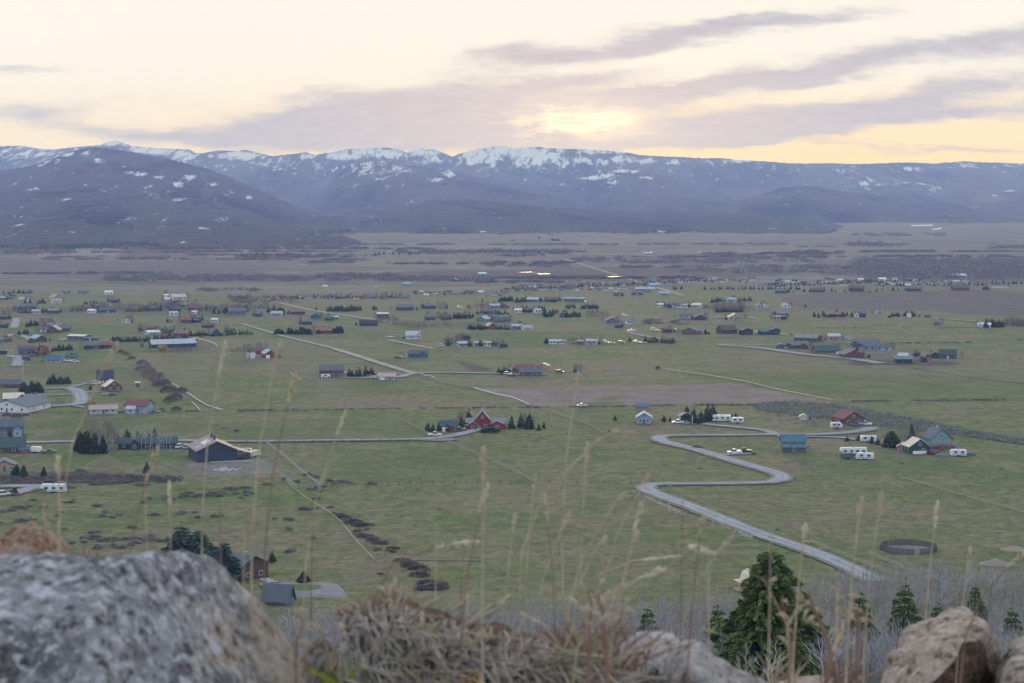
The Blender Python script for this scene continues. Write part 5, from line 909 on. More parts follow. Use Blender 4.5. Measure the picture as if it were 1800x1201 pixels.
# barn-shaped playhouse behind the big fir
p = at(1312, 1040); kf = ppm(p); root = empty('cabin', p, math.radians(12), 'small red-brown gambrel cabin with porch, half hidden behind the big fir', 'cabin')
gm = [(-2.0, -.3), (2.0, -.3), (2.0, 2.6), (1.5, 4.2), (0, 5.0), (-1.5, 4.2), (-2.0, 2.6)]
addpart(root, 'wall', lambda m_: m_.extr([(x + 2.4, z) for x, z in gm], 0, 6, 'y'), M('rust'))
for (x0, z0, x1, z1) in ((-2.3, 2.3, -1.6, 4.3), (-1.65, 4.25, 0, 5.15), (0, 5.15, 1.65, 4.25), (1.6, 4.3, 2.3, 2.3)):
    addpart(root, 'roof', lambda m_: m_.extr([(x0 + 2.4, z0), (x1 + 2.4, z1), (x1 + 2.4, z1 + .2), (x0 + 2.4, z0 + .2)], -.4, 6.4, 'y'), M('cream'))
addpart(root, 'porch_roof', lambda m_: m_.box(-2.3, .5, -.3, 5, 2.5, 2.7), M('tan')); addpart(root, 'porch_deck', lambda m_: m_.box(-2.6, .38, -.5, 5.2, -.2, .25), M('rust'))
for x, y in ((-2.1, -.1), (-2.1, 4.7), (.1, -.1)): addpart(root, 'porch_post', lambda m_: m_.box(x - .09, x + .09, y, y + .18, .25, 2.5), G_wood)
add_window(root, 1.6, 0, 1.0, .8, 1.0)
# picnic pavilion beside the trailer court
p = at(1206, 744); root = empty('pavilion', p, 0, 'small open pavilion with white corner post and slate roof', 'pavilion')
for x in (-3, 3):
    for y in (0, 5): addpart(root, 'post', lambda m_: m_.box(x - .16, x + .16, y - .16, y + .16, 0, 3.4), G_trim)
addpart(root, 'roof', lambda m_: m_.extr([(-3.8, 3.35), (0, 5), (3.8, 3.35), (3.8, 3.55), (0, 5.2), (-3.8, 3.55)], -.8, 5.8, 'y'), M('greyblue'))
# tiny town houses
TINY = []; FARH = []
for rc, wc in (('pale', 'white'), ('slate', 'white'), ('slate', 'brown'), ('greyblue', 'pale'), ('brown', 'rust'), ('slate', 'greyblue'), ('white', 'white'), ('maroon', 'cream')):
    root = Vector(); w = MB(); w.extr([(0, -.4), (8, -.4), (8, 3), (4, 5), (0, 3)], -7, 7, 'x'); r = MB(); r.extr([(-.5, 2.8), (4, 5.05), (8.5, 2.8), (8.5, 3.1), (4, 5.35), (-.5, 3.1)], -7.5, 7.5, 'x')
    TINY.append((w.mesh('wall', M(wc)), r.mesh('roof', M(rc)), rc, wc))
def town(x0, x1, y0, y1, n, place, wts=None, s=(.3, .6)):
    global FARH
    for i in range(n):
        t = (i + random.random()) / n; px = x0 + (x1 - x0) * t; py = random.uniform(y0, y1)
        k_ = random.choices(range(8), wts or [2, 3, 4, 3, 3, 4, 1, 2])[0]; wm, rm, rc, wc = TINY[k_]; p = at(px, py)
        lab = f'tiny {wc.replace("grey" + "blue", "grey-blue")}-walled house with {rc.replace("greyblue", "grey-blue")} roof {place}'
        if i % 2: FARH.append((p, k_, random.uniform(*s), random.choice([0, 0, 1.57, .5]))); continue
        root = empty('house', p, random.choice([0, 0, 1.57, .5, -.5]), lab, 'house', 'houses ' + place); sc_ = random.uniform(*s); root.scale = (sc_, sc_, sc_ * .9)
        obj('wall', wm, root); obj('roof', rm, root)
town(480, 720, 522, 526, 26, 'in the far town row left of the tall grove'); town(720, 890, 513, 520, 26, 'in the pale far town row at mid-frame')
town(890, 1150, 497, 514, 58, 'in the dense far town before the meadow'); town(1150, 1330, 490, 498, 26, 'in the small far cluster above the tree row')
town(1360, 1620, 491, 503, 48, 'in the far right town'); town(1620, 1720, 494, 500, 12, 'near the far right cottonwoods'); town(0, 60, 515, 528, 6, 'at the far left edge')
town(1330, 1380, 500, 508, 6, 'at the end of the far tree row'); town(840, 990, 406, 424, 7, 'at the foot of the far hills', s=(.8, 1.4)); town(1240, 1500, 396, 412, 9, 'on the bench under the far hills', s=(.8, 1.4)); town(570, 700, 500, 508, 4, 'on the open far field')
def merged(name, parts, mats, lab, cat):
    V = []; F = []; MI = []; off = 0
    for me, p, rz, s, mi in parts:
        co = np.empty(len(me.vertices) * 3, np.float32); me.vertices.foreach_get('co', co); co = co.reshape(-1, 3) * s; c_, s_ = math.cos(rz), math.sin(rz)
        V.append(np.stack([co[:, 0] * c_ - co[:, 1] * s_ + p.x, co[:, 0] * s_ + co[:, 1] * c_ + p.y, co[:, 2] + p.z], 1)); 
        for q in me.polygons: F.append([i + off for i in q.vertices]); MI.append(mi)
        off += len(co)
    me = bpy.data.meshes.new(name); me.from_pydata(np.concatenate(V).tolist(), [], F)
    for m_ in mats: me.materials.append(m_)
    me.polygons.foreach_set('material_index', MI); me.update(); return tag(obj(name, me), lab, cat, kind='stuff')
_ms = []; _pp = []
for (p, k_, s_, rz) in FARH:
    for me in TINY[k_][:2]:
        if me.materials[0] not in _ms: _ms.append(me.materials[0])
        _pp.append((me, p, rz, s_, _ms.index(me.materials[0])))
merged('distant_houses', _pp, _ms, 'the smallest houses packed among the far town houses', 'houses')
# ================================================================== VEHICLES
trailer(1500, 800, 11.5, 'fifth', 182, 'longest white fifth-wheel trailer in the green pasture'); trailer(1520, 808, 7.5, 'travel', 165, 'shorter white trailer in front of the longest fifth-wheel'); trailer(1489, 807, 5, 'cargo', 20, 'dark grey trailer left of the two white trailers', 'slate')
trailer(1526, 777, 7.5, 'travel', 170, 'white trailer behind a young pine on the gravel lane'); trailer(1268, 741, 9.2, 'motorhome', 185, 'white motorhome beside tall conifers'); trailer(1296, 744, 6.2, 'travel', 175, 'small white camper right of the motorhome')
trailer(1470, 753, 5.5, 'camper', 8, 'white camper on a flat trailer on the lawn'); trailer(1684, 802, 7, 'travel', 176, 'rounded white camper right of the unfinished house'); trailer(94, 866, 9.5, 'fifth', 182, 'white fifth-wheel trailer with slide-out near the frame edge')
trailer(64, 796, 4.6, 'cargo', -8, 'white cargo trailer beside the teal-roofed log house'); trailer(1480, 625, 8, 'cargo', 200, 'grey trailer left of the brown gabled house', 'pale'); trailer(1375, 611, 7, 'travel', 10, 'pale blue trailer at the twin-gabled house', 'lightblue')
CARS = [(1291, 798, 'pickup', 'white', 190, 'white pickup on the short gravel spur'), (1308, 796, 'pickup', 'black', 186, 'black pickup right of the white pickup'), (86, 797, 'pickup', 'slate', 15, 'dark grey pickup right of the cargo trailer'),
 (315, 788, 'suv', 'white', 80, 'white car parked head-on beside the dark house wing'), (328, 789, 'suv', 'pale', 80, 'silver car right of the white head-on car'), (42, 724, 'sedan', 'blue', 10, 'bright blue car by the large cream building'), (52, 722, 'sedan', 'navy', 5, 'dark blue car right of the bright blue car'),
 (107, 854, 'sedan', 'red', 170, 'red and white car above the fifth-wheel trailer'), (808, 758, 'pickup', 'navy', 185, 'dark blue pickup beside the red garage'), (841, 756, 'sedan', 'pale', 100, 'silver car before the white garage doors'),
 (764, 767, 'pickup', 'white', 0, 'white flatbed truck at the fence end'), (573, 664, 'sedan', 'white', 5, 'white car before the large log house'), (1521, 748, 'pickup', 'white', 170, 'white pickup beside the maroon cabin'), (1506, 749, 'pickup', 'greyblue', 175, 'grey-blue flatbed left of the white pickup'),
 (1192, 745, 'pickup', 'white', 185, 'white pickup beside the pavilion'), (1208, 746, 'sedan', 'pale', 5, 'silver car under the pavilion edge'), (15, 681, 'suv', 'white', 0, 'white van before the long red-brown house'), (24, 682, 'sedan', 'black', 0, 'black car right of the white van'),
 (64, 696, 'sedan', 'blue', 5, 'blue car above the grey house garage'), (76, 710, 'pickup', 'white', 80, 'white pickup right of the open garage'), (184, 686, 'sedan', 'black', 8, 'black car left of the log cabin'), (168, 676, 'suv', 'white', 4, 'white car below the steep navy house'),
 (5, 872, 'suv', 'white', 30, 'white utility vehicle at the frame edge'), (1638, 798, 'sedan', 'red', 40, 'red car between the green shed and turquoise house'), (268, 722, 'suv', 'slate', 20, 'grey car right of the pale blue building'), (274, 726, 'sedan', 'sage', 10, 'green-grey car in front of the grey car'),
 (188, 695, 'sedan', 'cream', 5, 'cream car on the lawn below the log cabin'), (198, 696, 'sedan', 'black', 5, 'black car right of the cream car'), (893, 659, 'suv', 'white', 20, 'white car nearest the small ranch pines'), (898, 662, 'sedan', 'black', 30, 'black car in front of the ranch cars'), (904, 658, 'sedan', 'rust', 10, 'rust-coloured car at the ranch'), (952, 659, 'sedan', 'cream', 0, 'cream car right of the log barn'),
 (984, 656, 'suv', 'slate', 10, 'dark car alone in the pasture'), (1023, 715, 'sedan', 'white', 20, 'white car body at the ploughed field edge'), (652, 664, 'sedan', 'grey', 0, 'grey trailer bed before the workshop'), (707, 629, 'sedan', 'white', 20, 'white car left of the navy-blue ranch house'), (699, 630, 'sedan', 'black', 10, 'black car left of the white car'),
 (1430, 598, 'suv', 'white', 10, 'white car left of the pale-roofed garage'), (1492, 597, 'suv', 'white', 10, 'white van right of the pale-roofed garage'), (1484, 597, 'sedan', 'pale', 10, 'silver car left of the white van'), (1384, 613, 'sedan', 'white', 10, 'white car beside the pale blue trailer'), (1281, 586, 'pickup', 'white', 10, 'white pickup before the brown lodge'), (1110, 583, 'pickup', 'white', 0, 'white pickup in the field'),
 (1150, 581, 'suv', 'white', 0, 'white car left of the maroon shed'), (1157, 583, 'sedan', 'cream', 0, 'cream car left of the maroon shed'), (1190, 582, 'suv', 'white', 0, 'white van between maroon shed and green roof'), (1064, 603, 'suv', 'white', 0, 'white car right of the pale grey farmhouse'), (1075, 605, 'sedan', 'pale', 0, 'silver car in the farmyard row'), (1092, 604, 'suv', 'sage', 0, 'green car in the farmyard row'),
 (1118, 603, 'suv', 'white', 0, 'white camper van in the farmyard row'), (1130, 604, 'pickup', 'pale', 0, 'pale pickup left of the log chalet'), (1098, 556, 'suv', 'white', 0, 'white car above the grey-blue house'), (912, 549, 'suv', 'white', 5, 'white car at the small white cottage'), (776, 609, 'suv', 'white', 30, 'white car before the tall bare tree'), (684, 594, 'suv', 'white', 10, 'white car at the road end'), (699, 593, 'suv', 'pale', 10, 'silver car left of the white farmhouse'),
 (1010, 603, 'sedan', 'white', 20, 'white car right of the long white house'), (110, 598, 'suv', 'white', 10, 'white car beside the blue-roofed barn'), (18, 628, 'suv', 'white', 0, 'white car at the gravel lane'), (60, 627, 'sedan', 'blue', 0, 'blue car before the two-storey dark house'), (120, 636, 'pickup', 'white', 0, 'white pickup under the green-roofed building'), (132, 637, 'sedan', 'white', 0, 'white car right of the white pickup'), (808, 542, 'suv', 'white', 0, 'white van on the far meadow'),
 (1272, 584, 'sedan', 'pale', 0, 'silver car left of the lodge pickup'), (1331, 587, 'suv', 'cream', 0, 'cream car between the black log house and navy pair'), (1375, 589, 'sedan', 'white', 0, 'white car right of the navy pair'), (1250, 559, 'sedan', 'white', 0, 'white car left of the tan house'), (1268, 560, 'suv', 'pale', 0, 'silver car right of the white one at the tan house'), (1322, 560, 'suv', 'white', 0, 'white van right of the tan house')]
for (x, y, kd, c_, yaw, lab) in CARS: car(x, y, kd, c_, yaw, lab)
# tractor
p = at(23, 870); root = empty('tractor', p, math.radians(200), 'dark red tractor with white front bucket', 'tractor')
addpart(root, 'body', lambda m_: m_.extr([(-1.4, .9), (1.7, .9), (1.7, 1.7), (.4, 1.85), (.2, 1.9), (-1.4, 1.9)], -.5, .5, 'y'), M('maroon'))
addpart(root, 'cab', lambda m_: m_.extr([(-1.3, 1.9), (.3, 1.9), (.1, 2.9), (-1.2, 2.9)], -.75, .75, 'y'), G_pane); addpart(root, 'bucket', lambda m_: m_.box(2.3, 3.1, -1, 1, .2, 1.1), M('white'))
for x, r_ in ((-1.0, .85), (1.3, .5)):
    for y in (-.95, .95): o = addpart(root, 'wheel', lambda m_: m_.cyl((x, y, r_), r_, .4, 'y', 14), G_tyre)
# horses in the pasture
def horse(px, py, yaw, label):
    p = at(px, py); m_ = MB()
    m_.tube([(-1.05, 0, 1.15), (-.8, 0, 1.3), (-.3, 0, 1.22), (.3, 0, 1.22), (.65, 0, 1.3), (.85, 0, 1.55), (1.15, 0, 1.95), (1.3, 0, 2.02)], [.12, .33, .32, .34, .33, .22, .15, .12], 8, True)
    m_.tube([(1.2, 0, 2.1), (1.5, 0, 1.85), (1.72, 0, 1.62)], [.13, .14, .08], 6, True)
    for x in (-.8, .6):
        for y in (-.2, .2): m_.tube([(x, y, 1.2), (x + (.05 if x > 0 else -.12), y, .65), (x, y, .3), (x + .04, y, 0)], [.17, .09, .06, .07], 6, True)
    m_.tube([(-1.08, 0, 1.35), (-1.25, 0, 1.0), (-1.22, 0, .6)], [.06, .08, .02], 5, True)
    o = obj('horse', m_.mesh('horse', M('black'), True), None, p); o.rotation_euler = (0, 0, math.radians(yaw)); o.scale = (1.25,) * 3; tag(o, label, 'horse')
horse(1154, 650, 60, 'black horse at the left of a pair in the open pasture'); horse(1158, 650, 120, 'black horse at the right of a pair in the open pasture')
# junk and boats beside the turquoise house
pipe([(1640, 800), (1650, 795), (1655, 791)], 'red boom leaning beside the turquoise house', .35, M('red'), 'boom', 'boom')
for px, py, L, c_, lab in [(1655, 804, 22, 'greyblue', 'blue-grey tarped boat beside the red car'), (1705, 801, 20, 'blue', 'low blue flat trailer right of the rounded camper'), (1592, 783, 12, 'orange', 'small orange object between the dark spruces'), (143, 829, 18, 'slate', 'row of dark woodpiles on a pallet on the lawn'), (1325, 799, 8, 'slate', 'dark crate behind the black pickup')]:
    p = at(px, py); Lm = L / ppm(p); m_ = MB(); m_.extr([(-Lm / 2, .3), (-Lm * .42, 0), (Lm * .35, 0), (Lm / 2, .5), (Lm * .3, 1.2), (-Lm * .2, 1.35), (-Lm * .45, 1.1)], -1.0, 1.0, 'y'); nm = lab.split()[2 if 'boat' in lab else -1]
    tag(obj('boat' if 'boat' in lab else 'woodpile' if 'wood' in lab else 'flat_trailer' if 'trailer' in lab else 'crate', m_.mesh('hull', M(c_)), None, p), lab, 'boat' if 'boat' in lab else 'pile' if 'wood' in lab else 'trailer' if 'trailer' in lab else 'crate')
# mound of earth
def mound(px, py, w, h, label, c1='dirt', name='earth_mound'):
    p = at(px, py); k_ = ppm(p); R_ = w / k_ / 2; H_ = h / k_; n = 26; vs = []; fs = []
    for i in range(n + 1):
        for j in range(n + 1):
            x = (i / n * 2 - 1); y = (j / n * 2 - 1); r_ = min(1, math.hypot(x, y)); z = H_ * max(0, 1 - r_) ** 1.1 * (1 + .25 * (vnoise(np.array([x * 3 + 5 + px]), np.array([y * 3 + 7]))[0] - .5))
            vs.append((x * R_, y * R_ * .9, z - .05)); 
            if i < n and j < n: a_ = i * (n + 1) + j; fs.append((a_, a_ + n + 1, a_ + n + 2, a_ + 1))
    me = bpy.data.meshes.new(name); me.from_pydata(vs, [], fs); me.materials.append(FM[c1]); me.polygons.foreach_set('use_smooth', [True] * len(fs)); return tag(obj(name, me, None, p), label, 'mound')
mound(188, 818, 84, 19, 'cone-shaped earth mound on the lawn below the dark teal house', 'drygrass'); mound(905, 770, 44, 4, 'low grassy hummock below the red farmhouse, left of two', 'green'); mound(950, 771, 36, 4, 'low grassy hummock below the red farmhouse, right of two', 'green')
mound(840, 796, 30, 5, 'grassy hummock beside the jack fence', 'green'); mound(875, 805, 40, 5, 'brown-green hummock right of the jack fence', 'drygrass'); mound(1750, 991, 60, 10, 'pile of brush and soil by the right frame edge', 'dirt'); mound(1782, 966, 50, 8, 'pale rubble mound at the right frame edge', 'tanf'); mound(1420, 952, 26, 3, 'flat pale rock slab pile beside the road fence', 'tanf'); mound(1446, 964, 22, 3, 'second pale rubble pile nearer the log rails', 'tanf'); mound(640, 1012, 60, 7, 'low brushy mound beside the grey drive', 'drygrass')
# round pen
pc = at(1597, 966); rx_ = 98 / ppm(pc) / 2; root = empty('round_pen', pc, 0, 'round corral with dark rail panels and a gap facing the camera', 'corral')
m_ = MB(); m_.add([(0, 0, .06)] + [(math.cos(a) * (rx_ - .2), math.sin(a) * (rx_ - .2), .06) for a in np.linspace(0, 6.283, 49)[:-1]], [(0, i + 1, (i + 1) % 48 + 1) for i in range(48)]); obj('dirt_floor', m_.mesh('dirt_floor', FM['pendirt']), root)
pn = mat('pen_steel', (.035, .042, .06), .5, .1)
for i in range(30):
    a0 = math.radians(-84 + 348 * i / 30 + 6); a1 = math.radians(-84 + 348 * (i + 1) / 30 + 6)
    q0 = Vector((math.cos(a0) * rx_, math.sin(a0) * rx_, 0)); q1 = Vector((math.cos(a1) * rx_, math.sin(a1) * rx_, 0)); m_ = MB()
    for z in (.12, .4, .7, 1.0, 1.3, 1.6): m_.tube([q0 + Vector((0, 0, z)), q1 + Vector((0, 0, z))], [.13] * 2, 4, True)
    for q in (q0, q1): m_.tube([q, q + Vector((0, 0, 1.72))], [.07] * 2, 5, True)
    obj('rail_panel', m_.mesh('rail_panel', pn), root)
# ================================================================== FENCES, POLES, PIPES
wd2 = mat('pale_fence_wood', (.30, .27, .22), .9, .2, 3); dkw = mat('dark_fence_wood', (.10, .09, .085), .9, .2, 3)
fence([(466, 779), (500, 805), (530, 832), (562, 855)], 'grey jack-leg fence running downhill from the straight drive', 1.5, 3.2, (.5, 1.0, 1.45), 'jack', name='jack_fence', pr=.075)
fence([(492, 838), (505, 846), (520, 857)], 'short jack-leg fence left of the long jack-leg fence', 1.4, 2.2, (.45, .8, 1.2), 'jack', name='jack_fence')
fence([(400, 780), (600, 778.5), (700, 777), (768, 777)], 'dark post fence along the straight drive', 1.5, 4.2, (1.15, .7), 'rail', dkw)
fence([(785, 778), (850, 806), (900, 829), (942, 851)], 'pale jack-leg fence running from the drive down to the post fence', 1.5, 3.0, (.5, 1.0, 1.5), 'jack', wd2, pr=.08, name='jack_fence')
fence([(563, 857), (640, 856), (720, 853), (850, 851), (938, 851)], 'dark post-and-wire fence across the pasture', 1.7, 4.2, (.6, 1.0, 1.4), 'wire', dkw, name='wire_fence')
fence([(942, 851), (1040, 851), (1110, 851)], 'faint wire fence continuing right of the jack-leg fence end', 1.3, 5, (1.0,), 'wire', dkw, name='wire_fence')
fence([(680, 731), (720, 747), (760, 768)], 'rail fence slanting down to the red garage', 1.4, 3, (.6, 1.1), 'rail', wd2)
fence([(930, 711), (980, 729), (1040, 751)], 'rail fence slanting from the brown field corner', 1.4, 3, (.6, 1.1), 'rail', wd2); fence([(1020, 741), (1045, 753), (1062, 764)], 'short rail fence left of the sky-blue cottage', 1.3, 3, (.6, 1.0), 'rail', wd2)
fence([(850, 768), (960, 768), (1045, 766)], 'thin post fence below the red farmhouse', 1.2, 5, (.9,), 'wire', dkw, name='wire_fence')
fence([(1166, 852), (1182, 861), (1250, 893), (1340, 930), (1400, 953)], 'pale post fence along the inside of the gravel road', 1.3, 3.5, (.9, .5), 'wire', wd2, name='wire_fence')
fence([(1425, 955), (1455, 968), (1500, 986), (1530, 998), (1578, 1014)], 'pale log rail fence beside the road end', 1.5, 3.2, (.5, .9, 1.35), 'rail', wd2, pr=.12)
fence([(1527, 977), (1555, 988), (1588, 1002)], 'short pale log fence behind the long log fence', 1.5, 3, (.6, 1.0, 1.4), 'rail', wd2, pr=.12)
fence([(1588, 1002), (1680, 1003), (1800, 1003)], 'thin wire fence right of the log fence', 1.3, 4, (1.0,), 'wire', dkw, name='wire_fence')
fence([(1585, 841), (1620, 851), (1700, 874), (1810, 905)], 'pale post line crossing the right pasture', .8, 2.0, (.5,), 'rail', wd2, name='rail_fence', pr=.16)
fence([(1022, 657), (1090, 653), (1155, 651)], 'faint wire fence beside the two horses', 1.3, 6, (1.0,), 'wire', dkw, name='wire_fence')
fence([(1744, 507), (1770, 507)], 'long white fence on the far meadow', 2.2, 6, (1.0, 2.0), 'rail', M('white'), pr=.4)
fence([(100, 704), (112, 707)], 'round rail corral beside the cul-de-sac', 1.6, 3, (.6, 1.2), 'rail', dkw)
fence([(0, 647), (30, 645)], 'dark fence at the lane corner', 1.4, 4, (.9,), 'rail', dkw); fence([(1620, 840), (1700, 838), (1800, 838)], 'thin wire fence across the far side of the right pasture', 1.0, 6, (.8,), 'wire', dkw, name='wire_fence')
pipe([(497, 840), (530, 870), (590, 910), (625, 950), (658, 985)], 'pale irrigation pipe running down the left pasture', .07)
pipe([(305, 676), (330, 692), (360, 712), (390, 722)], 'white irrigation pipe along the left dry field', .28); pipe([(337, 708), (345, 715), (352, 723)], 'short white pipe left of the longer white pipe', .2)
pipe([(833, 683), (870, 694), (900, 700), (930, 713)], 'pale irrigation pipe at the left edge of the brown field', .34); pipe([(738, 657), (750, 662), (752, 661), (764, 665)], 'short bent white pipe below the road end', .22)
pipe([(1170, 650), (1240, 660), (1310, 672), (1360, 684), (1460, 704)], 'yellowish pipe line along the edge of the brown field', .24, mat('yellow_pipe', (.42, .40, .22), .5, .1)); pipe([(511, 657), (520, 663), (530, 669)], 'short pale pipe left of the large log house', .22)
pipe([(340, 595), (372, 603), (382, 610)], 'pale pipe line right of the very long metal building', .35); pipe([(1560, 640), (1700, 664), (1810, 676)], 'dark pipe line across the right green field', .18, dkw)
pipe([(195, 601), (208, 609)], 'white boom above the maroon-roofed house', .3, M('white'), 'boom', 'boom')
for (px, py, h, lab) in [(41, 690, 58, 'tall grey utility pole above the three blue spruces'), (73, 628, 16, 'thin pole beside the orange willow'), (22, 640, 26, 'thin pole at the gravel lane'), (190, 800, 0, ''), (843, 528, 8, 'far dark pole, left of two'), (847, 528, 8, 'far dark pole, right of two')]:
    if not h: continue
    p = at(px, py); L = h / ppm(p); root = empty('utility_pole', p, 0, lab, 'pole'); addpart(root, 'pole', lambda m_: m_.cyl((0, 0, L / 2), .2, L, 'z', 8), G_wood); addpart(root, 'crossarm', lambda m_: m_.box(-1.4, 1.4, -.1, .1, L * .93, L * .93 + .2), G_wood)
# ================================================================== TREES
def T(kind, pts, label, group=None, wide=1.0):
    for i, q in enumerate(pts): tree(kind, q[0], q[1], q[2] if len(q) > 2 else 12, label if len(pts) == 1 or isinstance(label, str) else label[i], group if len(pts) > 1 else None, wide)
STUFFCON = []; STUFFCON2 = []; STUFFB = []
def row(kind, x0, x1, y0, y1, n, h, place, wide=1.0, jy=1.2, hj=.3):
    kind = 'bfar' if kind == 'bare' and y0 < 775 else kind
    nm = {'con': 'dark conifer', 'confar': 'dark conifer', 'spr': 'blue spruce', 'pine': 'dark pine', 'bare': 'bare grey tree', 'bfar': 'bare grey tree', 'asp': 'bare pale aspen', 'org': 'orange willow', 'yel': 'yellow willow', 'grn': 'green leafy tree'}[kind]
    for i in range(n):
        t = (i + .5 + random.uniform(-.35, .35)) / n
        if kind == 'bfar' and h < 13.5:
            p = at(x0 + (x1 - x0) * t, y0 + (y1 - y0) * t + random.uniform(-jy, jy)); STUFFB.append((p, h / ppm(p) * random.uniform(1 - hj, 1 + hj * .6), wide)); continue
        if kind == 'confar' or (kind == 'con' and h < 9.5 and y0 < 600):
            p = at(x0 + (x1 - x0) * t, y0 + (y1 - y0) * t + random.uniform(-jy, jy)); STUFFCON.append((p, h / ppm(p) * random.uniform(1 - hj, 1 + hj * .6), wide)); continue
        tree(kind, x0 + (x1 - x0) * t, y0 + (y1 - y0) * t + random.uniform(-jy, jy), h * random.uniform(1 - hj, 1 + hj * .6), f'{nm} {place}', f'{nm}s {place}', wide)
T('pine', [(140, 793, 42), (153, 797, 46), (167, 798, 42), (181, 797, 34)], ['leftmost broad pine of the clump left of the teal house', 'tallest broad pine in the middle of the clump', 'third broad pine of the clump, darker and fuller', 'rightmost short pine of the clump under bare aspens'], 'broad pines left of the teal house', .82)
row('bare', 150, 212, 789, 792, 9, 54, 'behind the broad pine clump', .9); row('asp', 232, 302, 790, 792, 11, 46, 'in front of the long dark wing', .9); row('con', 205, 275, 780, 779, 7, 26, 'behind the dark teal house')
for x, y, h, l in [(24, 836, 18, 'small spruce left of its pair at the frame edge'), (30, 836, 24, 'young spruce before the wooden cabin'), (42, 838, 24, 'round young blue spruce right of the cabin'), (77, 837, 20, 'young spruce alone on the lawn'), (258, 832, 22, 'young spruce right of the earth mound')]: tree('spr', x, y, h, l)
for x, y, h, l in [(42, 691, 23, 'left of the three blue-green spruces'), (56, 690, 24, 'middle of the three blue-green spruces'), (67, 690, 22, 'right of the three blue-green spruces')]: tree('spr', x, y, h, l, None, 1.5)
row('con', 84, 122, 675, 674, 7, 16, 'in the row above the cul-de-sac', 1.3); T('con', [(159, 685, 11)], 'small conifer left of the log cabin'); T('yel', [(160, 722, 18)], 'yellow willow left of the pink-roofed house'); T('org', [(77, 627, 20)], 'round orange willow beside the dark house', None, 1.1)
row('con', 66, 72, 626, 622, 2, 20, 'left of the orange willow'); row('con', 88, 130, 618, 616, 7, 13, 'right of the orange willow'); row('con', 195, 330, 601, 599, 30, 11, 'in the hedge above the long metal building', 1.2); row('con', 336, 362, 592, 588, 8, 9, 'right of the hedge'); T('con', [(324, 587, 14)], 'tall conifer beside the green-roofed brick house')
T('yel', [(285, 617, 11)], 'yellow willow before the very long metal building', None, 1.3); row('bare', 302, 340, 618, 617, 6, 8, 'before the very long metal building', 1.4); T('org', [(256, 583, 9)], 'small orange willow beside the brown barn')
T('con', [(34, 590, 11), (43, 588, 11), (48, 587, 10)], 'small dark conifer in the trio above the lane', 'conifer trio above the lane', 1.3); row('con', 50, 58, 603, 603, 2, 9, 'left of the blue-roofed barn'); row('con', 45, 70, 575, 573, 6, 12, 'behind the log lodge'); row('bare', 70, 92, 576, 572, 6, 15, 'behind the log lodge', .9)
T('con', [(45, 535, 11), (53, 534, 11), (65, 535, 7), (70, 534, 9), (75, 533, 11), (79, 534, 8)], 'dark conifer on the far left field', 'dark conifers on the far left field'); row('confar', 5, 60, 517, 515, 10, 8, 'at the far left corner of the fields'); row('bare', 2, 60, 550, 548, 10, 10, 'in the far left hamlet', 1.2)
row('con', 30, 110, 551, 549, 12, 9, 'in the far left hamlet'); row('bare', 118, 240, 550, 545, 26, 12, 'around the brown far hamlet', 1.0); row('bare', 225, 350, 550, 542, 30, 14, 'in the large bare grove of the hamlet', 1.0); row('con', 145, 175, 535, 533, 5, 7, 'beside the far cabin')
row('confar', 296, 322, 525, 523, 8, 7, 'behind the cream house'); T('con', [(295, 567, 9), (301, 566, 5)], 'lone conifer in the green left field', 'conifers in the green left field'); row('bare', 345, 470, 551, 546, 26, 13, 'in the grove around the long brown house', 1.0); row('con', 375, 440, 551, 547, 9, 11, 'in the grove around the long brown house')
row('con', 470, 500, 551, 549, 6, 14, 'left of the brown barn by the road'); T('con', [(556, 546, 8)], 'small conifer above the straight road'); row('con', 575, 634, 548, 546, 16, 11, 'in the dense belt above the straight road', 1.2); T('con', [(657, 545, 10), (661, 545, 8)], 'small conifer right of the belt', 'conifer pair right of the belt')
row('pine', 484, 498, 588, 588, 3, 11, 'left of the red ranch', 1.5, .4); row('pine', 506, 548, 588, 588, 8, 13, 'before the red ranch house', 1.3, .5); row('pine', 558, 600, 587, 586, 7, 13, 'right of the red ranch house', 1.2, .5); row('con', 345, 445, 592, 588, 22, 9, 'below the teal-roofed house'); row('bare', 420, 470, 618, 616, 9, 14, 'left of the red barn', .8)
row('bare', 405, 452, 618, 617, 14, 6, 'along the fence left of the red barn', 1.5); row('asp', 528, 560, 665, 664, 12, 22, 'left of the large log house', .9); row('con', 608, 660, 662, 661, 7, 18, 'between the large log house and workshop', 1.0, .8, .35); T('bare', [(372, 656, 12)], 'small bare tree in the left dry field')
row('con', 876, 905, 657, 657, 6, 13, 'left of the pasture ranch', 1.1); row('bare', 660, 700, 566, 566, 6, 12, 'behind the hay shed', 1.1); row('bare', 688, 748, 574, 577, 12, 12, 'on the slope above the white farmhouse', 1.2); row('bare', 780, 812, 608, 606, 7, 18, 'left of the pale blue cottages', 1.0)
T('con', [(788, 608, 16), (824, 609, 13), (828, 609, 11), (844, 609, 15)], ['dark conifer beside the bare trees left of the cottages', 'dark conifer between the first two pale blue cottages', 'slim conifer right beside another between cottages', 'tall conifer right of the second pale blue cottage'], 'conifers at the pale blue cottages'); T('bare', [(811, 605, 10)], 'bare tree behind the leftmost pale blue cottage')
T('con', [(960, 604, 13)], 'broad conifer left of the long white house', None, 1.3); T('con', [(1008, 603, 9)], 'conifer right of the long white house', None, 1.2); T('con', [(1134, 602, 13), (1139, 603, 8), (1163, 603, 11), (1183, 604, 13), (1107, 600, 9)], ['tall conifer left of the log chalet', 'small conifer touching the log chalet', 'slim conifer between chalet and brown shed', 'broad conifer right of the brown shed', 'round conifer in the farmyard row'], 'conifers at the log chalet', 1.1)
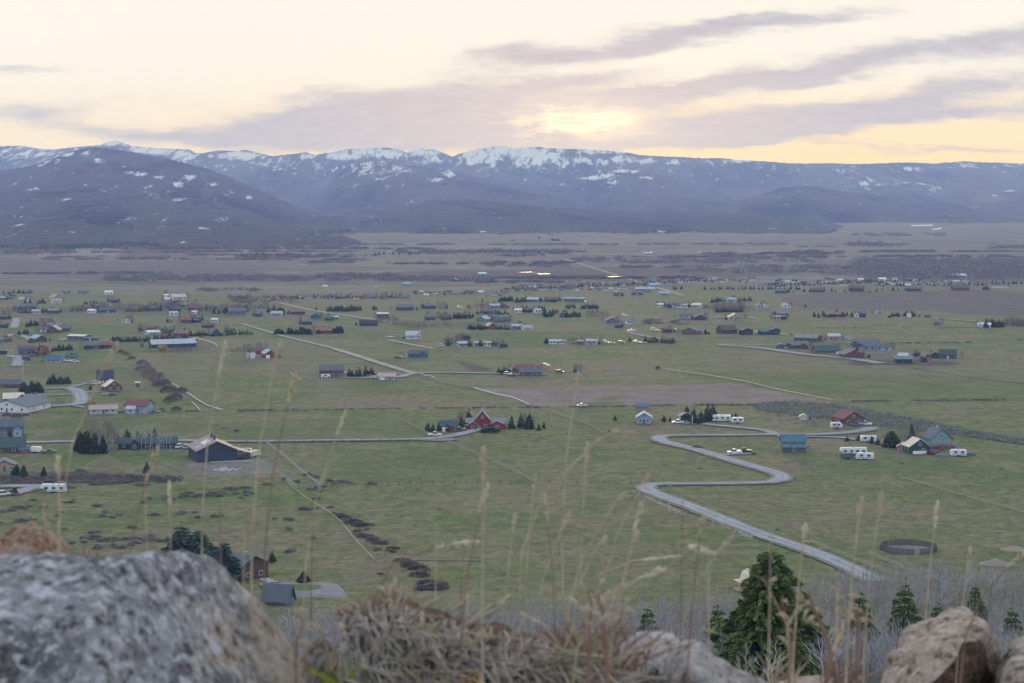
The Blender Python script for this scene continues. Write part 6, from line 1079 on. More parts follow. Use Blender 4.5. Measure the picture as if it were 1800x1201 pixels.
row('con', 822, 852, 580, 579, 8, 10, 'left of the brown chalet', 1.2); row('con', 872, 895, 580, 579, 5, 9, 'right of the brown chalet', 1.2); row('con', 772, 790, 560, 559, 5, 9, 'left of the maroon house', 1.2); row('con', 795, 835, 560, 559, 9, 11, 'around the maroon house', 1.2); row('con', 838, 866, 552, 549, 6, 9, 'around the dark navy house')
row('con', 872, 895, 553, 552, 6, 7, 'right of the dark navy house', 1.2); row('con', 878, 900, 530, 529, 8, 10, 'in the belt at mid-frame, left block', 1.4); row('con', 905, 950, 531, 529, 16, 10, 'in the belt at mid-frame, middle block', 1.1); row('con', 950, 985, 531, 530, 6, 9, 'in the belt at mid-frame, right end', 1.1)
row('con', 922, 958, 549, 547, 9, 10, 'around the dark brown cottage', 1.1); row('con', 955, 972, 557, 556, 5, 13, 'left of the teal-green cabin', 1.0); row('con', 995, 1020, 558, 557, 10, 11, 'right of the teal-green cabin', 1.2); row('con', 995, 1012, 542, 541, 6, 8, 'below the very long grey shed', 1.2); row('con', 1020, 1052, 543, 542, 11, 9, 'right of the very long grey shed', 1.3)
row('bare', 1030, 1068, 558, 557, 10, 11, 'right of the teal-green conifers', 1.1); T('org', [(824, 543, 8), (848, 542, 8), (977, 552, 8), (992, 550, 6), (773, 543, 4)], 'small orange willow on the meadow at mid-frame', 'orange willows at mid-frame', 1.4); row('bare', 768, 785, 542, 542, 3, 16, 'tall above the meadow', 1.0); row('bare', 830, 860, 541, 540, 8, 9, 'between the orange willows', 1.0)
T('con', [(705, 541, 5), (785, 542, 9), (876, 553, 8), (848, 531, 6)], 'small lone conifer on the mid meadow', 'lone conifers on the mid meadow'); row('con', 1258, 1306, 549, 548, 16, 9, 'in the dark clump right of the grey-blue roofs', 1.3); row('bare', 1252, 1310, 546, 543, 14, 13, 'behind the dark clump', 1.1)
row('con', 1250, 1268, 532, 530, 6, 9, 'behind the bare thicket, left block', 1.4); row('con', 1285, 1322, 531, 529, 9, 8, 'behind the bare thicket, right block', 1.2); row('con', 1235, 1245, 541, 540, 4, 6, 'right of the cream-roofed barn'); T('con', [(1240, 587, 10), (1246, 588, 7)], 'dark conifer right of the rust-brown house', 'conifer pair right of the rust-brown house', 1.2); T('con', [(1266, 583, 8)], 'low conifer left of the brown lodge', None, 1.4)
row('con', 1430, 1500, 557, 556, 10, 10, 'around the low brown ranch house', 1.0); T('con', [(1482, 557, 12), (1471, 548, 6), (1416, 540, 7), (1391, 536, 6)], 'taller lone conifer near the low brown ranch house', 'taller conifers near the low brown ranch house'); row('con', 1562, 1582, 558, 557, 6, 9, 'left of the small white gable house', 1.3); row('con', 1588, 1608, 557, 557, 6, 12, 'around the small white gable house', 1.0)
T('con', [(1628, 558, 6), (1634, 558, 6)], 'short conifer right of the white gable house', 'short conifers right of the white gable house', 1.6); row('con', 1730, 1765, 576, 575, 9, 16, 'in the tall row right of the bright white farmhouse', 1.1, .6); row('bare', 1765, 1800, 574, 573, 9, 14, 'at the right end of the tall row', 1.1); row('con', 1780, 1800, 572, 571, 3, 16, 'at the right frame edge row'); T('con', [(1630, 627, 6), (1616, 557, 5)], 'tiny conifer beside the black sheds', 'tiny conifers')
T('yel', [(1391, 590, 4)], 'low yellow willow left of the long brown house', None, 1.6)
# even row of conifers past the town and the town trees
for i, x in enumerate([1184, 1188, 1198, 1239, 1250, 1255, 1265, 1269, 1278, 1283, 1289, 1298, 1305, 1310, 1319, 1325, 1334, 1341, 1351, 1356, 1362, 1372, 1380, 1390, 1400, 1405]): tree('confar', x, 509 + random.uniform(-.4, .4), random.uniform(5, 8), 'small dark conifer in the evenly spaced far row', 'conifers in the evenly spaced far row', 1.1)
for (x0, x1, y0, y1, n, h, pl) in [(480, 720, 525, 523, 44, 7, 'in the far town row left of mid-frame'), (720, 900, 518, 512, 22, 6, 'in the pale far town row'), (890, 1150, 510, 500, 70, 7, 'in the dense far town'), (1150, 1330, 498, 492, 26, 5.5, 'in the small far cluster'), (1360, 1620, 503, 494, 60, 6.5, 'in the far right town'), (1540, 1800, 503, 500, 34, 7, 'on the far right meadow'), (1380, 1620, 514, 511, 20, 7, 'on the far meadow line'), (790, 870, 494, 493, 10, 6, 'around the far white building'), (640, 740, 449, 446, 12, 7, 'at the tan far field'), (900, 1000, 448, 446, 8, 7, 'in the far tree belt'), (420, 560, 452, 450, 16, 8, 'in the distant left belt'), (1490, 1600, 433, 431, 14, 5, 'on the distant right flats'), (1000, 1300, 398, 402, 14, 6, 'under the far hills')]:
    row('confar', x0, x1, y0, y1, n, h, pl, 1.0, 1.5, .4)
row('bare', 540, 720, 525, 522, 20, 8, 'in the far town row left of mid-frame', 1.2); row('bare', 900, 1150, 508, 498, 30, 7, 'in the dense far town', 1.3); row('org', 560, 700, 526, 524, 5, 6, 'in the far town row left of mid-frame', 1.2)
_cm = [conifer_mesh('crown', 10, 3.0, 70, L_con, 700 + i, .2, size=2.0) for i in range(4)]
merged('distant_conifers', [(random.choice(_cm), p, random.uniform(0, 6), h / 10 * np.array([w_, w_, 1.0]), 0) for (p, h, w_) in STUFFCON], [L_con], 'small far conifers scattered among the distant houses', 'conifers')
# red farmhouse trees
for x, y, h, l in [(752, 759, 20, 'slim conifer at the far left of the red garage'), (761, 759, 17, 'second conifer left of the red garage'), (772, 757, 18, 'conifer touching the red garage'), (786, 759, 17, 'young conifer before the red garage'), (811, 751, 22, 'blue-grey conifer between garage and farmhouse'), (824, 745, 26, 'tallest conifer behind the farmhouse garage wing'), (899, 754, 26, 'broad conifer at the right end of the farmhouse'), (916, 752, 30, 'tall conifer first in the group right of the farmhouse'), (930, 754, 30, 'tall dark conifer in the middle of that right group'), (947, 757, 15, 'short conifer right of the group'), (956, 753, 13, 'small round-topped tree at the end of the farmhouse line')]: tree('con', x, y, h, l, None, 1.05)
row('bare', 920, 940, 753, 753, 4, 26, 'among the farmhouse conifers', .7); row('bare', 806, 822, 745, 745, 3, 22, 'behind the red farmhouse garage wing', .7)
bush('gshrub', 862, 760, 36, 'dark clipped hedge before the red farmhouse', None, .4, 'hedge')
# cottage and trailer court trees
for x, y, h, l in [(1081, 739, 11, 'small conifer left of the sky-blue cottage'), (1167, 741, 14, 'small cone-shaped conifer right of the cottage'), (1178, 741, 10, 'smaller slim conifer right of the cone-shaped one'), (1207, 742, 32, 'tall narrow conifer left in the court grove'), (1219, 743, 28, 'second narrow conifer of the court grove'), (1232, 743, 24, 'bushy lower conifer of the court grove'), (1244, 741, 35, 'tallest conifer of the court grove'), (1253, 739, 30, 'conifer at the right of the court grove'), (1212, 746, 16, 'low round tree at the foot of the court grove'), (1229, 746, 16, 'low bush-like tree at the foot of the court grove'), (1286, 735, 10, 'small conifer behind the motorhome'), (1293, 735, 12, 'small conifer behind the camper'), (1071, 760, 7, 'very small conifer at the fence end')]: tree('con', x, y, h, l, None, 1.1)
for x, y, h, l, kd in [(1489, 776, 12, 'tiny conifer left of the lane trailer', 'con'), (1509, 775, 11, 'tiny bare conifer on the lane lawn', 'con'), (1532, 780, 16, 'young pine before the lane trailer', 'con'), (1543, 782, 14, 'young pine right of the lane trailer', 'con'), (1560, 786, 28, 'wide blue spruce left of the grove', 'spr'), (1575, 788, 24, 'dark green pine between blue spruces', 'pine'), (1568, 780, 26, 'pine behind the wide blue spruce', 'pine'), (1602, 781, 40, 'tallest narrow spruce of the right grove', 'spr')]: tree(kd, x, y, h, l, None, 1.25 if h < 30 else .8)
row('bare', 1583, 1600, 783, 783, 4, 36, 'between the spruces of the right grove', .7); row('bare', 1605, 1615, 770, 770, 2, 34, 'behind the tallest narrow spruce', .6); row('bare', 1415, 1425, 793, 793, 2, 12, 'right of the bright blue-teal roof', 1.0); row('bare', 1640, 1672, 792, 790, 3, 14, 'before the turquoise house', .9); row('bare', 1285, 1315, 787, 785, 3, 16, 'behind the pickups', .8); row('bare', 1330, 1360, 792, 790, 4, 8, 'left of the bright blue-teal roof', 1.4)
# near house spruces
for x, y, h, l, w_ in [(320, 1004, 90, 'tall spruce at the left of the brown house', 1.6), (350, 1007, 86, 'blue spruce beside the tall left spruce', 1.6), (394, 1022, 78, 'blue spruce directly before the brown house', 1.5), (374, 1013, 66, 'shorter spruce between the blue spruces', 1.5), (534, 1026, 25, 'small round spruce on the lawn beside the grey drive', 1.7), (263, 992, 10, 'tiny spruce alone on the slope', 1.3)]: tree('spr', x, y, h, l, None, w_)
row('asp', 445, 475, 1000, 1005, 6, 62, 'right of the brown house', .7); T('con', [(478, 988, 22)], 'loose pine behind the aspens right of the brown house', None, 1.5)
# thickets along the left hedge row
for x, y, w, h, kd in [(213, 621, 12, .9, 'willow'), (222, 624, 14, .8, 'oshrub'), (232, 632, 14, .8, 'willow'), (250, 642, 22, 1, 'greyshrub'), (262, 654, 26, 1, 'greyshrub'), (246, 651, 16, .8, 'willow'), (272, 668, 24, 1, 'greyshrub'), (280, 680, 26, .9, 'willow'), (296, 690, 30, .9, 'willow'), (308, 702, 26, .9, 'willow'), (300, 706, 24, .8, 'willow'), (310, 722, 18, .8, 'willow'), (284, 722, 12, .8, 'greyshrub'), (290, 676, 20, .9, 'willow'), (320, 690, 22, .8, 'greyshrub')]:
    bush(kd, x, y, w, 'purple-brown bare willow bush in the hedge row between the two left fields', 'willow bushes in the left hedge row', h)
row('bare', 250, 285, 658, 680, 9, 26, 'in the hedge row between the two left fields', 1.0, 6)
for x, y, w in [(30, 733, 22), (12, 731, 16), (45, 731, 12), (195, 722, 10)]: bush('willow', x, y, w, 'dark bare bush along the fence above the grey-blue house', 'dark bushes above the grey-blue house', .5)
for x, y, w in [(600, 905, 14), (606, 911, 24), (618, 918, 30), (632, 924, 30), (648, 924, 20), (634, 941, 16), (640, 944, 26), (655, 950, 26), (668, 956, 24), (690, 965, 22), (706, 987, 28), (720, 994, 34), (735, 1000, 34), (736, 1012, 36), (752, 1028, 40), (766, 1034, 46), (745, 1036, 34), (625, 918, 22), (775, 1028, 26)]:
    for q in range(2): bush('brush', x + q * random.uniform(-12, 12), y + q * random.uniform(-4, 4), w * (1.05 - .45 * q), 'dark purple-brown bush in the draw of the centre pasture', 'dark bushes in the draw', .4, None)
for x, y, w in [(581, 893, 14), (772, 896, 8), (706, 908, 7), (660, 969, 8), (555, 878, 16), (553, 895, 14), (906, 972, 5), (1230, 824, 9), (970, 711 + 40, 6), (232, 928, 18), (1585, 815, 9), (1760, 825, 9), (1478, 812, 5), (1225, 788, 20), (1367, 932, 8), (668, 1010, 14)]: bush('brush', x, y, w, 'small dark bush alone in open pasture', 'lone dark bushes in the pastures', .4)
_pp2 = [(598, 903), (618, 917), (650, 928), (636, 940), (655, 950), (672, 958), (695, 968), (710, 988), (730, 998), (745, 1014), (762, 1030), (772, 1036)]
for i in range(46):
    t = random.random() * (len(_pp2) - 1.001); k_ = int(t); f_ = t - k_; bush('brush', _pp2[k_][0] * (1 - f_) + _pp2[k_ + 1][0] * f_ + random.gauss(0, 9), _pp2[k_][1] * (1 - f_) + _pp2[k_ + 1][1] * f_ + random.gauss(0, 3), random.uniform(6, 17), 'dark purple-brown bush in the draw of the centre pasture', 'dark bushes in the draw', .5)
# sagebrush individuals on the left slope
sg = [(0, 905), (14, 900), (28, 892), (40, 894), (52, 893), (70, 894), (5, 918), (35, 916), (55, 914), (72, 912), (62, 880), (120, 884), (134, 882), (172, 888), (186, 908), (195, 912), (204, 906), (188, 900), (100, 908), (108, 902), (106, 930), (168, 936), (250, 884), (262, 878), (292, 876), (324, 874), (338, 873), (318, 902), (340, 901), (384, 907), (268, 908), (348, 912), (507, 931), (509, 914), (546, 945), (535, 895), (488, 914), (160, 948), (180, 962), (170, 965), (200, 960), (215, 964), (230, 960), (240, 955), (265, 945), (300, 950), (320, 948), (352, 944), (130, 955), (150, 955), (285, 872), (302, 878), (395, 872), (408, 868), (420, 874), (430, 870), (440, 866), (505, 845), (520, 850), (580, 846), (590, 852), (598, 848), (608, 846), (618, 851), (548, 862), (556, 858), (566, 866), (575, 855), (560, 842), (548, 838), (650, 852), (500, 972), (510, 968), (90, 846), (30, 870)]
for (x, y) in sg:
    for q in range(random.choice([1, 2, 3])): bush('sage', x + random.uniform(-8, 8), y + random.uniform(-2, 2), random.uniform(8, 17), 'grey-green sagebrush clump on the left pasture slope', 'sagebrush on the left pasture slope', .62)
for (x, y, w) in [(150, 848, 24), (170, 852, 30), (200, 850, 34), (225, 848, 26), (250, 853, 30), (120, 858, 26), (285, 848, 20), (355, 872, 40), (380, 868, 36), (405, 860, 30), (430, 858, 24), (470, 852, 20), (330, 868, 26), (160, 946, 40), (190, 950, 44), (230, 948, 38), (265, 950, 36), (290, 952, 30)]: bush('brush', x, y, w, 'low purple-brown scrub patch on the left pasture slope', 'purple-brown scrub patches', .22)
# ---- uncountable scrub: sage flats, far thickets, rocks along the road
it = band([(1330, 709), (1420, 706), (1500, 716), (1600, 735), (1700, 757), (1810, 776)], [(1335, 722), (1420, 734), (1500, 742), (1600, 757), (1700, 768), (1810, 784)], 2300, 1.35, 1.2)
scatter_stuff('sagebrush_flat', 'dense grey-green sagebrush strip along the right field edge', 'sagebrush', it, L_sag, 12, .34)
it = band([(1340, 722), (1500, 740), (1700, 765)], [(1340, 736), (1500, 765), (1700, 785)], 120, 1.2, 1.0) + band([(1430, 500 + 220), (1800, 700)], [(1430, 790), (1800, 800)], 60, .8, .6)
scatter_stuff('scattered_sage', 'thin scattering of small sage bushes on the right pasture', 'sagebrush', it, L_sag, 10, .34)
it = band([(0, 838), (150, 835), (320, 838)], [(0, 852), (150, 850), (320, 846)], 500, 1.1, .8); scatter_stuff('ditch_scrub', 'dark scrub filling the ditch across the left pasture', 'scrub', it, L_brn, 10, .34)
def hedge(pts, n, r, h, m, lab, name='hedge_scrub'):
    it = []
    for _ in range(n):
        t = random.random() * (len(pts) - 1); i = int(t); f_ = t - i; p = at(pts[i][0] + (pts[i + 1][0] - pts[i][0]) * f_, pts[i][1] + (pts[i + 1][1] - pts[i][1]) * f_)
        if fbm(np.array([p.x / 30.0 + 3]), np.array([p.y / 90.0]), 3)[0] < .42: continue
        it.append((p.x + random.gauss(0, 1), p.y + random.gauss(0, 1.5), p.z, r * random.uniform(.5, 1.4), h * random.uniform(.4, 1.3)))
    scatter_stuff(name, lab, 'scrub', it, m, 10, .36)
hedge([(60, 727), (350, 723), (500, 722), (700, 719), (930, 717), (1030, 716), (1200, 713), (1330, 712)], 700, 1.0, .8, L_brn, 'ragged dark scrub line along the fence across the middle fields')
hedge([(1500, 706), (1600, 705), (1700, 704), (1800, 704)], 240, 1.1, 1, L_brn, 'dark scrub line across the right green field'); hedge([(250, 641), (400, 636), (600, 634), (760, 634)], 80, .6, .5, L_brn, 'faint scrub line behind the red barn')
hedge([(1560, 604), (1700, 603), (1800, 598)], 150, 1.3, 1, L_brn, 'scrub line across the far right pasture'); hedge([(1430, 577), (1650, 577), (1800, 575)], 150, 1.0, .8, L_brn, 'thin scrub line past the bright white farmhouse'); hedge([(590, 640), (700, 666), (850, 708), (960, 738)], 60, .5, .4, L_brn, 'thin weeds along the field track'); hedge([(420, 760), (345, 742), (330, 730)], 40, 1.2, 1, L_brn, 'weeds at the field corner above the navy barn')
def thick(x0, x1, y0, y1, n, r, h, m, lab, k=10): scatter_stuff('thicket', lab, 'thicket', band([(x0, y0), ((x0 + x1) / 2, y0 - .3), (x1, y0)], [(x0, y1), (x1, y1)], n, r, h, 1), m, k * 3, .17)
thick(1495, 1810, 462, 492, 1500, 7, 10, L_far, 'wide cottonwood forest on the far right flats'); thick(1180, 1520, 468, 480, 420, 7, 5, L_far, 'scrub belt left of the far cottonwoods'); thick(1500, 1800, 455, 463, 300, 8, 8, L_far, 'hazy back edge of the far cottonwoods')
thick(185, 480, 486, 496, 700, 6, 5, L_far, 'grey thicket on the far left flats'); thick(470, 860, 488, 495, 700, 6, 5, L_far, 'grey thicket on the central far flats'); thick(560, 700, 484, 489, 200, 6, 5, L_far, 'smaller grey thicket above the central one'); thick(900, 1240, 488, 491, 320, 6, 3, L_brn, 'dark low scrub line before the town')
thick(700, 1000, 442, 447, 420, 9, 7, L_far, 'tree belt along the tan far field'); thick(420, 620, 450, 454, 260, 9, 7, L_far, 'tree belt on the distant left flats'); thick(215, 300, 451, 454, 70, 9, 4, L_gry, 'thin distant tree line at left'); thick(1500, 1660, 411, 416, 160, 12, 5, L_far, 'distant trees at right under the hills'); thick(1490, 1590, 427, 432, 120, 12, 6, L_far, 'distant clump on the right flats'); thick(1740, 1810, 431, 438, 100, 12, 7, L_far, 'distant clump at the right edge')
thick(0, 130, 440, 447, 120, 12, 4, L_brn, 'distant dark bushes at the left edge'); thick(1010, 1460, 452, 462, 420, 7, 4, L_far, 'dark scrub streaks on the central far flats'); thick(600, 1000, 404, 412, 130, 14, 6, L_far, 'bare woods at the foot of the hills'); thick(860, 1000, 462, 470, 150, 6, 4, L_brn, 'scrub patches on the far flats at mid-frame'); thick(350, 460, 510, 513, 60, 5, 4, L_brn, 'line of dark bushes on the far left field')
thick(400, 520, 524, 533, 90, 5, 5, L_pur, 'bare brush left of the far town'); thick(1240, 1330, 540, 549, 110, 3, 6, L_pur, 'bare thicket around the dark clump'); thick(700, 830, 570, 578, 60, 3, 3, L_pur, 'bare brush above the white farmhouse'); thick(1130, 1210, 562, 571, 50, 4, 1.5, L_brn, 'low scrub in the right meadow'); thick(1765, 1800, 565, 574, 60, 3, 6, L_pur, 'bare brush at the right frame edge')
for i in range(44):
    xx = random.uniform(-60, 1700); ww = random.uniform(60, 330); yy_ = 424 + 74 * random.random() ** .8
    if yy_ < 447 and xx < 200: yy_ += 14
    thick(xx, xx + ww, yy_, yy_ + random.uniform(.8, 2.4), int(ww * .6), 5 + (500 - yy_) * .06, 2.2 + random.random() * 3, random.choice([L_far, L_brn, L_far]), 'thin dark brush lines crossing the far flats')
def footwood(pts, n, lab):
    it = []
    for _ in range(n):
        t = random.random() * (len(pts) - 1); i = int(t); f_ = t - i; p = at(pts[i][0] + (pts[i + 1][0] - pts[i][0]) * f_, pts[i][1] + (pts[i + 1][1] - pts[i][1]) * f_ + abs(random.gauss(0, 2.2)) - 2.5)
        if fbm(np.array([p.x / 90.0 + 3]), np.array([p.y / 300.0]), 3)[0] < .40: continue
        it.append((p.x, p.y, 0, random.uniform(5, 11), random.uniform(6, 14)))
    scatter_stuff('foothill_wood', lab, 'wood', it, L_con, 16, .3)
footwood([(-60, 436), (120, 438), (230, 434), (330, 440), (400, 434), (480, 424), (560, 414), (640, 404)], 900, 'dark forest edge along the foot of the left hill'); footwood([(600, 404), (760, 400), (900, 403), (1050, 408), (1180, 410), (1260, 402)], 800, 'dark forest edge under the central foothills'); footwood([(1180, 396), (1300, 390), (1440, 384), (1560, 388), (1700, 378)], 350, 'dark forest edge under the right foothills')
# stones
def stones(items, lab, m):
    V = []; Fs = []; g = np.random.default_rng(5)
    for (x, y, z, r) in items:
        o_ = len(V); 
        for d in [(1, 0, 0), (-1, 0, 0), (0, 1, 0), (0, -1, 0), (0, 0, 1), (.6, .6, .6), (-.6, .5, .7), (.5, -.6, .6), (-.6, -.6, .5)]:
            s = r * g.uniform(.7, 1.2); V.append((x + d[0] * s, y + d[1] * s, z + d[2] * s * .8))
        for f_ in [(0, 2, 5), (2, 1, 6), (1, 3, 8), (3, 0, 7), (0, 5, 7), (5, 2, 6), (6, 1, 8), (7, 3, 8), (5, 6, 4), (6, 8, 4), (8, 7, 4), (7, 5, 4)]: Fs.append([i + o_ for i in f_])
    o = obj('roadside_stones', fastmesh('roadside_stones', V, Fs, m)); tag(o, lab, 'stones', kind='stuff')
st = []
for (a_, b_, n) in [((1113, 862), (1150, 880), 90), ((1150, 880), (1200, 905), 160), ((1250, 915), (1322, 946), 200), ((1140, 866), (1180, 890), 40)]:
    for _ in range(n): t = random.random(); p = at(a_[0] + (b_[0] - a_[0]) * t + random.gauss(0, 2.5), a_[1] + (b_[1] - a_[1]) * t + random.gauss(0, 1.3)); st.append((p.x, p.y, p.z - .1, random.uniform(.2, .7)))
stones(st, 'tan boulders lining the outer edge of the gravel road', mat('tan_stone', (.27, .23, .18), .9, .3, 1)); stones([at(random.gauss(392, 14), random.gauss(826, 1.8)).to_tuple() + (random.uniform(.3, .7),) for _ in range(110)], 'heap of pale stones inside the gravel turning loop', mat('pale_stone', (.34, .35, .37), .9, .3, 1))
it = []
for _ in range(150):
    px, py = random.choice([(random.uniform(1145, 1400), random.gauss(763, .7)), (random.uniform(1145, 1380), random.gauss(846.5, .8)), (random.uniform(1530, 1610), random.gauss(743, 2)), (random.uniform(1675, 1740), random.gauss(782, 2)), (random.uniform(1050, 1070), random.gauss(742, 2))]); p = at(px, py); it.append((p.x, p.y, p.z, .5, .9))
scatter_stuff('dry_tussocks', 'straw-coloured grass tussocks beside the gravel road', 'grass', it, mat('straw', (.42, .37, .22), .9, .2), 8, .4, .15)
for (px, py, w, *_r) in HS:
    if py > 540: SPOTS.append((px + random.uniform(-.2, .2) * w, py + 1.5, w * random.uniform(.75, 1.1), max(3.2, w * .13), random.choice(['asphalt', 'brown', 'dark', 'drygrass']), random.uniform(.45, .8)))
for (px, py, w, *_r) in HS:
    if 522 < py < 660:
        for _ in range(random.choice([1, 2, 2, 3])): q_ = at(px + random.uniform(-.9, .9) * w, py - random.uniform(0, 3)); STUFFB.append((q_, random.uniform(8, 14) * (1 if py > 560 else .8) / ppm(q_), random.uniform(.9, 1.5)))
        if random.random() < .55: q_ = at(px + random.choice([-.7, .7]) * w, py - 1); STUFFCON2.append((q_, random.uniform(6, 11) / ppm(q_), 1.1))
_wm = [[v[1] for v in PROTO['bfar'][1]][i] for i in range(4)]; merged('bare_groves', [(_wm[i_ % 4], p, random.uniform(0, 6), h / 10 * np.array([w_, w_, 1.0]), (0, 1)[i_ % 2]) for i_, (p, h, w_) in enumerate(STUFFB)], [L_gry, L_pur], 'small bare grey trees growing in thin groves among the distant houses', 'trees')
merged('garden_conifers', [(random.choice(_cm), p, random.uniform(0, 6), h / 10 * np.array([w_, w_, 1.0]), 0) for (p, h, w_) in STUFFCON2], [L_con], 'small dark conifers planted around the scattered valley houses', 'conifers')
GCA.data.foreach_set('color', field_tint(GV).ravel())
def tuss(n, y0, y1, r, h, m, lab, seed):
    rr_ = random.Random(seed); it = []
    while len(it) < n:
        p = at(rr_.uniform(-60, 1860), rr_.uniform(y0, y1))
        if fbm(np.array([p.x / 22 + seed]), np.array([p.y / 26]), 3)[0] > .5: it.append((p.x, p.y, p.z, r * rr_.uniform(.5, 1.5), h * rr_.uniform(.5, 1.4)))
    scatter_stuff('pasture_tussocks', lab, 'grass', it, m, 5, .5, .16)
tuss(7000, 790, 1040, .42, .3, L_sag, 'grey-green tussocks scattered over the near pastures', 3); tuss(7000, 760, 1040, .42, .28, mat('dry_tussock', (.22, .19, .12), .95, .3), 'dry straw tussocks scattered over the near pastures', 8); tuss(4000, 780, 1040, .35, .25, mat('dark_tussock', (.055, .065, .035), .95, .3), 'dark green tussocks scattered over the near pastures', 14)
# ================================================================== HILLSIDE WOOD
def hill(px, d): # ground point on a column at distance d
    x = (px - CX) / FPX * d; return Vector((x, d, terr(d) + float((fbm(np.array([x / 60 + 40]), np.array([d / 40]), 4)[0] - .5) * np.interp(d, [0, 20, 60, 200, 430, 520], [0, 0, 3, 9, 6, 0]))))
n_as = 0; wood = []
def wood_top(px): return np.interp(px, [0, 480, 520, 700, 1000, 1200, 1380, 1500, 1620, 1800, 1950], [470, 478, 482, 490, 500, 508, 526, 552, 560, 556, 556])
rw = random.Random(11)
cand = []
for _ in range(21000):
    d = rw.uniform(235, 575); px = rw.uniform(-250, 2050)
    if d > wood_top(px) - rw.random() ** 2 * 25: continue
    if px < 640 and d > 455 - rw.random() * 20 and px < 500: continue
    if 500 < px < 625 and d > 478: continue
    x = (px - CX) / FPX * d
    if fbm(np.array([x / 16.0]), np.array([d / 16.0]), 3)[0] < .31: continue
    if d < 320 and 1290 < px < 1420 and d > 222 and rw.random() < .55: continue
    cand.append((d, px))
cand.sort()
vis = [c for c in cand if 500 < c[1] < 1800 and c[0] > 300]
ind = []
for c in vis:
    p = hill(c[1], c[0]); top = HORIZ + (CAM_H - p.z - 9) / c[0] * FPX
    if top < (1185 if c[1] > 1150 else 1130) and len(ind) < 290: ind.append(c)
inds = set(ind)
for (d, px) in ind:
    tree('asp', 0, 0, random.uniform(6.2, 9.8) * FPX / d, 'slender bare aspen at the near edge of the hillside wood', 'bare aspens of the hillside wood', 1.1, hill(px, d))
V_all = []; F_all = []; off = 0; g = np.random.default_rng(77)
for (d, px) in cand:
    if (d, px) in inds: continue
    p = hill(px, d); h = g.uniform(5.0, 9.6) * (1 if d < wood_top(px) - 12 else .72); n = 34
    t = g.uniform(.22, 1, n); az = g.random(n) * 6.283; L = h * (1.08 - t) * .22 + .25; rise = g.uniform(.8, 1.7, n)
    b0 = np.stack([p.x + t * 0, p.y + t * 0, p.z + t * h * .93], 1) ; dr = np.stack([np.cos(az), np.sin(az), rise], 1); dr /= np.linalg.norm(dr, axis=1)[:, None]
    b1 = b0 + dr * L[:, None] * g.uniform(.8, 1.5, n)[:, None]; sd = np.stack([-np.sin(az), np.cos(az), az * 0], 1) * .0175
    # twigs as thin blades, trunk as two crossed tapering blades
    Vb = np.stack([b0 - sd * 1.4, b0 + sd * 1.4, b1 + sd * .5, b1 - sd * .5], 1).reshape(-1, 3); nb = len(Vb)
    lean = g.normal(0, .025 * h, 2)
    tv = []
    for a_ in (0, 1.57): c_, s_ = math.cos(a_) * .055, math.sin(a_) * .055; tv += [(p.x - c_, p.y - s_, p.z - .3), (p.x + c_, p.y + s_, p.z - .3), (p.x + c_ * .2 + lean[0], p.y + s_ * .2 + lean[1], p.z + h), (p.x - c_ * .2 + lean[0], p.y - s_ * .2 + lean[1], p.z + h)]
    Vv = np.concatenate([Vb, np.array(tv)]); V_all.append(Vv); F_all.append(np.arange(len(Vv)).reshape(-1, 4) + off); off += len(Vv)
o = obj('aspen_wood', fastmesh('aspen_wood', np.concatenate(V_all), np.concatenate(F_all), L_asp)); tag(o, 'dense bare aspen wood covering the foot of the hillside', 'wood', kind='stuff')
# undergrowth
it = []
for _ in range(3800):
    d = rw.uniform(200, 560); px = rw.uniform(-100, 1900); 
    if d > wood_top(px) + 5: continue
    p = hill(px, d); it.append((p.x, p.y, p.z, rw.uniform(.5, 1.3), rw.uniform(.5, 1.6)))
scatter_stuff('undergrowth', 'grey-brown undergrowth beneath the aspens', 'undergrowth', it, L_gry, 10, .45, .12)
# conifers standing in the wood
big = conifer_mesh('crown', 19, 4.7, 44000, L_fir, 901, .24, .02, .42, .95, 15, .6); PROTO['big'] = ('fir_tree', [(trunk_mesh('trunk', 19, .38), big)], 'fir', 19)
mid = [conifer_mesh('crown', 12, 2.9, 4200, L_fir, 910 + i, .22, .05, .62, .85, 12, .8) for i in range(3)]; PROTO['mid'] = ('fir_tree', [(trunk_mesh('trunk', 12, .25), m_) for m_ in mid], 'fir', 12)
treetop('big', 1356, 934, 238, 'largest dark green fir, full and broad, above the right rocks', None, 1.12)
for px, py, d, l, w_ in [(1262, 1049, 330, 'slim fir left of the largest fir', 1.0), (1138, 1057, 400, 'dark fir at mid-slope between rock and clod', 1.1), (1513, 1026, 400, 'dense round-topped fir right of the largest fir', 1.0), (1592, 1012, 410, 'broad fir behind bare branches on the right slope', 1.05), (1716, 1018, 480, 'small fir top above the aspens near the cottonwood', .8), (1692, 1064, 400, 'dark fir low in the aspens above the right boulder', .9), (1780, 1054, 400, 'fir at the right frame edge above the boulder', .9), (1090, 1093, 385, 'small fir left of the mid-slope dark fir', .9), (1072, 1090, 388, 'smallest fir at the left of the small pair', .9), (1396, 1095, 215, 'young yellow-green fir at the foot of the largest fir', .9), (1648, 1048, 420, 'fir hidden among branches left of the cottonwood', .9), (928, 1100, 420, 'tiny fir in the aspens behind the grass clod', 1.2), (1186, 1104, 390, 'low fir right of the mid-slope dark fir', .9), (1415, 1040, 262, 'fir half merged with the right side of the largest fir', .9), (1300, 1100, 232, 'low fir at the left foot of the largest fir', 1.0)]:
    treetop('mid', px, py, d, l, None, w_)
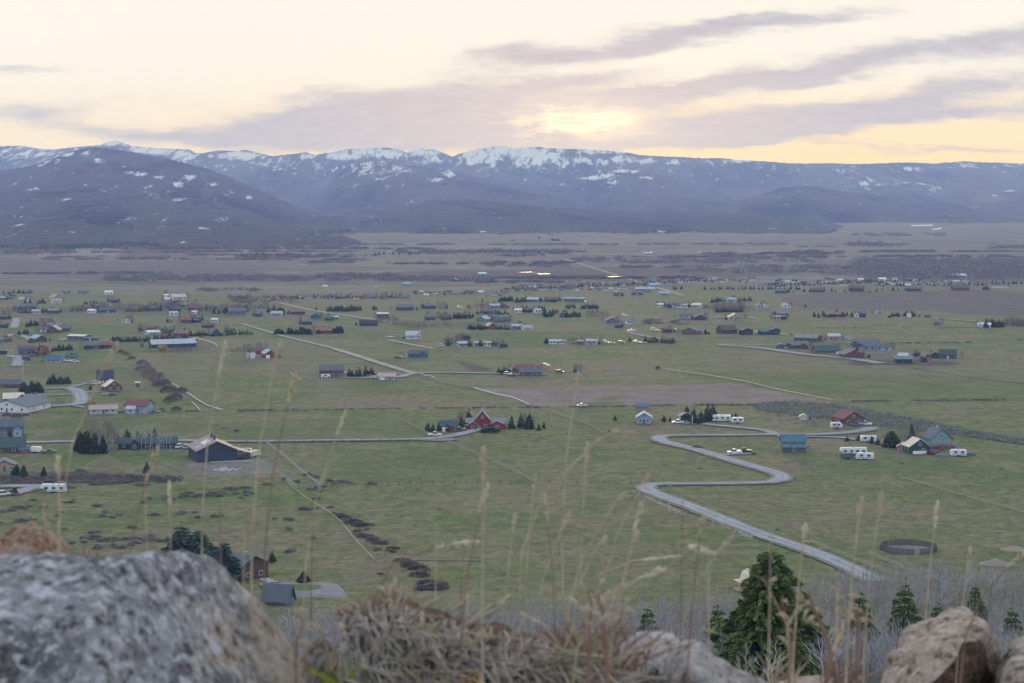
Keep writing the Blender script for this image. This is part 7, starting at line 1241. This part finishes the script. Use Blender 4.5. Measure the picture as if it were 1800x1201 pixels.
for px, py, dd in [(505, 1052, 470), (522, 1046, 476), (540, 1056, 470), (556, 1050, 474), (575, 1058, 468), (592, 1052, 472), (608, 1056, 470), (620, 1048, 478), (530, 1066, 462), (565, 1070, 460), (600, 1070, 458)]:
    treetop('asp', px, py, dd, 'pale bare aspen before the grey drive of the brown house', 'aspens before the grey drive', 1.3)
treetop('snag', 1655, 980, 492, 'tall gnarled bare cottonwood rising above the right wood', None, 1.1); treetop('snag', 1740, 1000, 500, 'bare cottonwood near the right frame edge', None, 1.0); treetop('snag', 1600, 1015, 470, 'bare spreading tree right of the dense fir', None, 1.0)
treetop('asp', 1357, 1108, 205, 'white branching aspen before the foot of the largest fir', None, 1.5); treetop('asp', 1315, 1120, 215, 'thin white aspen left of the white branching one', None, 1.4); treetop('asp', 1440, 1080, 232, 'pale aspen right of the largest fir foot', None, 1.3); treetop('asp', 1480, 1100, 225, 'pale aspen above the left side of the right boulder', None, 1.3)
# ================================================================== FOREGROUND LEDGE: boulders, sod, dry grass (a couple of metres from the lens)
import bmesh
from mathutils import noise as mn
def rockmat(nm, a, b, c_, d_=(.05, .045, .045), tanmask=None, sc1=9):
    m = bpy.data.materials.new(nm); m.use_nodes = True; t = m.node_tree; t.nodes.clear(); n = NT(t)
    P = n.n('ShaderNodeNewGeometry').outputs['Position']
    n1 = n.noise(P, sc1, 6, .65, .3); n2 = n.noise(P, sc1 * 5, 5, .7, .2); n3 = n.noise(P, sc1 * 14, 4, .75)
    c = n.mix(n.ss(n1, .38, .6), a, b)
    if tanmask is not None:
        s = n.n('ShaderNodeSeparateXYZ', i_0=P); c = n.mix(n.ss(n.m('ADD', s.outputs[0], n.m('MULTIPLY', n.m('SUBTRACT', n1, .5), .35)), tanmask, tanmask + .08), c, (.40, .32, .24)); c_ = n.mix(n.ss(s.outputs[0], tanmask, tanmask + .08), (*c_, 1), (.42, .37, .32, 1)); d_ = n.mix(n.ss(s.outputs[0], tanmask, tanmask + .08), (*d_, 1), (.17, .12, .085, 1))
    c = n.mix(n.ss(n2, .52, .60, 0, .9), c, c_); c = n.mix(n.ss(n2, .46, .38, 0, .85), c, d_); c = n.mix(n.ss(n3, .60, .7, 0, .6), c, (.07, .06, .055))
    p = n.n('ShaderNodeBsdfPrincipled'); n.put(p.inputs['Base Color'], c); p.inputs['Roughness'].default_value = .9; p.inputs['Specular IOR Level'].default_value = .2
    b_ = n.n('ShaderNodeBump'); b_.inputs['Strength'].default_value = 1; b_.inputs['Distance'].default_value = .02; n.put(b_.inputs['Height'], n.m('ADD', n2, n.m('MULTIPLY', n3, .4))); n.put(p.inputs['Normal'], b_.outputs[0])
    n.n('ShaderNodeOutputMaterial', i_Surface=p.outputs[0]); return m
def rock(name, px, d, ztop_py, wpx, label, m, seed, rz=None, ry=None, ex=2.6, amp=.03, cuts=(), rotz=0, sub=6, zb=None):
    x = (px - CX) / FPX * d; zt = at_d(px, ztop_py, d).z; zb = zb if zb is not None else terr(d) - .12; rx = wpx / FPX * d / 2; rzz = (zt - zb) / 2; ry = ry or rx * .9
    bm = bmesh.new(); bmesh.ops.create_icosphere(bm, subdivisions=sub, radius=1); sv = Vector((seed * 3.1, seed * 1.7, seed))
    ca, sa = math.cos(rotz), math.sin(rotz)
    for v in bm.verts:
        c = v.co; k = (abs(c.x) ** ex + abs(c.y) ** ex + abs(c.z) ** ex) ** (-1 / ex); c = c * k
        n_ = mn.fractal(c * 1.4 + sv, 1.0, 2.0, 5) + .5 * mn.fractal(c * 6 + sv, .8, 2.1, 5) + .22 * mn.fractal(c * 19 + sv, .8, 2.1, 3); c = c * (1 + n_ * amp / .12 * .1)
        for (nx, ny, nz, dd) in cuts:
            q = Vector((nx, ny, nz)).normalized(); e = c.dot(q) - dd - .035 * mn.noise(c * 4 + sv)
            if e > 0: c = c - q * e * .93
        x_, y_ = c.x * rx, c.y * ry
        v.co = Vector((x_ * ca - y_ * sa, x_ * sa + y_ * ca, c.z * rzz))
    me = bpy.data.meshes.new(name); bm.to_mesh(me); bm.free(); me.materials.append(m); me.polygons.foreach_set('use_smooth', [True] * len(me.polygons))
    o = obj(name, me, None, (x, d, zb + rzz)); return tag(o, label, 'boulder')
R_blue = rockmat('lichen_granite', (.15, .145, .15), (.34, .335, .34), (.58, .59, .61), (.038, .03, .027), -.36, 13)
R_tan = rockmat('tan_granite', (.29, .225, .175), (.41, .325, .26), (.50, .43, .37), (.075, .05, .04))
R_pink = rockmat('pinkish_granite', (.27, .24, .225), (.40, .36, .34), (.50, .46, .44), (.11, .085, .065)); R_warm = rockmat('rusty_stone', (.30, .17, .11), (.40, .27, .19), (.46, .36, .29), (.12, .065, .04), None, 14)
rock('boulder', 110, 2.2, 982, 850, 'huge blurred blue-grey boulder with lichen filling the lower left corner', R_blue, 3, ry=.26, ex=3.3, amp=.06, cuts=[(.75, -.2, .62, .86)])
rock('boulder', 40, 3.1, 926, 270, 'rust-brown rock lump behind the huge blue-grey boulder', R_warm, 8, ry=.2, amp=.07, ex=2.2)
rock('boulder', 556, 2.75, 1128, 110, 'small pale grey rock between huge boulder and grass clod', R_blue, 12, amp=.05)
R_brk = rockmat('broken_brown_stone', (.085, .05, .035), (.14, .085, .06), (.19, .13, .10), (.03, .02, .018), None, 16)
def hullrock(pts, label, m, seed, amp=.012, base=None, m2=None):
    bm = bmesh.new()
    for (px, py, d) in pts: bm.verts.new(at_d(px, py, d))
    bmesh.ops.convex_hull(bm, input=bm.verts[:]); loose = [v for v in bm.verts if not v.link_faces]; bmesh.ops.delete(bm, geom=loose, context='VERTS')
    bmesh.ops.recalc_face_normals(bm, faces=bm.faces[:])
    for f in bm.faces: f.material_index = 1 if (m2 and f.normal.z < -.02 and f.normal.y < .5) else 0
    bmesh.ops.triangulate(bm, faces=bm.faces[:])
    for _ in range(6):
        lim = .03 if _ < 3 else .011; ed = [q for q in bm.edges if q.calc_length() > lim]
        if not ed: break
        bmesh.ops.subdivide_edges(bm, edges=ed, cuts=1, use_grid_fill=False); bmesh.ops.triangulate(bm, faces=[f for f in bm.faces if len(f.verts) > 3])
        if _ in (1, 2): bmesh.ops.smooth_vert(bm, verts=bm.verts[:], factor=.35, use_axis_x=True, use_axis_y=True, use_axis_z=True)
    bm.normal_update(); sv = Vector((seed, seed * 2.3, 0)); c0 = sum((v.co for v in bm.verts), Vector()) / len(bm.verts); nn = [v.normal.copy() for v in bm.verts]
    for v, q in zip(bm.verts, nn): v.co += q * amp * (mn.fractal(v.co * 9 + sv, 1, 2, 4) * 1.3 + .45 * mn.ridged_multi_fractal(v.co * 22 + sv, .9, 2.1, 4, 1, 2) - .5)
    for v in bm.verts: v.co -= c0
    me = bpy.data.meshes.new('boulder'); bm.to_mesh(me); bm.free(); me.materials.append(m)
    if m2: me.materials.append(m2)
    me.polygons.foreach_set('use_smooth', [True] * len(me.polygons)); return tag(obj('boulder', me, None, c0), label, 'boulder')
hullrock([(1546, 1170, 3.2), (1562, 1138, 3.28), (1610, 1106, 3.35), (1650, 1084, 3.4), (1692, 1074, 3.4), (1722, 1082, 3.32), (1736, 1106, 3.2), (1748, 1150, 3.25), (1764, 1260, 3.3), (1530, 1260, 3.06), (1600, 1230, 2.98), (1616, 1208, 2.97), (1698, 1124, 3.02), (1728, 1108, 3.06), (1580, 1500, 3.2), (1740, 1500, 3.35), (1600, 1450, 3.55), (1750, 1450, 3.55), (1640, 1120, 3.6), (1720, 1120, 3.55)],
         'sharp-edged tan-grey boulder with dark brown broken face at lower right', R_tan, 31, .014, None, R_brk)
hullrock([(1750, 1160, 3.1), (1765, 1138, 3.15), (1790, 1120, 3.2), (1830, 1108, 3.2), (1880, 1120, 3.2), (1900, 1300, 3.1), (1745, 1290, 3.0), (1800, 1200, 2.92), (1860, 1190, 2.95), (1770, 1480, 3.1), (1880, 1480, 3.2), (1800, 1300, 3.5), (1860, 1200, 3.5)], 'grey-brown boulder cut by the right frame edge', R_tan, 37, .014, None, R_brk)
hullrock([(1050, 1175, 2.75), (1075, 1146, 2.8), (1110, 1124, 2.85), (1140, 1116, 2.85), (1172, 1120, 2.85), (1200, 1150, 2.8), (1215, 1260, 2.7), (1030, 1260, 2.65), (1090, 1180, 2.6), (1150, 1165, 2.58), (1060, 1600, 2.75), (1200, 1600, 2.75), (1080, 1300, 3.1), (1180, 1200, 3.1)], 'grey-pink boulder touching the right end of the grass clod', R_pink, 17, .014)
hullrock([(1160, 1180, 2.55), (1190, 1134, 2.58), (1212, 1126, 2.6), (1236, 1132, 2.6), (1275, 1158, 2.58), (1315, 1185, 2.56), (1360, 1212, 2.55), (1150, 1260, 2.45), (1230, 1180, 2.4), (1290, 1215, 2.4), (1360, 1270, 2.45), (1180, 1650, 2.55), (1340, 1650, 2.6), (1220, 1220, 2.9), (1320, 1280, 2.9)], 'pinkish boulder with slanting right edge in the lower centre', R_pink, 23, .014)
hullrock([(1350, 1205, 3.4), (1400, 1190, 3.45), (1450, 1186, 3.45), (1500, 1198, 3.4), (1520, 1290, 3.35), (1340, 1290, 3.3), (1420, 1230, 3.2), (1380, 1450, 3.4), (1490, 1450, 3.4), (1430, 1230, 3.7)], 'low dark rock between the pinkish and the sharp-edged boulders', R_tan, 41, .012)
# sod clod with hanging dead grass
B_grey = mat('dead_grass_grey', (.31, .28, .245), .9, .4, 30); B_tan = mat('dead_grass_tan', (.36, .29, .20), .85, .3, 30); B_red = mat('dead_grass_rust', (.22, .135, .095), .85, .35, 30); B_grn = mat('spring_grass', (.30, .36, .02), .7, .25, 30)
soil = rockmat('dark_sod', (.035, .026, .022), (.07, .05, .04), (.12, .09, .07), (.012, .01, .01), None, 20)
PTS = {'x': [600, 640, 700, 760, 820, 880, 940, 1000, 1050], 'y': [1085, 1062, 1062, 1082, 1096, 1112, 1128, 1132, 1150]}
crest = lambda px: float(np.interp(px, PTS['x'], PTS['y']))
root = empty('grass_clod', (0, 2.7, terr(2.7)), 0, 'overhanging sod clod with grey dead grass hanging down its face', 'grass clod')
vs = []; fs = []; nx_, ny_ = 90, 26
for i in range(nx_ + 1):
    px = 592 + (1085 - 592) * i / nx_; e_ = min(1, min(i, nx_ - i) / 8) ** .5
    for j in range(ny_ + 1):
        t = j / ny_; ang = t * 2.6; d = 2.66 - .14 * math.cos(ang - .6) ; zt = at_d(px, crest(px) + 6, 2.66).z; zb = terr(2.6) - .08
        h = zt if t > .25 else zb + (zt - zb) * (t / .25) ** .55
        h = (h if t < .6 else zt - (zt - zb) * ((t - .6) / .4) ** 1.5)
        q = Vector(((px - CX) / FPX * 2.6, 2.46 + .42 * t, zb + (h - zb) * e_)); q += Vector((0, 1, .7)) * .02 * mn.fractal(q * 16, 1, 2, 4); vs.append(q)
        if i < nx_ and j < ny_: a_ = i * (ny_ + 1) + j; fs.append((a_, a_ + ny_ + 1, a_ + ny_ + 2, a_ + 1))
mb = MB(); mb.add([q - root.location for q in vs], fs); obj('sod', mb.mesh('sod', soil, True), root)
gr = random.Random(5)
def blades(n, fn, m, nm, rt, r0, r1):
    mb = MB()
    for _ in range(n): pts = fn(); r_ = gr.uniform(r0, r1); k = len(pts); mb.tube([p - rt.location for p in pts], [r_ * (1 - .6 * i / k) for i in range(k)], 3)
    o = obj(nm, mb.mesh(nm, m, True), rt); return o
def hang():
    px = gr.uniform(600, 1060); y0 = crest(px) + gr.uniform(-4, 30); L = gr.uniform(70, 190); dx_ = gr.gauss(16, 26); d = 2.46
    return [at_d(px + dx_ * t ** 1.5 + gr.gauss(0, 3), y0 + L * t - 12 * math.sin(t * 3) * (1 - t), d - .06 * t - gr.uniform(0, .01)) for t in (0, .2, .4, .6, .8, 1)]
def lying():
    px = gr.uniform(600, 1070); y0 = gr.uniform(crest(px) + 10, 1215); a = gr.uniform(-.2, 1.3) * gr.choice([1, 1, -1]); L = gr.uniform(30, 120); d = gr.uniform(2.36, 2.42); b = gr.gauss(0, 18)
    return [at_d(px + L * t * math.cos(a), y0 + L * t * math.sin(a) + b * t * (1 - t), d - .03 * t) for t in (0, .25, .5, .75, 1)]
def topf():
    px = gr.uniform(600, 1070); y0 = crest(px) + gr.uniform(0, 14); d = gr.uniform(2.44, 2.6); a = gr.uniform(.2, 2.9); L = gr.uniform(8, 34)
    return [at_d(px + L * t * math.cos(a), y0 - L * t * math.sin(a) * (1 - .4 * t), d) for t in (0, .4, .7, 1)]
blades(300, hang, B_grey, 'grey_blades', root, .0015, .0036); blades(120, lying, B_grey, 'tangled_blades', root, .001, .0024); blades(130, lying, B_tan, 'tan_blades', root, .0012, .0022); blades(360, topf, B_red, 'rusty_roots', root, .0008, .0018)
# small upright stubs and rusty tufts at the crest
def tuft(px, py, d, n, hpx, wpx, m, label, cat='grass tuft', r=(.0008, .002), zroot=None):
    b0 = at_d(px, py, d); rt = empty('grass_tuft', b0, 0, label, cat)
    def f():
        x0 = px + gr.gauss(0, wpx * .25); a = gr.gauss(0, .35); L = hpx * gr.uniform(.45, 1.1); dd = d + gr.uniform(-.03, .03)
        return [at_d(x0 + L * t * math.sin(a) * (1 + t), py + 8 - L * t * math.cos(a), dd) for t in (0, .3, .6, 1)]
    blades(n, f, m, 'blades', rt, *r); return rt
tuft(612, 1212, 2.5, 46, 66, 40, B_grn, 'bright yellow-green grass tuft left of the clod foot'); tuft(690, 1075, 2.5, 30, 55, 60, B_red, 'rusty dry tuft standing on the left top of the clod'); tuft(585, 1170, 2.7, 14, 90, 20, B_tan, 'pale straw stubs between grey rock and clod'); tuft(1010, 1150, 2.5, 60, 60, 90, B_red, 'rust-brown grass on the right top of the clod')
tuft(1075, 1180, 2.45, 70, 95, 90, B_red, 'thick rust-brown tangle between clod and pinkish boulder'); tuft(1050, 1190, 2.4, 50, 110, 80, B_tan, 'straw tangle before the grey-pink boulder'); tuft(830, 1215, 2.3, 10, 40, 20, mat('orange_blade', (.55, .27, .03), .7, .2), 'orange grass blades low on the clod face'); tuft(1380, 1200, 2.9, 24, 60, 120, B_tan, 'straw tuft beside the low dark rock'); tuft(150, 985, 2.9, 24, 30, 60, B_red, 'rusty tuft behind the top of the huge boulder'); tuft(1480, 1205, 2.8, 34, 60, 60, B_red, 'rusty tuft at the foot of the branching weed')
# seed-head grasses
H_tan = mat('seed_head_tan', (.44, .36, .25), .85, .25, 60); H_yel = mat('seed_head_straw', (.52, .46, .34), .85, .2, 60); S_st = mat('dry_stalk', (.40, .32, .22), .85, .3, 20); S_rd = mat('reddish_stalk', (.20, .115, .08), .85, .3, 20)
def stem(hx0, hy0, hx1, hy1, bx, d, label, hm=H_tan, sm=S_st, full=1.0, r=.0009, bend=0, hr=.006):
    """head from its tip (hx0,hy0) to its foot (hx1,hy1); stalk runs on to the ground at column bx"""
    gx = (bx - CX) / FPX * d; base = Vector((gx, d, terr(d) - .03)); tip = at_d(hx0, hy0, d); foot = at_d(hx1, hy1, d)
    rt = empty('seed_grass', base, 0, label, 'grass'); mb = MB(); dirv = (foot - tip).normalized(); pts = []
    for i in range(9):
        t = i / 8; c1 = foot + dirv * (foot - base).length * .33; c2 = base + Vector((0, 0, (foot.z - base.z) * .35))
        pts.append((1 - t) ** 3 * foot + 3 * (1 - t) ** 2 * t * c1 + 3 * (1 - t) * t * t * c2 + t ** 3 * base)
    mb.tube([tip - base] + [p - base for p in pts], [r * .4] + [r * (.8 + .7 * i / 8) for i in range(9)], 4); obj('stalk', mb.mesh('stalk', sm, True), rt)
    mb = MB(); L = (foot - tip).length; n = int(36 * full * max(.6, L / .05)); side = Vector((dirv.z, 0, -dirv.x))
    for i in range(n):
        t = i / n; c = tip.lerp(foot, t) - base; w = hr * (.35 + math.sin(math.pi * min(1, t * 1.05 + .05)) * gr.uniform(.5, 1.2)); a = gr.uniform(0, 6.28)
        o_ = (side * math.cos(a) + Vector((0, 1, 0)) * math.sin(a)) * w; s0 = c + o_ * .2; s1 = c + o_ - dirv * gr.uniform(.003, .008); mid_ = s0.lerp(s1, .5)
        mb.tube([s0, mid_, s1], [.0005, gr.uniform(.0012, .0021), .0003], 4)
    obj('seed_head', mb.mesh('seed_head', hm, True), rt); return rt
G_ = [(396, 606, 384, 662, 376, 'crossing the field left of the red barn'), (491, 606, 479, 658, 470, 'crossing in front of the red barn'), (521, 660, 506, 712, 498, 'below the large log house'), (606, 728, 590, 768, 560, 'above the straight drive at mid-left'), (1082, 758, 1038, 786, 1028, 'with nodding head left of the gravel bend'),
      (851, 792, 850, 846, 852, 'beside the jack-leg fence, upper of two'), (856, 856, 843, 905, 838, 'beside the jack-leg fence, lower of two'), (1514, 878, 1508, 924, 1500, 'left of the trio in the right pasture'), (1550, 872, 1543, 914, 1536, 'middle of the trio in the right pasture'), (1648, 886, 1642, 932, 1636, 'right of the trio, above the round corral'),
      (276, 788, 256, 850, 240, 'before the lawn left of the navy barn'), (102, 806, 103, 846, 108, 'before the frame-edge lawn'), (297, 852, 298, 890, 300, 'over the sagebrush slope'), (941, 840, 936, 880, 940, 'at the foot of the jack-leg fence'), (958, 872, 964, 926, 970, 'right of the jack-leg fence foot'), (1128, 886, 1114, 936, 1100, 'left of the road rip-rap'),
      (1146, 828, 1126, 858, 1080, 'touching the lower road bend'), (1098, 868, 1070, 902, 1060, 'in the crowded middle group, left'), (838, 954, 762, 962, 780, 'with horizontal head over the centre pasture'), (1064, 944, 1044, 974, 1036, 'below the crowded middle group'), (1032, 782, 1028, 836, 1040, 'tall and faint left of the lower bend'), (1216, 962, 1262, 974, 1290, 'with horizontal head left of the gravel road end'),
      (1236, 906, 1230, 946, 1226, 'upright left of the stones by the road'), (892, 1050, 846, 1074, 820, 'leaning over the aspen wood, upper'), (918, 1078, 962, 1102, 990, 'leaning over the aspen wood, lower'), (204, 606, 180, 650, 172, 'at the far left above the hedge row'), (1808, 966, 1768, 1000, 1750, 'leaning in from the right frame edge'), (1196, 978, 1112, 986, 1140, 'with long horizontal head at mid-right'),
      (1120, 940, 1108, 975, 1104, 'among the crowded middle group, right'), (1286, 944, 1258, 976, 1240, 'drooping over the road edge stones'), (820, 1050, 822, 1090, 826, 'short and thick above the clod'), (905, 906, 900, 940, 915, 'faint in the centre pasture'), (1706, 965, 1700, 1005, 1690, 'right of the round corral'), (1415, 925, 1412, 950, 1400, 'over the inner road fence'), (78, 890, 84, 940, 90, 'above the rust-brown rock'),
      (1000, 905, 985, 935, 990, 'faint in the middle of the pasture'), (1165, 1000, 1120, 1018, 1100, 'low and drooping above the aspens'), (1018, 660, 1012, 690, 1030, 'tall faint tip over the brown field'), (60, 560, 62, 600, 66, 'tallest at the far left over the hamlet'), (140, 700, 142, 740, 138, 'over the cul-de-sac')][:38]
for i, (a0, b0, a1, b1, bx, lab) in enumerate(G_):
    stem(a0, b0, a1, b1, bx, gr.uniform(2.1, 3.1), 'straw-coloured seed-head grass ' + lab, H_yel if i % 3 == 0 else H_tan, S_rd if i % 4 == 2 else S_st, gr.uniform(.7, 1.2), gr.uniform(.0009, .0014), 0, gr.uniform(.0022, .0044))
for i, (bx, tx, ty, lab) in enumerate([(440, 444, 900, 'rusty stalk before the blue spruces'), (425, 430, 930, 'pale thin stalk bending before the brown house'), (395, 385, 880, 'thin stalk above the top of the huge boulder'), (235, 255, 830, 'leaning stalk before the earth mound lawn'), (540, 550, 880, 'thin faint stalk left of the pipe'), (1350, 1355, 930, 'thin stalk before the largest fir'), (780, 815, 960, 'dark stalk rising behind the clod'), (755, 768, 920, 'thin dark stalk over the purple bushes'), (1210, 1200, 880, 'pale thin stalk at the inner road bend'), (1235, 1245, 960, 'pale bent stalk left of the largest fir')]):
    d = gr.uniform(2.0, 2.8); base = Vector(((bx - CX) / FPX * d, d, terr(d) - .02)); tip = at_d(tx, ty, d); mb = MB(); rt = empty('dry_grass', base, 0, lab, 'stalk'); mid_ = base.lerp(tip, .55) + Vector((gr.uniform(-.012, .012), 0, 0)); mb.tube([Vector(), mid_ - base, tip - base], [.0016, .0012, .0005], 5); obj('stalk_shaft', mb.mesh('stalk_shaft', S_rd if i % 2 == 0 else S_st), rt)
    for k_ in range(3): mb = MB(); q = base.lerp(tip, gr.uniform(.45, .95)) - base; mb.tube([q, q + Vector((gr.uniform(-.012, .012), 0, .004)), q + Vector((gr.uniform(-.03, .03), 0, gr.uniform(-.01, .012)))], [.0012, .0024, .0003], 4); obj('dry_leaf', mb.mesh('dry_leaf', B_tan), rt)
# rust-brown branching weeds
def weed(paths, d, label, r=.0032):
    p0 = at_d(*paths[0][0], d); rt = empty('dry_weed', (p0.x, d, terr(d) - .02), 0, label, 'weed')
    for k_, pa in enumerate(paths):
        q = [at_d(x, y, d + .01 * k_) - rt.location for x, y in pa]; 
        if k_ == 0: q = [Vector((0, 0, 0))] + q
        rr = r * (1 if k_ == 0 else .62); mb = MB(); mb.tube(q, [rr * (1 - .6 * i / len(q)) * gr.uniform(.75, 1.3) for i in range(len(q))], 6); obj('stalk' if k_ == 0 else 'branch', mb.mesh('stalk', S_rd if k_ % 2 == 0 else S_st, True), rt)
    mb = MB()
    for pa in paths:
        for _ in range(5):
            i = gr.randrange(len(pa) - 1); t = gr.random(); x = pa[i][0] * (1 - t) + pa[i + 1][0] * t; y = pa[i][1] * (1 - t) + pa[i + 1][1] * t; q = at_d(x, y, d) - rt.location; e = q + Vector((gr.uniform(-.022, .022), 0, gr.uniform(-.012, .02))); mb.tube([q, q.lerp(e, .5) + Vector((0, 0, .004)), e], [.0006, .0028, .0004], 4)
    obj('dry_leaves', mb.mesh('dry_leaves', B_tan), rt)
weed([[(1450, 1210), (1462, 1150), (1448, 1110), (1430, 1070), (1422, 1040)], [(1462, 1150), (1480, 1110), (1488, 1080), (1500, 1058)], [(1456, 1120), (1436, 1100), (1410, 1090)], [(1470, 1130), (1472, 1060), (1474, 1020)]], 2.5, 'rust-brown branching weed between largest fir and right boulder')
weed([[(1508, 1215), (1507, 1150), (1510, 1090), (1500, 1060), (1488, 1048)], [(1509, 1100), (1522, 1085), (1530, 1092)]], 2.7, 'rust-brown forked weed just left of the sharp-edged boulder', .0026)
weed([[(1385, 1215), (1390, 1140), (1380, 1080), (1372, 1050)], [(1386, 1100), (1400, 1070), (1425, 1058)]], 2.3, 'pale brown weed before the largest fir', .0022)
weed([[(1068, 1170), (1062, 1110), (1058, 1070), (1044, 1040)], [(1060, 1090), (1078, 1060), (1085, 1030)], [(1062, 1120), (1090, 1090), (1098, 1062)]], 2.3, 'thick rusty weed left of the grey-pink boulder', .0028); weed([[(1035, 1180), (1036, 1110), (1040, 1060), (1032, 1040), (1060, 1036)], [(1038, 1100), (1020, 1070)]], 2.2, 'rusty hooked weed at the right end of the clod', .0022)
weed([[(700, 1075), (690, 1050), (700, 1030)], [(694, 1060), (715, 1045)], [(690, 1062), (676, 1040)]], 2.42, 'small rusty sprig on top of the clod', .0016); weed([[(510, 1190), (560, 1122), (600, 1108), (640, 1100)]], 2.4, 'pale bent straw reaching from the rock to the clod', .0014); weed([[(520, 1130), (533, 1100), (530, 1085), (512, 1078)]], 2.2, 'curled orange leaf stalk at the right edge of the huge boulder', .0018)
# pebbles and litter on the ledge
st2 = []
gq = random.Random(9)
for _ in range(260): d = gq.uniform(1.2, 4.2); x = gq.uniform(-.4, .4) * d; st2.append((x, d, terr(d), gq.uniform(.006, .03)))
stones(st2, 'small stones scattered over the ledge between the boulders', R_pink); COL.objects[-1].name = 'ledge_stones'
# ================================================================== HAZE
hz = MB(); hz.box(-9500, 9500, -300, 19000, -12, 700); m = bpy.data.materials.new('haze'); m.use_nodes = True; t = m.node_tree; t.nodes.clear(); n = NT(t)
pv = n.n('ShaderNodeVolumePrincipled'); pv.inputs['Color'].default_value = (.36, .47, .98, 1); pv.inputs['Absorption Color'].default_value = (1, 1, 1, 1); pv.inputs['Density'].default_value = 6.7e-5; pv.inputs['Anisotropy'].default_value = .2
n.n('ShaderNodeOutputMaterial', i_Volume=pv.outputs[0]); o = obj('haze', hz.mesh('haze', m)); tag(o, 'thin blue evening haze over the valley', 'haze', kind='stuff')
